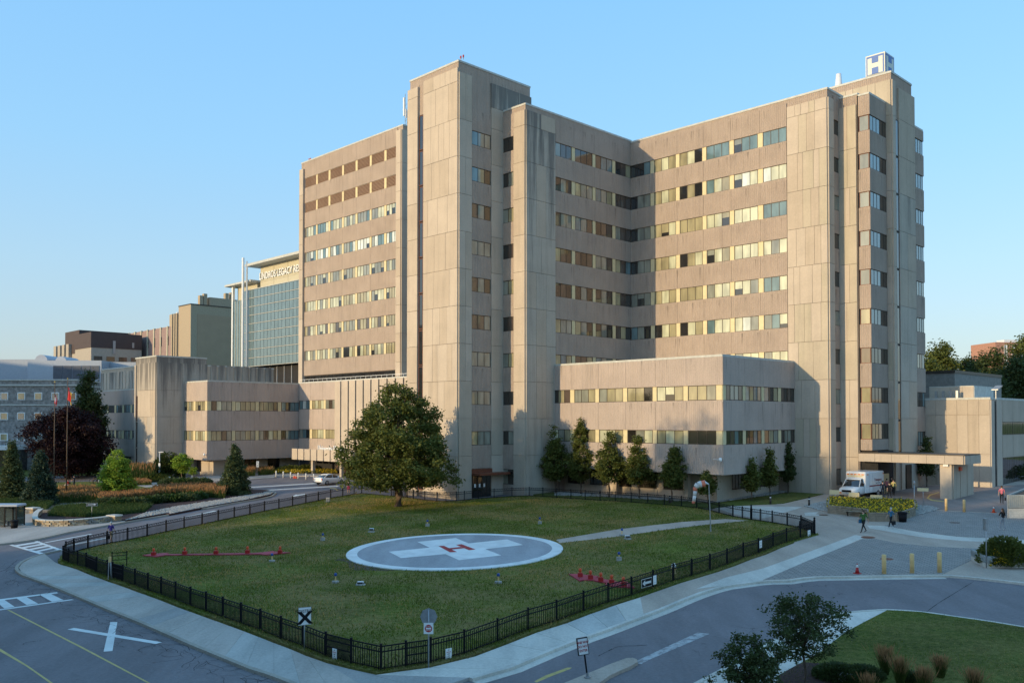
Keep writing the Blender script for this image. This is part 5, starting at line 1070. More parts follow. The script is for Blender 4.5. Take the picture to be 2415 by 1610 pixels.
MB().tube([(0, -.062, (z0+z1)/2), (0, -.066, (z0+z1)/2)], .155, 24).build('emblem', MT['red'], r); MB().box(-.11, .11, -.071, -.067, (z0+z1)/2-.03, (z0+z1)/2+.03).build('emblem', MT['white'], r)
text('lettering', 'DO NOT', .075, MT['white'], r, (0, -.07, (z0+z1)/2+.075), ext=.002); text('lettering', 'ENTER', .075, MT['white'], r, (0, -.07, (z0+z1)/2-.075), ext=.002)
Q = P('i', 727, 1550); s = scale_at(Q, 'i'); r = gthing('one_way_sign', 'white one way do not enter sign on a leaning dark post on the traffic island', 'sign', Q, facing(Q, .28), None, .14)
z1, z0 = high(Q, 'i', 680, 1150)-.14, high(Q, 'i', 690, 1295)-.14; ln = -(727-690)*s; 
MB().tube([(0, 0, 0), (ln*1.25, 0, z1)], .035, 8).build('pole', MT['black'], r); MB().tube([(0, 0, 0), (0, 0, .05)], .14, 10).build('base_plate', MT['grey_metal'], r); MB().tube([(0, 0, .05), (-.01, 0, .2)], .06, 10).build('collar', MT['grey_metal'], r)
bo = thing('sign_panel', None, None, (0, 0, 0)); bo.name = 'sign_panel'; bo.parent = r; bo.location = (ln, -.05, z0); bo.rotation_euler = (0, -.12, 0); hh = z1-z0; wq = 88*s/2
MB().box(-wq-.03, wq+.03, 0, .10, -.03, hh+.03).build('frame', MT['black'], bo); MB().box(-wq, wq, -.012, 0, 0, hh).build('sheet', MT['white'], bo)
for i, tx_ in enumerate(('ONE WAY', 'DO NOT', 'ENTER')): text('lettering', tx_, .13, MT['red'], bo, (0, -.018, hh*(.76-.26*i)), ext=.002, bold=.003, sx=.85)
def post_sign(k, base, top, bot, w_, label, mat='white', name='sign', lines=(), turn=0, lean=0, pm='grey_metal', edge=None, dz=.12, arrow=0, tc='black', above=0):
    Q = P(k, *base); s = scale_at(Q, k); r = gthing(name, label, 'sign', Q, facing(Q, turn), None, dz); z1, z0 = high(Q, k, base[0], top)-dz, high(Q, k, base[0], bot)-dz
    pole(r, z1+above, .028, pm, lean); x = lean; ww = w_*s/2; board(r, x-ww, x+ww, z0, z1, mat, -.05, .012, 'sign_board', edge)
    if arrow:
        m = MB(); d = arrow; cz = (z0+z1)/2; hh = (z1-z0)/2; m.add([(x-ww*.85*d, -.062, cz-hh*.28), (x+ww*.35*d, -.062, cz-hh*.28), (x+ww*.35*d, -.062, cz-hh*.75), (x+ww*.9*d, -.062, cz), (x+ww*.35*d, -.062, cz+hh*.75), (x+ww*.35*d, -.062, cz+hh*.28), (x-ww*.85*d, -.062, cz+hh*.28)], [tuple(range(7))]).build('arrow', MT['white'], r)
    for i, tx_ in enumerate(lines): text('lettering', tx_, (z1-z0)*.8/max(2, len(lines)), MT[tc], r, (x, -.062, z1-(z1-z0)*(i+.6)/(len(lines)+.2)), ext=.002, sx=.7)
    return r
post_sign('b', (943, 1062), 897, 925, 100, 'black arrow sign pointing right above the curved stone wall', 'black', 'arrow_sign', arrow=1, edge='white', dz=.2)
post_sign('b', (1740, 680), 625, 648, 22, 'small white sign low beside the bare stemmed tree', name='small_sign'); post_sign('b', (1976, 662), 608, 632, 20, 'small white sign in front of the sapling', name='small_sign')
post_sign('c', (820, 870), 733, 788, 22, 'white two part sign on a leaning pole left of the flower bed', lean=-.12, above=.05, lines=('E', 'H'))
post_sign('d', (1640, 800), 638, 680, 24, 'white square sign on a thin pole in front of the first street tree', pm='black', lines=('P', '2'))
post_sign('f', (1446, 445), 268, 298, 92, 'beige blank panel sign on a post in the pale stones', 'pier', name='panel_sign', turn=.05, lean=-.05)
for i, (b_, t_, bo_, w_, l_) in enumerate([((596, 395), 285, 325, 84, 'beige panel sign at the left end of the flower planter'), ((770, 415), 308, 346, 90, 'beige panel sign in the flowers before the ambulance grille'), ((985, 440), 330, 374, 100, 'brightest beige panel sign in the middle of the flowers')]):
    r = post_sign('f', b_, t_, bo_, w_, l_, 'pier', name='panel_sign', lean=.5 if i < 2 else .35)
    pole(r, high(P('f', *b_), 'f', b_[0], t_)-.12, .025, 'white_metal', 1.0 if i < 2 else .85)
Q = P('f', 1363, 478); r = gthing('camera_pole', 'thin grey pole with a round sensor beside the flower planter', 'pole', Q, 0, None, .12); hh = high(Q, 'f', 1372, 220); pole(r, hh-.25, .04); MB().tube([(0, 0, hh-.3), (0, 0, hh-.2), (0, 0, hh-.05), (0, 0, hh+.05)], [.05, .1, .1, .04], 10).build('sensor', MT['grey_metal'], r)
Q = P('f', 2013, 1005); s = scale_at(Q, 'f'); r = gthing('edge_on_sign', 'tall grey pole with a narrow sign seen edge on at the planter corner', 'sign', Q, 0, None, .12); hh = high(Q, 'f', 2020, 560); pole(r, hh, .035); MB().box(-.075, .075, -.10, .25, hh-.75, hh).build('sign_board', MT['grey_metal'], r)
# notices hung on the fence
def fence_sign(k, cx, y0, y1, w_, label, lines, dense=True, arrow=0, tc='black', cat='sign'):
    i = int(np.argmin([abs(px(k, cx, 0)[0]-(q[0]/q[1]*2115.6+1207.5)) for q in FENCE])); best = None
    for j in range(len(FENCE)-1):
        a, b = FENCE[j], FENCE[j+1]; ua, ub = a[0]/a[1]*2115.6+1207.5, b[0]/b[1]*2115.6+1207.5; u = px(k, cx, 0)[0]
        if (ua-u)*(ub-u) <= 0 and j > 3:
            rr = (u-1207.5)/2115.6; d = b-a; t = (rr*a[1]-a[0])/(d[0]-rr*d[1]); best = (a+d*t, math.atan2(d[1], d[0])); break
    Q, ang = best; nn = np.array([math.sin(ang), -math.cos(ang)]); Q = Q+nn*.07; z1, z0 = zat(Q, k, cx, y0), zat(Q, k, cx, y1); s = scale_at(Q, k)
    wid = w_*s/max(.3, abs(math.cos(ang+math.atan2(Q[0], Q[1])*1)))
    r = thing('fence_notice' if not arrow else 'arrow_sign', label, cat, (Q[0], Q[1], z0), ang); hgt = z1-z0
    if arrow:
        board(r, -wid/2, wid/2, 0, hgt, 'black', 0, .01, 'sign_board', 'white'); ww, hh, cz, d = wid/2, hgt/2, hgt/2, arrow
        MB().add([(-ww*.85*d, -.012, cz-hh*.3), (ww*.35*d, -.012, cz-hh*.3), (ww*.35*d, -.012, cz-hh*.8), (ww*.88*d, -.012, cz), (ww*.35*d, -.012, cz+hh*.8), (ww*.35*d, -.012, cz+hh*.3), (-ww*.85*d, -.012, cz+hh*.3)], [tuple(range(7))]).build('arrow', MT['line_white'], r)
    else:
        board(r, -wid/2, wid/2, 0, hgt, 'white', 0, .01)
        for i, tx_ in enumerate(lines): text('lettering', tx_, hgt*.78/max(4, len(lines)), MT['red' if tx_ == 'DANGER' else tc], r, (0, -.012, hgt*(1-(i+.75)/(len(lines)+.5))), ext=.001, sx=.8)
    return r
fence_sign('h', 762, 1248, 1352, 38, 'white danger notice on the fence left of the near corner', ('NO', 'DANGER', 'KEEP', 'OFF', 'GRASS')); fence_sign('h', 1790, 1246, 1350, 56, 'white danger notice on the fence right of the stop sign', ('NO', 'DANGER', 'KEEP', 'OFF', 'GRASS'))
fence_sign('i', 1260, 603, 675, 90, 'black arrow sign pointing left on the drive side fence', (), arrow=-1); fence_sign('i', 1335, 572, 655, 28, 'tall white no parking notice beside the black arrow sign', ('P', '-', '<>')); fence_sign('e', 1846, 1322, 1380, 18, 'narrow white notice on the fence nearing the gate', ('NO', 'DOGS')); fence_sign('f', 398, 648, 706, 22, 'white notice on the gate at the right corner of the fence', ('NO', 'DOGS'))
# signal post, hydrant, windsock
Q = P('g', 1015, 632); r = gthing('signal_post', 'grey post with an orange push button by the fence on the left', 'post', Q, 0, None, .12); hh = high(Q, 'g', 1015, 400)-.12
MB().tube([(.12, 0, 0), (.06, 0, .9), (0, 0, 1.4), (0, 0, hh-.35)], .055, 8).build('pole', MT['grey_metal'], r, True); MB().tube([(-.12, .05, 0), (-.1, .05, hh*.8)], .03, 6).build('pole', MT['grey_metal'], r); MB().box(-.07, .07, -.08, .06, hh-.35, hh).build('button_box', MT['yellowpost'], r)
Q = P('i', 1525, 580); r = gthing('fire_hydrant', 'yellow fire hydrant just inside the fence on the drive side', 'hydrant', Q, 0, None, .15); hh = high(Q, 'i', 1525, 458)-.15; f_ = hh/1.0
MB().tube([(0, 0, 0), (0, 0, .06*f_), (0, 0, .07*f_), (0, 0, .62*f_)], [.16, .16, .11, .11], 12).build('barrel', MT['yellowpost'], r, True); MB().tube([(0, 0, .62*f_), (0, 0, .66*f_), (0, 0, .84*f_), (0, 0, .95*f_), (0, 0, f_)], [.15, .15, .14, .09, .03], 12).build('bonnet', MT['white'], r, True)
for d in (-1, 1): MB().tube([(0, 0, .5*f_), (.2*d, 0, .5*f_)], [.06, .07], 10).build('nozzle', MT['yellowpost'], r)
MB().tube([(0, 0, .42*f_), (0, -.19, .42*f_)], [.07, .085], 10).build('nozzle', MT['yellowpost'], r)
Q = P('e', 1463, 1265); s = scale_at(Q, 'e'); r = gthing('windsock', 'limp orange and white windsock on a pole in the lawn', 'windsock', Q, 0, None, .15); hh = high(Q, 'e', 1450, 885)
MB().tube([(0, 0, -.1), (0, 0, .5), (-13*s, 0, hh)], [.075, .05, .04], 8).build('pole', MT['grey_metal'], r); x0 = -13*s
MB().tube([(x0, 0, hh-.05), (x0-.3, 0, hh+.05), (x0-35*s, 0, hh+.05)], [.04, .14, .26], 6).build('bridle', MT['white_metal'], r)
MT['sock'] = M('windsock_cloth', (.72, .20, .12), .8, .15, 3); MT['sockw'] = M('windsock_white', (.70, .64, .60), .8, .1, 3)
pt = [(x0-30*s, 0, hh), (x0-58*s, 0, hh-.05), (x0-85*s, 0, hh-.12), (x0-106*s, .02, hh-.32), (x0-107*s, .03, hh-.62), (x0-111*s, .03, hh-1.0), (x0-118*s, .04, hh-1.45), (x0-124*s, .05, hh-160*s)]
rr = [.27, .27, .25, .19, .15, .14, .13, .10]
for i in range(7): MB().tube(pt[i:i+2], rr[i:i+2], 12).build('sock_band', MT['sock' if i in (0, 3, 6) else 'sockw'], r, True)
# landing lights, floodlights and the two red arrows with their lamps
def landing_light(k, x, y, yt, label, block=True):
    Q = P(k, x, y); r = gthing('landing_light', label, 'landing light', Q, 0, 'blue landing lights on the lawn', .15); h = max(.6, high(Q, k, x, yt)-.1)
    if block: MB().bev(-.17, .17, -.14, .14, 0, h*.42, .04).build('concrete_base', MT['stone'], r)
    else: MB().tube([(0, 0, 0), (0, 0, h*.18), (0, 0, h*.2)], [.22, .22, .16], 12).build('concrete_base', MT['stone'], r)
    MB().tube([(0, 0, h*.15), (0, 0, h*.72)], .045, 8).build('stem', MT['yellowpost'], r); MB().tube([(0, 0, h*.68), (0, 0, h*.74), (0, 0, h*.95), (0, 0, h)], [.07, .10, .085, .03], 10).build('lens', MT['blue'], r, True)
for k, x, y, yt, l_, b_ in [('h', 163, 465, 430, 'blue landing light nearest the left red arrow', 0), ('h', 633, 268, 226, 'blue landing light on a block, left of the far floodlight', 1), ('h', 750, 662, 624, 'blue landing light just left of the near floodlight', 0), ('h', 2255, 666, 620, 'blue landing light alone on the near side of the pad', 0), ('h', 1600, 136, 96, 'blue landing light on a block beyond the pad, left of centre', 1), ('d', 1463, 1093, 1050, 'blue landing light on a block beyond the pad, right of centre', 1), ('d', 2195, 1436, 1385, 'blue landing light on a block right of the pad', 1), ('d', 2222, 1203, 1163, 'blue landing light by the concrete path', 0)]: landing_light(k, x, y, yt, l_, b_)
def flood(k, x, y, yt, label, up=0):
    Q = P(k, x, y); r = gthing('floodlight', label, 'floodlight', Q, 0, 'floodlights on the lawn', .15); h = high(Q, k, x, yt)-.15
    MB().tube([(0, 0, 0), (0, 0, .07)], [.32, .28], 16).build('concrete_base', MT['stone'], r); MB().tube([(0, 0, .09), (0, 0, h*.6)], .05, 8).build('stem', MT['grey_metal'], r); MB().bev(-.2, .2, -.16, .16, h*.5, h, .05).build('housing', MT['white_metal'], r); MB().box(-.17, .17, -.175, -.16, h*.53, h*.9).build('lens', MT['black'], r); MB().box(.2, .23, -.1, .1, h*.35, h*.8).build('bracket', MT['black'], r)
flood('h', 1083, 188, 137, 'white floodlight on the lawn beyond the left of the pad'); flood('h', 980, 682, 628, 'white floodlight on the near lawn, left of the pad'); flood('i', 1097, 255, 203, 'tilted floodlight beside the concrete path')
MB().bev(-.22, .22, -.16, .16, 0, .5, .06).build('stone_marker', MT['stone']); o = bpy.data.objects['stone_marker']; Q = P('c', 1465, 1122); o.location = (Q[0], Q[1], G(*Q)+.15); tag(o, 'pale stone marker by the far fence left of the shade tree', 'marker')
sheet('red_arrow', PP('g', (1318,412),(1400,401),(1560,391),(1535,403),(2352,392))+PP('h', (80,386),(170,374),(200,380),(335,388),(190,402),(105,410),(60,404),(0,404))+PP('g', (2000,408),(1530,413),(1440,427)), .235, MT['ground_red'], .07)
sheet('red_arrow', PP('i', (552,590),(640,593),(830,612),(800,628),(970,656),(1010,667),(1092,664),(1165,720),(1010,712),(890,693),(905,676),(770,648),(690,648),(655,654)), .235, MT['ground_red'], .07)
def red_lamp(k, x, y, yt, label, grp):
    Q = P(k, x, y); r = gthing('approach_lamp', label, 'approach lamp', Q, 0, grp, .235); h = max(.52, high(Q, k, x, yt)-.2)
    MB().bev(-.15, .15, -.15, .15, 0, h*.48, .03).build('base_block', MT['red'], r); MB().tube([(0, 0, h*.45), (0, 0, h*.8)], .05, 8).build('stem', MT['orange'], r); MB().tube([(0, 0, h*.6), (0, 0, h*.65), (0, 0, h*.95), (0, 0, h)], [.07, .1, .09, .03], 10).build('lens', MT['orange'], r, True)
for i, (k, x, y, yt) in enumerate([('g', 1420, 415, 353), ('g', 1708, 406, 347), ('g', 1997, 403, 344), ('g', 2288, 397, 338), ('h', 237, 397, 333)]): red_lamp(k, x, y, yt, 'red lamp on the left arrow, ' + ('leftmost of five', 'second from the left', 'the middle one', 'fourth from the left', 'the rightmost, nearest the pad')[i], 'red lamps on the left arrow')
for i, (x, y, yt) in enumerate([(660, 619, 546), (755, 640, 566), (850, 662, 585), (950, 684, 602), (1060, 706, 627)]): red_lamp('i', x, y, yt, 'red lamp on the right arrow, ' + ('farthest from the fence', 'second from its left tip', 'the middle one', 'second from the fence', 'half hidden by the fence')[i], 'red lamps on the right arrow')
# bollards, cones, bins
def bollard(k, x, y, yt, label, r_, mat, group, name='bollard', cap=0):
    Q = P(k, x, y); r = gthing(name, label, 'bollard', Q, 0, group, .12); h = high(Q, k, x, yt)-.12
    if cap: MB().tube([(0, 0, 0), (0, 0, h*.72)], r_, 12).build('shaft', MT['frame'], r, True); MB().tube([(0, 0, h*.72), (0, 0, h*.86)], r_*.8, 12).build('lens', MT['white'], r, True); MB().tube([(0, 0, h*.86), (0, 0, h*.95), (0, 0, h)], [r_*1.05, r_, r_*.4], 12).build('cap', MT['black'], r, True)
    else: MB().tube([(0, 0, -.05), (0, 0, h-.05), (0, 0, h-.015), (0, 0, h)], [r_, r_, r_*.85, r_*.4], 14).build('shaft', MT[mat], r, True); MB().tube([(0, 0, 0), (0, 0, .015)], [r_*1.35, r_*1.3], 14).build('base_ring', MT['kerb'], r)
for x, y, yt, l_ in [(1090, 1060, 866, 'yellow bollard nearest the red cone on the pavers'), (1342, 1053, 857, 'yellow bollard in the middle of the three on the pavers'), (1590, 1048, 845, 'yellow bollard nearest the kerb corner on the right'), (1650, 488, 362, 'yellow bollard by the pale stones at the ambulance drive'), (1812, 498, 372, 'yellow bollard in the drive, left of the far orange cone')]: bollard('f', x, y, yt, l_, .13 if y > 600 else .12, 'yellowpost', 'yellow steel bollards')
for i, (x, y, yt) in enumerate([(985, 887, 822), (1051, 891, 827), (1119, 895, 832), (1189, 900, 838), (1261, 908, 845), (1333, 915, 850), (1562, 935, 868)]): bollard('c', x, y, yt, 'slim white bollard at the entrance, ' + ['leftmost of the row', 'second from the left', 'just left of the cones', 'just right of the cones', 'fifth from the left', 'at the nose of the white car', 'behind the tail of the white car'][i], .09, 'white', 'white bollards before the entrance')
for k, x, y, yt, l_ in [('e', 95, 938, 893, 'bollard lamp at the foot of the stained pilaster'), ('e', 588, 965, 925, 'bollard lamp between the tallest and the third street tree'), ('e', 1140, 1038, 970, 'bollard lamp beside the leaning street tree'), ('e', 1937, 1045, 966, 'bollard lamp on the side lawn edge'), ('e', 2243, 1062, 978, 'brown bollard lamp by the pale stones'), ('f', 588, 290, 222, 'bollard lamp left of the ambulance'), ('k', 1378, 1352, 1262, 'bollard lamp behind the canopy pier'), ('k', 1748, 1425, 1318, 'bollard lamp right of the canopy pier')]: bollard(k, x, y, yt, l_, .10, 'black', 'short bollard lamps along the walks', 'bollard_lamp', 1)
def cone(k, x, y, yt, label, mat='orange', sc_=1):
    Q = P(k, x, y); r = gthing('traffic_cone', label, 'traffic cone', Q, .3, 'traffic cones', .13); h = high(Q, k, x, yt)-.13
    MB().bev(-.19, .19, -.19, .19, 0, .04, .03).build('base', MT['red' if mat == 'red' else 'orange'], r); R_ = lambda t: .14*(1-t)+.025*t
    for a, b, m_ in ((.04/h, .55, mat), (.55, .62, mat), (.62, .88, 'white'), (.88, 1, mat)): MB().tube([(0, 0, a*h), (0, 0, b*h)], [R_(a), R_(b)], 14).build('cone_band', MT['red' if m_ == 'red' else m_], r, True)
cone('f', 848, 1058, 948, 'dark red traffic cone beside the near yellow bollards', 'red'); cone('f', 2078, 502, 430, 'orange traffic cone at the far edge of the upper pavers'); cone('c', 1152, 899, 853, 'left one of two orange cones among the white bollards'); cone('c', 1168, 900, 856, 'right one of two orange cones among the white bollards')
def bin_(k, x, y, yt, label, w_=.3):
    Q = P(k, x, y); r = gthing('litter_bin', label, 'litter bin', Q, 0, 'black litter bins', .12); h = high(Q, k, x, yt)-.12
    MB().tube([(0, 0, 0), (0, 0, h*.85)], [w_*.82, w_], 16).build('drum', MT['black'], r, True); MB().tube([(0, 0, h*.85), (0, 0, h*.9), (0, 0, h)], [w_*1.12, w_*1.12, w_*.95], 16).build('lid', MT['black'], r, True)
bin_('f', 1258, 587, 482, 'black litter bin at the right end of the wooden planter', .36); bin_('d', 1056, 803, 733, 'dark litter bin by the side entrance', .42); bin_('b', 147, 1165, 1070, 'black litter bin in front of the bus shelter', .34); bin_('k', 2125, 1345, 1265, 'dark litter bin against the annex glazing', .4)
# covers in the paving
for k, x, y, r_, l_ in [('f', 945, 728, .52, 'round rusty cover where the pale walks meet'), ('f', 543, 524, .4, 'dark cover in the tan walk by the gate'), ('f', 1727, 594, .42, 'dark cover in the upper pavers'), ('f', 1112, 926, .42, 'rusty cover behind the left yellow bollard')]:
    Q = P(k, x, y); o = MB().tube([(0, 0, 0), (0, 0, .012)], r_, 20).build('manhole_cover', MT['frame_red' if 'rusty' in l_ else 'frame']); o.location = (Q[0], Q[1], G(*Q)+.132); o.rotation_euler = (math.atan(GY), -math.atan(GX), 0); tag(o, l_, 'manhole cover', 'manhole covers')
# bus shelter
Q = P('b', 75, 1155); s = scale_at(Q, 'b'); r = gthing('bus_shelter', 'glass bus shelter with dark posts and a flat pale roof', 'bus shelter', Q, 0, None, .12); hh = high(Q, 'b', 100, 925)
sg_ = glass('clear_pane', (.20, .24, .22), .05, .5, .05); sg_.node_tree.nodes['Principled BSDF'].inputs['Transmission Weight'].default_value = .8; sg_.node_tree.nodes['Principled BSDF'].inputs['Coat Weight'].default_value = 0
for x, y in ((-2.1, 0), (-.25, 0), (.85, 0), (.85, 1.4), (-.25, 1.4), (-2.1, 1.4)): MB().box(x-.05, x+.05, y-.05, y+.05, 0, hh-.15).build('post', MT['black'], r)
MB().bev(-2.25, .98, -.12, 1.55, hh-.18, hh, .06).build('roof', MT['clad'], r)
for x0, x1, y in ((-2.05, -.3, 1.4), (-.2, .8, 1.4), (-2.05, -.3, 0)): MB().box(x0, x1, y-.01, y+.01, .15, hh-.3).build('pane', sg_, r)
MB().box(.84, .86, .06, 1.34, .15, hh-.3).build('pane', sg_, r); MB().box(.35, .75, 1.33, 1.38, 1.2, 2.0).build('poster', MT['pier'], r); MB().box(-1.9, -.4, .95, 1.3, .42, .47).build('bench_seat', MT['grey_metal'], r); MB().box(-1.8, -1.7, .95, 1.3, 0, .42).build('bench_leg', MT['grey_metal'], r); MB().box(-.6, -.5, .95, 1.3, 0, .42).build('bench_leg', MT['grey_metal'], r)
# dry stone wall round the bed, stone by stone
MT['wstone'] = M('wall_stone', (.33, .25, .16), .9, .3, 5, .4, 9); MT['wstone2'] = M('wall_stone_grey', (.24, .23, .21), .9, .3, 5, .4, 9); MT['wstone3'] = M('wall_stone_pale', (.42, .36, .26), .9, .25, 5, .4, 9)
WL = PP('b', (420,1020),(372,1060),(358,1095),(362,1125),(400,1140),(520,1147),(700,1143),(900,1128),(1040,1112),(1130,1100)); O = WL[0]
wr = gthing('stone_wall', 'curved low dry stone wall round the front of the planting bed', 'wall', O, 0, None, .1); L_ = plen(WL); nst = int(L_/.42)
for row_ in range(3):
    pts = resample(WL, nst); 
    for i in range(nst):
        a, b = pts[i]-O, pts[i+1]-O; d = b-a; t = d/np.linalg.norm(d); nn = np.array([-t[1], t[0]]); j = random.uniform(-.03, .03); e0, e1 = random.uniform(.01, .03), random.uniform(.01, .03); sh = (row_ % 2)*.5*d
        q = [a+sh+t*e0-nn*(.2+j), b+sh-t*e1-nn*(.2+j), b+sh-t*e1+nn*.18, a+sh+t*e0+nn*.18]; z0 = .02+row_*.17
        MB().prism([tuple(c) for c in q], lambda x, y: GX*x+GY*y+z0, lambda x, y: GX*x+GY*y+z0+.155+j*.2).build('stone', MT[random.choice(['wstone', 'wstone', 'wstone2', 'wstone3'])], wr)
for i in range(nst//2):
    pts = resample(WL, nst//2); a, b = pts[i]-O, pts[i+1]-O; d = b-a; t = d/np.linalg.norm(d); nn = np.array([-t[1], t[0]]); q = [a+t*.01-nn*.26, b-t*.01-nn*.26, b-t*.01+nn*.24, a+t*.01+nn*.24]
    MB().prism([tuple(c) for c in q], lambda x, y: GX*x+GY*y+.53, lambda x, y: GX*x+GY*y+.61).build('coping_stone', MT['walk_new'], wr)
def pillar(k, x, y, yt, w_, label):
    Q = P(k, x, y); s = scale_at(Q, k); r = gthing('stone_pillar', label, 'pillar', Q, -.35, 'stone pillars at the planting bed', .1); h = high(Q, k, x, yt); hw = w_*s/2
    for z in range(4):
        for i in range(3): x0 = -hw*.85+hw*1.7*i/3; MB().box(x0+.01, x0+hw*1.7/3-.01, -.42+random.uniform(-.02, .02), .42, z*(h-.1)/4+.01, (z+1)*(h-.1)/4-.01).build('stone', MT[random.choice(['wstone', 'wstone2', 'wstone2'])], r)
    MB().bev(-hw, hw, -.52, .52, h-.1, h+.04, .06).build('cap_stone', MT['walk_new'], r)
pillar('b', 1175, 1098, 1030, 125, 'square stone pillar at the right end of the curved wall'); pillar('b', 338, 1012, 952, 110, 'square stone pillar behind the bus shelter path')
Q = P('b', 205, 1018); r = gthing('stone_wall', 'low grey stone wall between the shelter and the pillar', 'wall', Q, .12, None, .1)
for z in range(2):
    for i in range(8): MB().box(i*.42+.01, (i+1)*.42-.01, -.2, .2, z*.22+.01, (z+1)*.22-.01).build('stone', MT['wstone2'], r)
Q = P('j', 1090, 965); r = MB().add([(-.5, -.1, 0), (.5, -.15, 0), (.45, .3, 0), (-.45, .3, 0), (-.4, -.05, .28), (.1, -.1, .3), (.42, 0, .2), (.35, .22, .18), (-.35, .22, .3)], [(0, 1, 6, 5, 4), (1, 2, 7, 6), (2, 3, 8, 7), (3, 0, 4, 8), (4, 5, 8), (5, 6, 7, 8)]).build('boulder', MT['stone']); r.location = (Q[0], Q[1], G(*Q)+.15); tag(r, 'pale boulder at the bottom edge beside the low juniper', 'boulder')
# wooden flower planter with its benches
PW = PP('f', (588, 505), (745, 520), (960, 585), (1190, 590), (1365, 535), (1355, 470)); c0 = PW[0]; zt_ = .7
pw = gthing('wooden_planter', 'long timber planter full of yellow flowers beside the ambulance', 'planter', c0, 0, None, .12)
BK = PP('f', (590, 430), (860, 425), (1355, 470)); outline = [P('f', 588, 508), P('f', 940, 545), P('f', 950, 582), P('f', 1190, 582), P('f', 1215, 585), P('f', 1368, 530), P('f', 1368, 450), P('f', 592, 420)]
for i in range(len(outline)):
    a, b = outline[i]-c0, outline[(i+1) % len(outline)]-c0; d = b-a; L = np.linalg.norm(d); t = d/L; nn = np.array([-t[1], t[0]])
    for z in range(5):
        q = [a-nn*.07+t*.01, b-nn*.07-t*.01, b+nn*.07-t*.01, a+nn*.07+t*.01]; MB().prism([tuple(c) for c in q], lambda x, y: GX*x+GY*y+.01+z*.155, lambda x, y: GX*x+GY*y+(z+1)*.155-.012).build('timber', MT['wood'], pw)
MB().prism([tuple(p-c0) for p in outline], lambda x, y: GX*x+GY*y, lambda x, y: GX*x+GY*y+.66).build('soil_fill', MT['soil'], pw)
flowers('planter_flowers', outline, 3800, .26, 'yellow flowers with green leaves filling the timber planter', .58)
for i, (xa, xb_, y, l_) in enumerate([(590, 740, 500, 'plank bench on the left half of the timber planter'), (735, 945, 530, 'plank bench behind the man in the green shirt')]):
    A_, B_ = P('f', xa, y), P('f', xb_, y+14); d = B_-A_; L = np.linalg.norm(d); r = gthing('bench', l_, 'bench', A_, math.atan2(d[1], d[0]), 'timber benches on the planter', .12)
    for j in range(3): MB().box(0, L, -.42+.15*j, -.29+.15*j, .44, .49).build('seat_plank', MT['wood'], r)
    for x in (.25, L-.3): MB().add([(x, -.38, .44), (x+.08, -.38, .44), (x+.08, 0, .44), (x, 0, .44), (x, -.08, 0), (x+.08, -.08, 0), (x+.08, 0, 0), (x, 0, 0)], [(0, 1, 2, 3), (4, 7, 6, 5), (0, 4, 5, 1), (1, 5, 6, 2), (2, 6, 7, 3), (3, 7, 4, 0)]).build('bracket', MT['frame'], r)
Q = P('k', 2285, 1335); r = gthing('bench', 'grey metal bench in front of the annex glazing', 'bench', Q, -YA+.9, None, .12)
MB().box(-.9, .9, -.2, .25, .43, .48).build('seat', MT['grey_metal'], r); MB().box(-.9, .9, .25, .30, .5, .9).build('backrest', MT['grey_metal'], r)
for x in (-.8, .8): MB().box(x-.03, x+.03, -.18, .28, 0, .43).build('leg', MT['grey_metal'], r)
# concrete planters at the right edge
def planter(pts, h, label, ribbed=True, name='concrete_planter', fill='soil'):
    O = pts[0]; r = gthing(name, label, 'planter', O, 0, None, .1); n = len(pts)
    for i in range(n):
        a, b = pts[i]-O, pts[(i+1) % n]-O; d = b-a; L = np.linalg.norm(d); t = d/L; nn = np.array([-t[1], t[0]]); k = max(1, int(L/2.4))
        for j in range(k):
            A_, B_ = a+d*j/k, a+d*(j+1)/k; q = [A_-nn*.09+t*.008, B_-nn*.09-t*.008, B_+nn*.09-t*.008, A_+nn*.09+t*.008]
            MB().prism([tuple(c) for c in q], lambda x, y: GX*x+GY*y-.2, lambda x, y: GX*x+GY*y+h*.42).build('footing_block', MT['walk_new'], r)
            MB().prism([tuple(c) for c in q], lambda x, y: GX*x+GY*y+h*.44, lambda x, y: GX*x+GY*y+h).build('ribbed_panel', MT['planter'], r)
            if ribbed:
                m = MB(); kk_ = int(L/k/.16)
                for u in range(kk_): c = A_+(B_-A_)*(u+.5)/kk_-nn*.1; w2 = t*.04; m.prism([tuple(c-w2-nn*.02), tuple(c+w2-nn*.02), tuple(c+w2+nn*.02), tuple(c-w2+nn*.02)], lambda x, y: GX*x+GY*y+h*.5, lambda x, y: GX*x+GY*y+h-.06)
                m.build('ribs', MT['planter'], r, kind='stuff')
    MB().prism([tuple(p-O) for p in pts], lambda x, y: GX*x+GY*y-.1, lambda x, y: GX*x+GY*y+h-.12).build('soil_fill', MT[fill], r); return r
MT['planter'] = M('planter_concrete', (.30, .32, .31), .9, .15, 2, .3, 10)
a_ = P('f', 2015, 1005); h_ = high(a_, 'f', 2015, 885); dv = np.array([1.0, -.06]); up_ = np.array([.2, 1.0])
planter([a_, a_+dv*7, a_+dv*7+up_*3.0, a_+np.array([.45, 2.6])], h_-.1, 'ribbed concrete planter at the right edge with a green bush')
MB().box(1.9, 6, .1, .45, h_-.1, h_+.12).build('seat_slab', MT['walk_new'], bpy.data.objects['concrete_planter'])
b_ = P('f', 2212, 552); hb = high(b_, 'f', 2212, 330)
planter([b_, b_+np.array([7.0, -1.2]), b_+np.array([11, 5]), b_+np.array([6.6, 7.6])], hb-.1, 'high concrete retaining box at the right edge behind the walking woman')

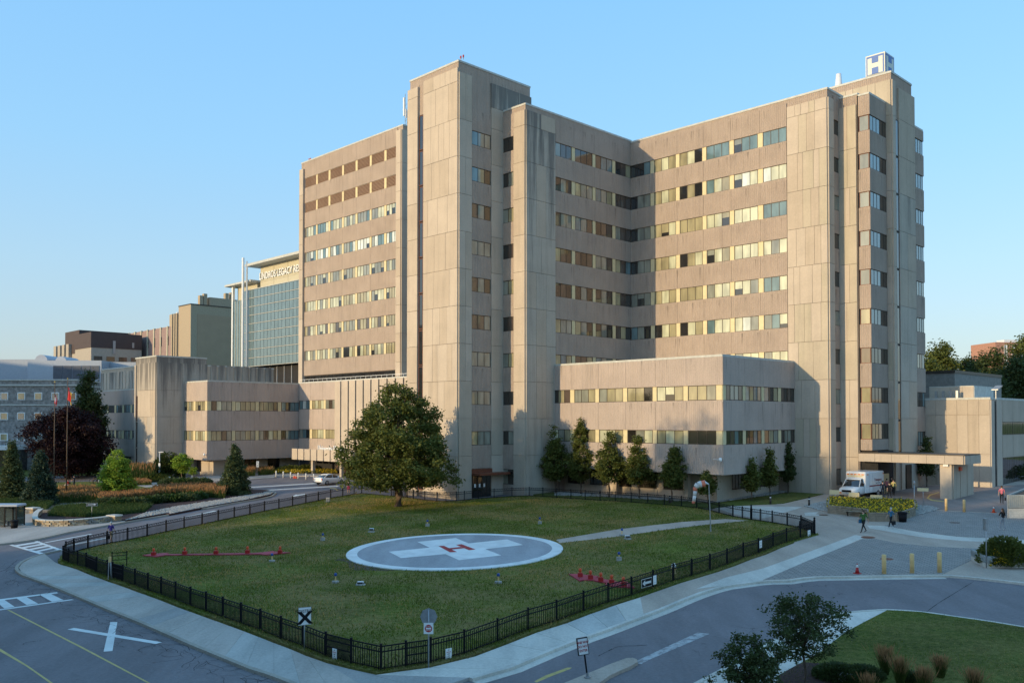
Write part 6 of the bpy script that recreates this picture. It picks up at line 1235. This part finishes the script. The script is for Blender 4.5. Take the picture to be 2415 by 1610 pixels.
# ------------------------------------------------------------------ flags
MT['flag_red'] = M('flag_red', (.60, .03, .03), .7, .1); MT['flag_white'] = M('flag_white', (.75, .74, .72), .7, .05); MT['flag_gold'] = M('flag_gold', (.6, .42, .08), .7, .1)
for (x, yt, f0, f1, fx, lab, mats) in [(433, 1185, 1285, 1378, 452, 'limp red and white flag on the left flagpole', ('flag_red', 'flag_white', 'flag_red')), (534, 1160, 1225, 1372, 576, 'limp red flag with a gold patch on the right flagpole', ('flag_red', 'flag_red', 'flag_gold'))]:
    Q = atY('a', x, 112); r = gthing('flagpole', lab, 'flagpole', Q, 0, 'flagpoles by the copper beech', .1); hh = high(Q, 'a', x, yt); s = 112/2115.6/3.357
    MB().tube([(0, 0, 0), (0, 0, hh)], [.09, .045], 10).build('pole', MT['frame_red'] if 0 else MT['bark'], r, True); MB().tube([(0, 0, hh), (0, 0, hh+.12)], .07, 8).build('finial', MT['flag_gold'], r)
    z1, z0 = high(Q, 'a', x, f0), high(Q, 'a', x, f1); w_ = abs(fx-x)*s*1.25
    fl = thing('flag', None, None, (0, 0, 0)); fl.parent = r; fl.rotation_euler = (0, 0, -.5)
    for b3 in range(3):
        V = []; F = []; nu, nv = 5, 8
        for i in range(nu+1):
            for j in range(nv+1):
                u = (b3+i/nu)/3; v = j/nv; xx = .05+w_*u*(.75+.25*v); zz = z1-(z1-z0)*(v*.62+u*.36); yy = .12*math.sin(u*9+v*3); V.append((xx, yy, zz))
        for i in range(nu):
            for j in range(nv): c = i*(nv+1)+j; F.append((c, c+1, c+nv+2, c+nv+1))
        n0 = len(V); V += [(a, b+.012, c) for a, b, c in V]; F += [tuple(q+n0 for q in f[::-1]) for f in F]; MB().add(V, F).build('cloth_band', MT[mats[b3]], fl, True)
# lamp and sign pole by the left block
Q = P('b', 1638, 672); r = gthing('lamp_post', 'slim pale lamp post carrying small signs by the stair tower', 'lamp post', Q, 0, None, .12); hh = high(Q, 'b', 1638, 378); pole(r, hh, .06, 'white_metal'); MB().box(-.1, .55, -.12, .12, hh-.1, hh+.03).build('lamp_head', MT['white_metal'], r); s = scale_at(Q, 'b')
for y0, y1 in ((495, 525), (530, 560), (565, 592)): board(r, -10*s, 10*s, high(Q, 'b', 0, y1), high(Q, 'b', 0, y0), 'white', -.08)
for (a, b, z, face, l_) in [(-49.8, 79.15, 9.3-2.35, 'e', 'white security camera on a bracket at the low block corner'), (-133.5, 64.7, 6.6, 'c', 'white security camera at the corner of the left block')]:
    zz = 6.95 if face == 'e' else 6.5
    if face == 'e': zz = onA(79.1, 'e', 1550, 683)[1]
    else: zz = onA(64.7, 'c', 345, 672)[1]
    r = rthing('security_camera', l_, 'camera', a+.02, b-.12, zz); MB().tube([(-1.0, 0, 0), (-.1, -.15, 0)], .03, 6).build('bracket', MT['white_metal'], r); MB().tube([(0, -.25, -.2), (0, -.25, -.1), (0, -.25, .12), (0, -.25, .2)], [.06, .16, .16, .08], 12).build('housing', MT['white'], r, True)

# ------------------------------------------------------------------ vehicles
MT['carwhite'] = M('car_white', (.74, .74, .73), .18, .02, 1, spec=.6); MT['carglass'] = glass('car_glass', (.02, .022, .025), .04, 1, .1); MT['tail'] = M('tail_lamp', (.55, .02, .02), .25, .05); MT['amber'] = M('amber_lamp', (.8, .22, .03), .3, .05); MT['rim'] = M('alloy', (.45, .45, .46), .3, .05, metal=.8)
MT['stripe'] = M('maroon_stripe', (.25, .02, .035), .5, .05)
def wheel(root, x, y, r_=.32, w_=.2):
    sgn = 1 if x > 0 else -1; h = MB(); o = h.tube([(x-w_/2*sgn, y, r_), (x-w_/2*sgn+.03*sgn, y, r_), (x+w_/2*sgn-.03*sgn, y, r_), (x+w_/2*sgn, y, r_)], [r_*.93, r_, r_, r_*.93], 20).build('wheel', MT['rubber'], root, True)
    MB().tube([(x+w_/2*sgn, y, r_), (x+w_/2*sgn+.012*sgn, y, r_)], [r_*.66, r_*.62], 16).build('rim', MT['rim'], o); MB().tube([(x+w_/2*sgn+.012*sgn, y, r_), (x+w_/2*sgn+.03*sgn, y, r_)], [r_*.18, r_*.12], 10).build('hub', MT['grey_metal'], o)
def loft(st, mat, name, root, ring, smooth=True, caps=True):
    V = []; F = []; n = len(ring(st[0]))
    for s_ in st: V += ring(s_)
    for i in range(len(st)-1):
        for k in range(n): F.append((i*n+k, (i+1)*n+k, (i+1)*n+(k+1) % n, i*n+(k+1) % n))
    if caps: F += [tuple(range(n)), tuple(range((len(st)-1)*n, len(st)*n))[::-1]]
    return MB().add(V, F).build(name, mat, root, smooth)
Q = (P('c', 1400, 950)+P('c', 1535, 955))/2+np.array([0, 1.0]); car = gthing('car', 'white four door sedan with red tail lamps pulling away before the entrance', 'car', Q, math.radians(180-35), None, .01)
def bring(s_):  # y, half width, z bottom, z shoulder, z top
    y, w_, zb, zs, zt = s_; return [(-w_*.9, y, zb), (-w_, y, zb+.12), (-w_, y, zs), (-w_*.9, y, zt), (0, y, zt+.03), (w_*.9, y, zt), (w_, y, zs), (w_, y, zb+.12), (w_*.9, y, zb)]
loft([(-2.25, .60, .32, .52, .58), (-2.15, .78, .22, .60, .68), (-1.9, .86, .2, .66, .76), (-1.2, .90, .2, .74, .88), (-.7, .91, .2, .82, .94), (.9, .91, .2, .86, .97), (1.5, .90, .2, .90, 1.02), (2.0, .86, .22, .92, 1.04), (2.2, .80, .28, .88, 1.02), (2.28, .70, .38, .8, .9)], MT['carwhite'], 'body', car, bring)
gh = lambda s_: [(-s_[1], s_[0], s_[3]), (-s_[2], s_[0], s_[4]), (0, s_[0], s_[4]+.03), (s_[2], s_[0], s_[4]), (s_[1], s_[0], s_[3])]
loft([(-1.15, .82, .74, .86, .88), (-.45, .83, .62, .93, 1.34), (.1, .83, .62, .94, 1.42), (.9, .82, .61, .96, 1.40), (1.4, .80, .62, 1.0, 1.24), (1.85, .76, .72, 1.02, 1.04)], MT['carglass'], 'windows', car, gh)
loft([(-.55, .60, .58, 1.29, 1.315), (-.35, .655, .62, 1.36, 1.39), (.1, .655, .62, 1.40, 1.45), (.8, .65, .61, 1.39, 1.44), (1.1, .64, .60, 1.33, 1.37)], MT['carwhite'], 'roof', car, gh)
for sx_1 in (-1, 1):
    MB().tube([(sx_1*.80, -1.05, .9), (sx_1*.66, -.5, 1.33)], .035, 6).build('pillar', MT['carwhite'], car); MB().tube([(sx_1*.85, .25, .92), (sx_1*.665, .2, 1.40)], .03, 6).build('pillar', MT['carwhite'], car); MB().tube([(sx_1*.64, 1.05, 1.36), (sx_1*.8, 1.75, 1.02)], .05, 6).build('pillar', MT['carwhite'], car)
    for y in (-1.35, 1.35): wheel(car, sx_1*.83, y)
    MB().bev(sx_1*.68-.17, sx_1*.68+.17, 2.13, 2.27, .72, .90, .04).build('tail_lamp', MT['tail'], car); MB().box(sx_1*.62-.15, sx_1*.62+.15, -2.24, -2.1, .5, .62).build('headlight', MT['white'], car); MB().bev(sx_1*.98-.09, sx_1*.98+.09, -.75, -.6, .88, 1.02, .03).build('mirror', MT['carwhite'], car)
MB().box(-.26, .26, 2.26, 2.30, .62, .76).build('number_plate', MT['white'], car); MB().box(-.72, .72, 2.12, 2.29, .26, .42).build('bumper', MT['black'], car)
Q = P('f', 800, 372)+np.array([.8, .6]); amb = gthing('ambulance', 'white patient transfer ambulance with a maroon side stripe behind the flowers', 'ambulance', Q, -YA-.03, None, .13)
AMB_S = 1.0
def abox(name, x0, x1, y0, y1, z0, z1, mat, r_=.1, parent=None): return MB().bev(x0, x1, y0, y1, z0, z1, r_).build(name, MT[mat], parent or amb)
bx = abox('box_body', -1.1, 1.1, -.4, 4.0, .55, 2.75, 'carwhite', .14)
loft([(-2.35, .84, .55, .86, .98), (-2.2, .92, .45, .95, 1.08), (-1.5, .98, .42, 1.1, 1.22), (-1.2, .99, .42, 1.15, 1.26), (-.4, 1.0, .42, 1.2, 1.3)], MT['carwhite'], 'cab', amb, bring)
loft([(-1.45, .90, .86, 1.2, 1.24), (-.85, .92, .76, 1.22, 2.0), (-.4, .94, .80, 1.22, 2.05)], MT['carglass'], 'windscreen', amb, gh)
loft([(-.95, .78, .74, 1.93, 1.98), (-.7, .82, .80, 2.0, 2.06), (-.38, .84, .82, 2.02, 2.10)], MT['carwhite'], 'cab_roof', amb, gh)
for d in (-1, 1):
    MB().tube([(d*.90, -1.4, 1.22), (d*.78, -.85, 2.0)], .045, 6).build('pillar', MT['carwhite'], amb); MB().tube([(d*.95, -.42, 1.2), (d*.82, -.42, 2.05)], .06, 6).build('pillar', MT['carwhite'], amb)
    wheel(amb, d*.88, -1.65, .37, .24); wheel(amb, d*.98, 2.5, .37, .28); abox('mirror', d*1.2-.1, d*1.2+.1, -1.25, -1.12, 1.3, 1.65, 'black', .03); abox('headlight', d*.66-.15, d*.66+.15, -2.42, -2.28, .72, .9, 'white', .03); abox('indicator', d*.72-.14, d*.72+.14, -2.43, -2.3, .55, .68, 'amber', .03)
MB().box(-.5, .5, -2.43, -2.3, .70, .92).build('grille', MT['black'], amb); MB().box(-.92, .92, -2.5, -2.3, .40, .54).build('bumper', MT['rim'], amb)
for x in (-.8, -.4, 0, .4, .8): MB().box(x-.14, x+.14, -.45, -.38, 2.42, 2.52).build('marker_lamp', MT['amber'], amb)
MB().box(-.85, .85, -.44, -.38, 2.22, 2.36).build('warning_lamp', MT['pier'], amb)
MB().box(1.1, 1.112, .5, 3.95, 1.18, 1.30).build('stripe', MT['stripe'], amb)
for y0, y1 in ((-.3, .35), (.42, 1.2), (3.2, 3.9)): MB().box(1.1, 1.108, y0, y1, .75, 1.1).build('locker_door', MT['white'], amb)
MB().box(1.1, 1.11, .42, .44, .7, 2.6).build('door_seam', MT['grey_metal'], amb); MB().box(1.1, 1.11, 1.22, 1.24, .7, 2.6).build('door_seam', MT['grey_metal'], amb)
text('lettering', 'Transport', .42, MT['stripe'], amb, (1.115, 2.45, 1.85), (math.pi/2, 0, math.pi/2), .003, .005); text('lettering', 'patient transfer', .16, MT['frame'], amb, (1.115, 2.45, 1.52), (math.pi/2, 0, math.pi/2), .002)
for y in (.1, 3.7): MB().box(1.1, 1.13, y-.1, y+.1, 2.4, 2.52).build('marker_lamp', MT['amber'], amb)
# parked bikes by the lime tree
for i, (x, y, l_) in enumerate([(1030, 708, 'parked motorcycle in front of the path, under the copper beech'), (990, 700, 'bicycle beside the parked motorcycle')]):
    Q = P('b', x, y); r = gthing('motorcycle' if i == 0 else 'bicycle', l_, 'motorcycle' if i == 0 else 'bicycle', Q, .4, None, .13); R_ = .32
    for xx in (-.65, .65):
        m = MB(); nn = 18; m.tube([(xx+R_*math.cos(2*math.pi*q/nn), 0, R_+R_*math.sin(2*math.pi*q/nn)) for q in range(nn+1)], .06 if i == 0 else .025, 6); m.build('wheel', MT['rubber'], r)
    MB().tube([(-.65, 0, R_), (-.2, 0, .75), (.35, 0, .85), (.65, 0, R_)], [.04, .10 if i == 0 else .03, .12 if i == 0 else .03, .04], 8).build('frame', MT['black' if i == 0 else 'frame_red'], r, True); MB().tube([(-.5, 0, .82), (0, 0, .86)], .09, 8).build('saddle', MT['black'], r, True); MB().tube([(.45, -.3, 1.05), (.4, 0, .95), (.45, .3, 1.05)], .025, 6).build('handlebar', MT['grey_metal'], r)
    if i == 0: MB().bev(-.25, .3, -.15, .15, .25, .6, .06).build('engine', MT['grey_metal'], r)
Q = P('b', -40, 830); r = gthing('van', 'white van cut by the left edge behind the spruce', 'van', Q, math.radians(75), None, .02)
MB().bev(-.95, .95, -2.3, 2.3, .35, 1.15, .15).build('body', MT['carwhite'], r); MB().bev(-.88, .88, -1.5, 2.2, 1.15, 1.9, .2).build('windows', MT['carglass'], r); MB().bev(-.82, .82, -1.3, 2.1, 1.9, 2.0, .05).build('roof', MT['carwhite'], r)
for d in (-1, 1):
    for y in (-1.45, 1.45): wheel(r, d*.85, y)

# ------------------------------------------------------------------ people
MT['skin'] = M('skin', (.48, .29, .21), .6, .06); MT['hair_brown'] = M('hair_brown', (.06, .035, .02), .8, .2, 20); MT['hair_grey'] = M('hair_grey', (.55, .54, .52), .8, .1, 20); MT['hair_black'] = M('hair_black', (.015, .013, .012), .8, .2, 20); MT['shoe'] = M('shoe', (.02, .02, .022), .6); MT['shoe_w'] = M('shoe_white', (.6, .6, .6), .6)
CL = {}
def cloth(n, c):
    if n not in CL: CL[n] = M('cloth_'+n, c, .9, .12, 6, .2, 20)
    return CL[n]
COLS = {'green': (.045, .13, .03), 'navy': (.012, .018, .035), 'black': (.012, .012, .014), 'teal': (.03, .14, .25), 'purple': (.045, .03, .20), 'beige': (.45, .37, .25), 'pink': (.62, .16, .20), 'grey': (.30, .31, .33), 'white': (.70, .69, .66), 'yellow': (.50, .42, .16), 'rose': (.42, .12, .14), 'hotpink': (.65, .06, .14), 'red': (.55, .03, .03)}
def person(label, Q, heading, shirt, legs, h=1.75, stride=.28, hair='hair_brown', long_sleeve=False, shorts=False, shoes='shoe', bag=None, pose='walk', long_hair=False, lean=0, dz=.13, carry=None, wide=1.0):
    r = gthing('person', label, 'person', Q, heading, None, dz); k = h/1.75; v = []; e = []; rad = []; reg = []
    def J(x, y, z, ra, parent=None, rg_=None):
        v.append((x*k*(wide if z > .8 else 1), (y-lean*max(0, z-.9))*k, z*k)); rad.append(ra*k); 
        if parent is not None: e.append((parent, len(v)-1)); reg.append(rg_)
        return len(v)-1
    W_ = wide
    sit = pose == 'sit'; zo = -.42 if sit else 0
    pel = J(0, 0, .96+zo, .135*W_); sp = J(0, .01, 1.15+zo, .125*W_, pel, 'shirt'); ch = J(0, 0, 1.36+zo, .135*W_, sp, 'shirt'); nk = J(0, -.005, 1.50+zo, .052, ch, 'skin'); hd = J(0, -.02, 1.60+zo, .078, nk, 'skin'); ht = J(0, -.015, 1.69+zo, .072, hd, 'hair')
    J(0, -.105, 1.60+zo, .014, hd, 'skin')
    for s_ in (-1, 1):
        fw = -s_*stride                                                   # legs swing opposite to each other
        hip = J(.095*s_, 0, .90+zo, .092, pel, 'legs')
        if sit: kn = J(.11*s_, -.45, .52, .065, hip, 'legs'); an = J(.11*s_, -.62, .14, .042, kn, 'legs'); J(.11*s_, -.78, .09, .036, an, 'shoe')
        else:
            kn = J(.10*s_, fw*.5-.04, .50, .062, hip, 'shorts' if shorts else 'legs'); an = J(.10*s_, fw+(.06 if fw > 0 else 0), .09+(.03 if fw > .05 else 0), .040, kn, 'shin' if shorts else 'legs'); J(.11*s_, fw-.15, .04, .036, an, 'shoe')
        sh = J(.185*s_, .0, 1.43+zo, .062, ch, 'shirt')
        aw = s_*stride*.7
        if carry == 'push' or sit: el = J(.24*s_, -.12, 1.18+zo, .042, sh, 'shirt'); wr = J(.20*s_, -.36, 1.08+zo, .030, el, 'skin')
        elif carry == 'phone' and s_ == 1: el = J(.22*s_, -.12, 1.16, .042, sh, 'shirt'); wr = J(.10*s_, -.25, 1.38, .028, el, 'skin')
        else: el = J(.245*s_, aw*.4+.02, 1.15+zo, .042, sh, 'shirt'); wr = J(.255*s_, aw-.04, .90+zo, .029, el, 'sleeve' if long_sleeve else 'skin')
        pm = J(v[wr][0]/k/(wide if v[wr][2]/k > .8 else 1), v[wr][1]/k+lean*max(0, v[wr][2]/k-.9)-.015, v[wr][2]/k-.07, .030, wr, 'skin')
        bx_, by_, bz_ = v[pm][0]/k/(wide if v[pm][2]/k > .8 else 1), v[pm][1]/k+lean*max(0, v[pm][2]/k-.9), v[pm][2]/k
        for f in range(4): m1 = J(bx_, by_-.027+.018*f, bz_-.045, .0095, pm, 'skin'); J(bx_-s_*.012, by_-.027+.018*f, bz_-.082-.006*(f in (1, 2)), .008, m1, 'skin')
        J(bx_, by_-.05, bz_-.01, .010, pm, 'skin')
    me = bpy.data.meshes.new('body'); me.from_pydata(v, e, []); o = bpy.data.objects.new('body', me); COL.objects.link(o)
    md = o.modifiers.new('skin', 'SKIN'); md.use_smooth_shade = True; md.branch_smoothing = .4
    for i, q in enumerate(me.skin_vertices[0].data): q.radius = (rad[i], rad[i]*(.78 if reg and i in (1, 2, 0) else 1)); q.use_root = i == 0
    o.modifiers.new('sub', 'SUBSURF').levels = 1; dg = bpy.context.evaluated_depsgraph_get(); dg.update()
    m2 = bpy.data.meshes.new_from_object(o.evaluated_get(dg)); bpy.data.objects.remove(o); m2.materials.clear()
    ms = [cloth(shirt, COLS[shirt]), cloth(legs, COLS[legs]), MT['skin'], MT[shoes], MT[hair]]
    for m_ in ms: m2.materials.append(m_)
    idx = {'shirt': 0, 'sleeve': 0, 'legs': 1, 'shorts': 1, 'skin': 2, 'shin': 2, 'shoe': 3, 'hair': 4}
    A_ = np.array([v[a] for a, b in e]); B_ = np.array([v[b] for a, b in e]); C_ = np.array([p.center[:] for p in m2.polygons]); D_ = B_-A_
    t = np.clip(((C_[:, None]-A_)*D_).sum(2)/(D_**2).sum(1), 0, 1); dist = np.linalg.norm(C_[:, None]-(A_+t[..., None]*D_), axis=2)-.0; near = dist.argmin(1); mi = np.array([idx[reg[i]] for i in near])
    tt = t[np.arange(len(near)), near]
    for i in range(len(mi)):
        if reg[near[i]] == 'hair': mi[i] = 4 if C_[i][1] > -.045*k or C_[i][2] > (1.69+zo)*k else 2
        if reg[near[i]] == 'skin' and e[near[i]][0] == 3 and C_[i][1] > .015*k and C_[i][2] > (1.56+zo)*k: mi[i] = 4
    m2.polygons.foreach_set('material_index', mi); ob = bpy.data.objects.new('body', m2); COL.objects.link(ob); ob.parent = r
    hm = MB(); hz = (1.66+zo)*k; hm.tube([(0, (.02-lean*(hz/k-.9))*k, hz-.05*k), (0, (.012-lean*(hz/k-.9))*k, hz+.03*k), (0, (-.005-lean*(hz/k-.9))*k, hz+.085*k), (0, (-.005-lean*(hz/k-.9))*k, hz+.105*k)], [.082*k, .094*k, .07*k, .02*k], 12)
    if long_hair: hm.tube([(0, (.05-lean*.7)*k, hz), (0, (.09-lean*.6)*k, hz-.18*k), (0, (.10-lean*.5)*k, hz-.36*k)], [.085*k, .085*k, .04*k], 10)
    hm.build('hair', MT[hair], r, True)
    if bag:
        bs, bc, bz = bag; bagm = MB().bev(bs*.30-.07, bs*.30+.07, -.17, .17, bz, bz+.30, .04).build('handbag' if bz < .6 else 'shoulder_bag', cloth(bc, COLS[bc]), r)
        MB().tube([(bs*.29, -.1, bz+.28), (bs*.28, 0, bz+.42), (bs*.29, .1, bz+.28)], .012, 5).build('strap', MT['black'], bagm)
    return r
H_ = math.radians
person('man in a green t-shirt and black trousers striding across the plaza', P('f', 905, 684), H_(-62), 'green', 'black', 1.76, .36, wide=1.2, bag=(-1, 'teal', .72))
person('grey haired woman in a teal vest carrying a dark bag past the planter', P('f', 1152, 645), H_(-70), 'teal', 'black', 1.68, .33, 'hair_grey', shoes='shoe_w', bag=(1, 'black', .32))
person('white haired man in a purple shirt and beige shorts behind the left fence', P('b', 1140, 1322), H_(160), 'purple', 'beige', 1.75, .18, 'hair_grey', shorts=True, bag=(1, 'black', .30), wide=1.1)
person('man in a pink shirt with a briefcase at the far drive', P('f', 2152, 424), H_(150), 'pink', 'black', 1.75, .2, 'hair_brown', bag=(-1, 'black', .34), dz=.14)
person('dark haired woman in a black top and grey jeans with her back to the camera', P('f', 2160, 662), H_(195), 'black', 'grey', 1.72, .1, 'hair_brown', shoes='shoe_w', long_hair=True, carry='phone')
person('man in a dark jacket and pale trousers standing at the annex corner', P('k', 2055, 1362), H_(20), 'navy', 'beige', 1.75, .08, 'hair_black', long_sleeve=True)
gp = [((768, 1480), 'man in a white shirt at the left of the group beside the ambulance', 'white', 'black', 10), ((830, 1500), 'person in a rose top in the middle of the group by the ambulance', 'rose', 'navy', -20), ((882, 1480), 'tall dark clad person at the back of the group by the ambulance', 'navy', 'navy', 30), ((905, 1512), 'person in a yellow jacket at the right of the group', 'yellow', 'black', -40), ((785, 1530), 'uniformed attendant in navy nearest the ambulance', 'navy', 'navy', 160), ((860, 1545), 'attendant in black seen from behind, nearest the flowers', 'black', 'black', 185)]
for (x, y), l_, sh_, lg_, hd_ in gp: person(l_, P('k', x, y), H_(hd_), sh_, lg_, 1.78 if 'tall' in l_ else 1.74, .12, 'hair_black', long_sleeve='jacket' in l_ or 'uniform' in l_)
person('person in a dark top and bright pink skirt by the far fence', P('c', 1655, 1042), H_(200), 'black', 'hotpink', 1.6, .1, 'hair_black', shorts=True)
person('person in navy by the entrance doors', P('c', 1552, 845), H_(30), 'navy', 'navy', 1.7, .1, 'hair_black'); person('person in red beside the one in navy at the entrance', P('c', 1566, 846), H_(-10), 'red', 'black', 1.65, .1)
person('carer in dark blue pushing a wheelchair beneath the copper beech', P('b', 762, 748), H_(-80), 'navy', 'navy', 1.7, .12, 'hair_black', carry='push')
Q = P('b', 700, 756); person('person in a red top sitting in a wheelchair under the copper beech', Q, H_(-80), 'red', 'white', 1.7, 0, 'hair_brown', pose='sit')
wc = gthing('wheelchair', 'wheelchair with large wheels under the copper beech', 'wheelchair', Q, H_(-80), None, .13)
MB().box(-.25, .25, -.25, .2, .42, .47).build('seat', MT['black'], wc); MB().box(-.25, .25, .2, .24, .5, .95).build('backrest', MT['black'], wc)
for d in (-1, 1):
    m = MB(); m.tube([(d*.3, .1+.3*math.cos(2*math.pi*q/16), .3+.3*math.sin(2*math.pi*q/16)) for q in range(17)], .018, 6); m.build('wheel', MT['rubber'], wc); MB().tube([(d*.22, -.45, 0), (d*.22, -.45, .14)], .03, 6).build('castor', MT['rubber'], wc); MB().tube([(d*.25, .2, .95), (d*.25, .38, .93)], .015, 5).build('push_handle', MT['grey_metal'], wc)

# ------------------------------------------------------------------ grass blades on the lawn, cracks in the street
def lawnblades(name, poly, n, label, h=.11, wdt=.022, avoid=None, dz=.15):
    XY = inpoly(poly, n, rg)
    if avoid is not None:
        XY = XY[np.linalg.norm(XY-avoid[0], axis=1) > avoid[1]]
        pp = np.array(PATH_); c = np.zeros(len(XY), bool); j = len(pp)-1
        for i in range(len(pp)): c ^= ((pp[i, 1] > XY[:, 1]) != (pp[j, 1] > XY[:, 1])) & (XY[:, 0] < (pp[j, 0]-pp[i, 0])*(XY[:, 1]-pp[i, 1])/(pp[j, 1]-pp[i, 1]+1e-9)+pp[i, 0]); j = i
        XY = XY[~c]
    n = len(XY); x, y = XY[:, 0], XY[:, 1]
    f = np.sin(.31*x+1.3*np.sin(.23*y))+np.sin(.47*y-.9+1.1*np.sin(.19*x))+.7*np.sin(.9*x+.7*y)+.6*np.sin(1.7*x-1.1*y+2*np.sin(.6*y))
    keep = rg.uniform(0, 1, n) < .55+.25*np.sin(.8*x+1.9*np.sin(.5*y)); XY, f = XY[keep], f[keep]; n = len(XY)
    z = GX*XY[:, 0]+GY*XY[:, 1]+dz; b = np.column_stack([XY, z-.02]); d = rg.normal(0, .55, (n, 3)); d[:, 2] = 1; hh = (h*rg.uniform(.4, 1.1, n))[:, None]
    s_ = rg.normal(0, 1, (n, 3)); s_[:, 2] = 0; s_ = s_/np.linalg.norm(s_, axis=1)[:, None]*wdt; t = b+d*hh
    mi = (f+rg.normal(0, .5, n) > .35).astype(int)+1; mi[rg.uniform(0, 1, n) < .35] = 0
    mi = np.where(mi == 1, 0, mi); mi = np.where(rg.uniform(0, 1, n) < np.where(f < -.6, .55, .18), 1, mi)
    return stuff(npmesh(name, np.stack([b-s_, b+s_, t+s_*.3, t-s_*.3], 1), [MT['lb_green'], MT['lb_dark'], MT['lb_dry']], mi=mi), label, 'grass')
PATH_ = PP('i', (435,262),(1000,165),(1600,95),(2000,68),(2215,82),(1900,112),(1500,160),(1000,232),(470,292))
MT['lb_green'] = leafmat('lawn_blade', (.15, .19, .018), .3, .45); MT['lb_dark'] = leafmat('lawn_blade_dark', (.09, .125, .014), .3, .25); MT['lb_dry'] = leafmat('lawn_blade_dry', (.46, .32, .12), .3, .45)
lawnblades('lawn_grass', LAWNP, 190000, 'mown green and straw coloured grass of the helipad lawn', avoid=(padc, padr+.05))
lawnblades('lawn_grass', LAWNP, 90000, 'longer tufts scattered over the helipad lawn', .15, .028, avoid=(padc, padr+.05))
lawnblades('lawn_grass', PP('j', (1360,446),(1600,458),(1800,487),(2100,530),(2352,572),(2700,650),(2700,1150),(600,1150),(560,930),(725,838),(880,750),(1050,612),(1180,540)), 26000, 'mown grass of the near island at the lower right', .07, .012, dz=.16)
rc = random.Random(5)
MT['crack'] = M('tar_crack', (.02, .02, .022), .9)
CB = MB()
base_k = resample(offset(K1, .9), 120)
for i in range(12, 112):
    for q in range(2):
        p = np.array(base_k[i])+np.array([rc.uniform(-.6, .6), rc.uniform(-.6, .6)]); d = np.array(base_k[min(i+2, 119)])-base_k[i]; a = math.atan2(d[1], d[0])+rc.choice((0, 0, .9, -.9, 1.57)); w_ = rc.uniform(.005, .014)
        for k in range(rc.randint(4, 8)):
            a += rc.uniform(-.6, .6); L = rc.uniform(.12, .32); e = p+np.array([math.cos(a), math.sin(a)])*L; nn = np.array([-math.sin(a), math.cos(a)])*w_
            z = lambda c: (float(c[0]), float(c[1]), float(G(*c))+.0065); CB.add([z(p-nn), z(e-nn), z(e+nn), z(p+nn)], [(0, 1, 2, 3)]); p = e
for (k, pts) in (('j', ((1990, 215), (1850, 300), (1720, 380), (1640, 440))), ('g', ((215, 1210), (245, 1190), (380, 1175))), ('g', ((0, 540), (60, 515), (160, 430), (240, 430))), ('i', ((820, 1320), (1000, 1230), (1280, 1215)))):
    pp = resample(PP(k, *pts), 14)
    for i in range(14):
        a, b = pp[i]+np.array([rc.uniform(-.05, .05)]*2), pp[i+1]; d = b-a; nn = np.array([-d[1], d[0]])/np.linalg.norm(d)*rc.uniform(.01, .03); z = lambda c: (float(c[0]), float(c[1]), float(G(*c))+.0065); CB.add([z(a-nn), z(b-nn), z(b+nn), z(a+nn)], [(0, 1, 2, 3)])
stuff(CB.build('road_cracks', MT['crack']), 'branching dark cracks in the asphalt along the street kerb', 'cracks')
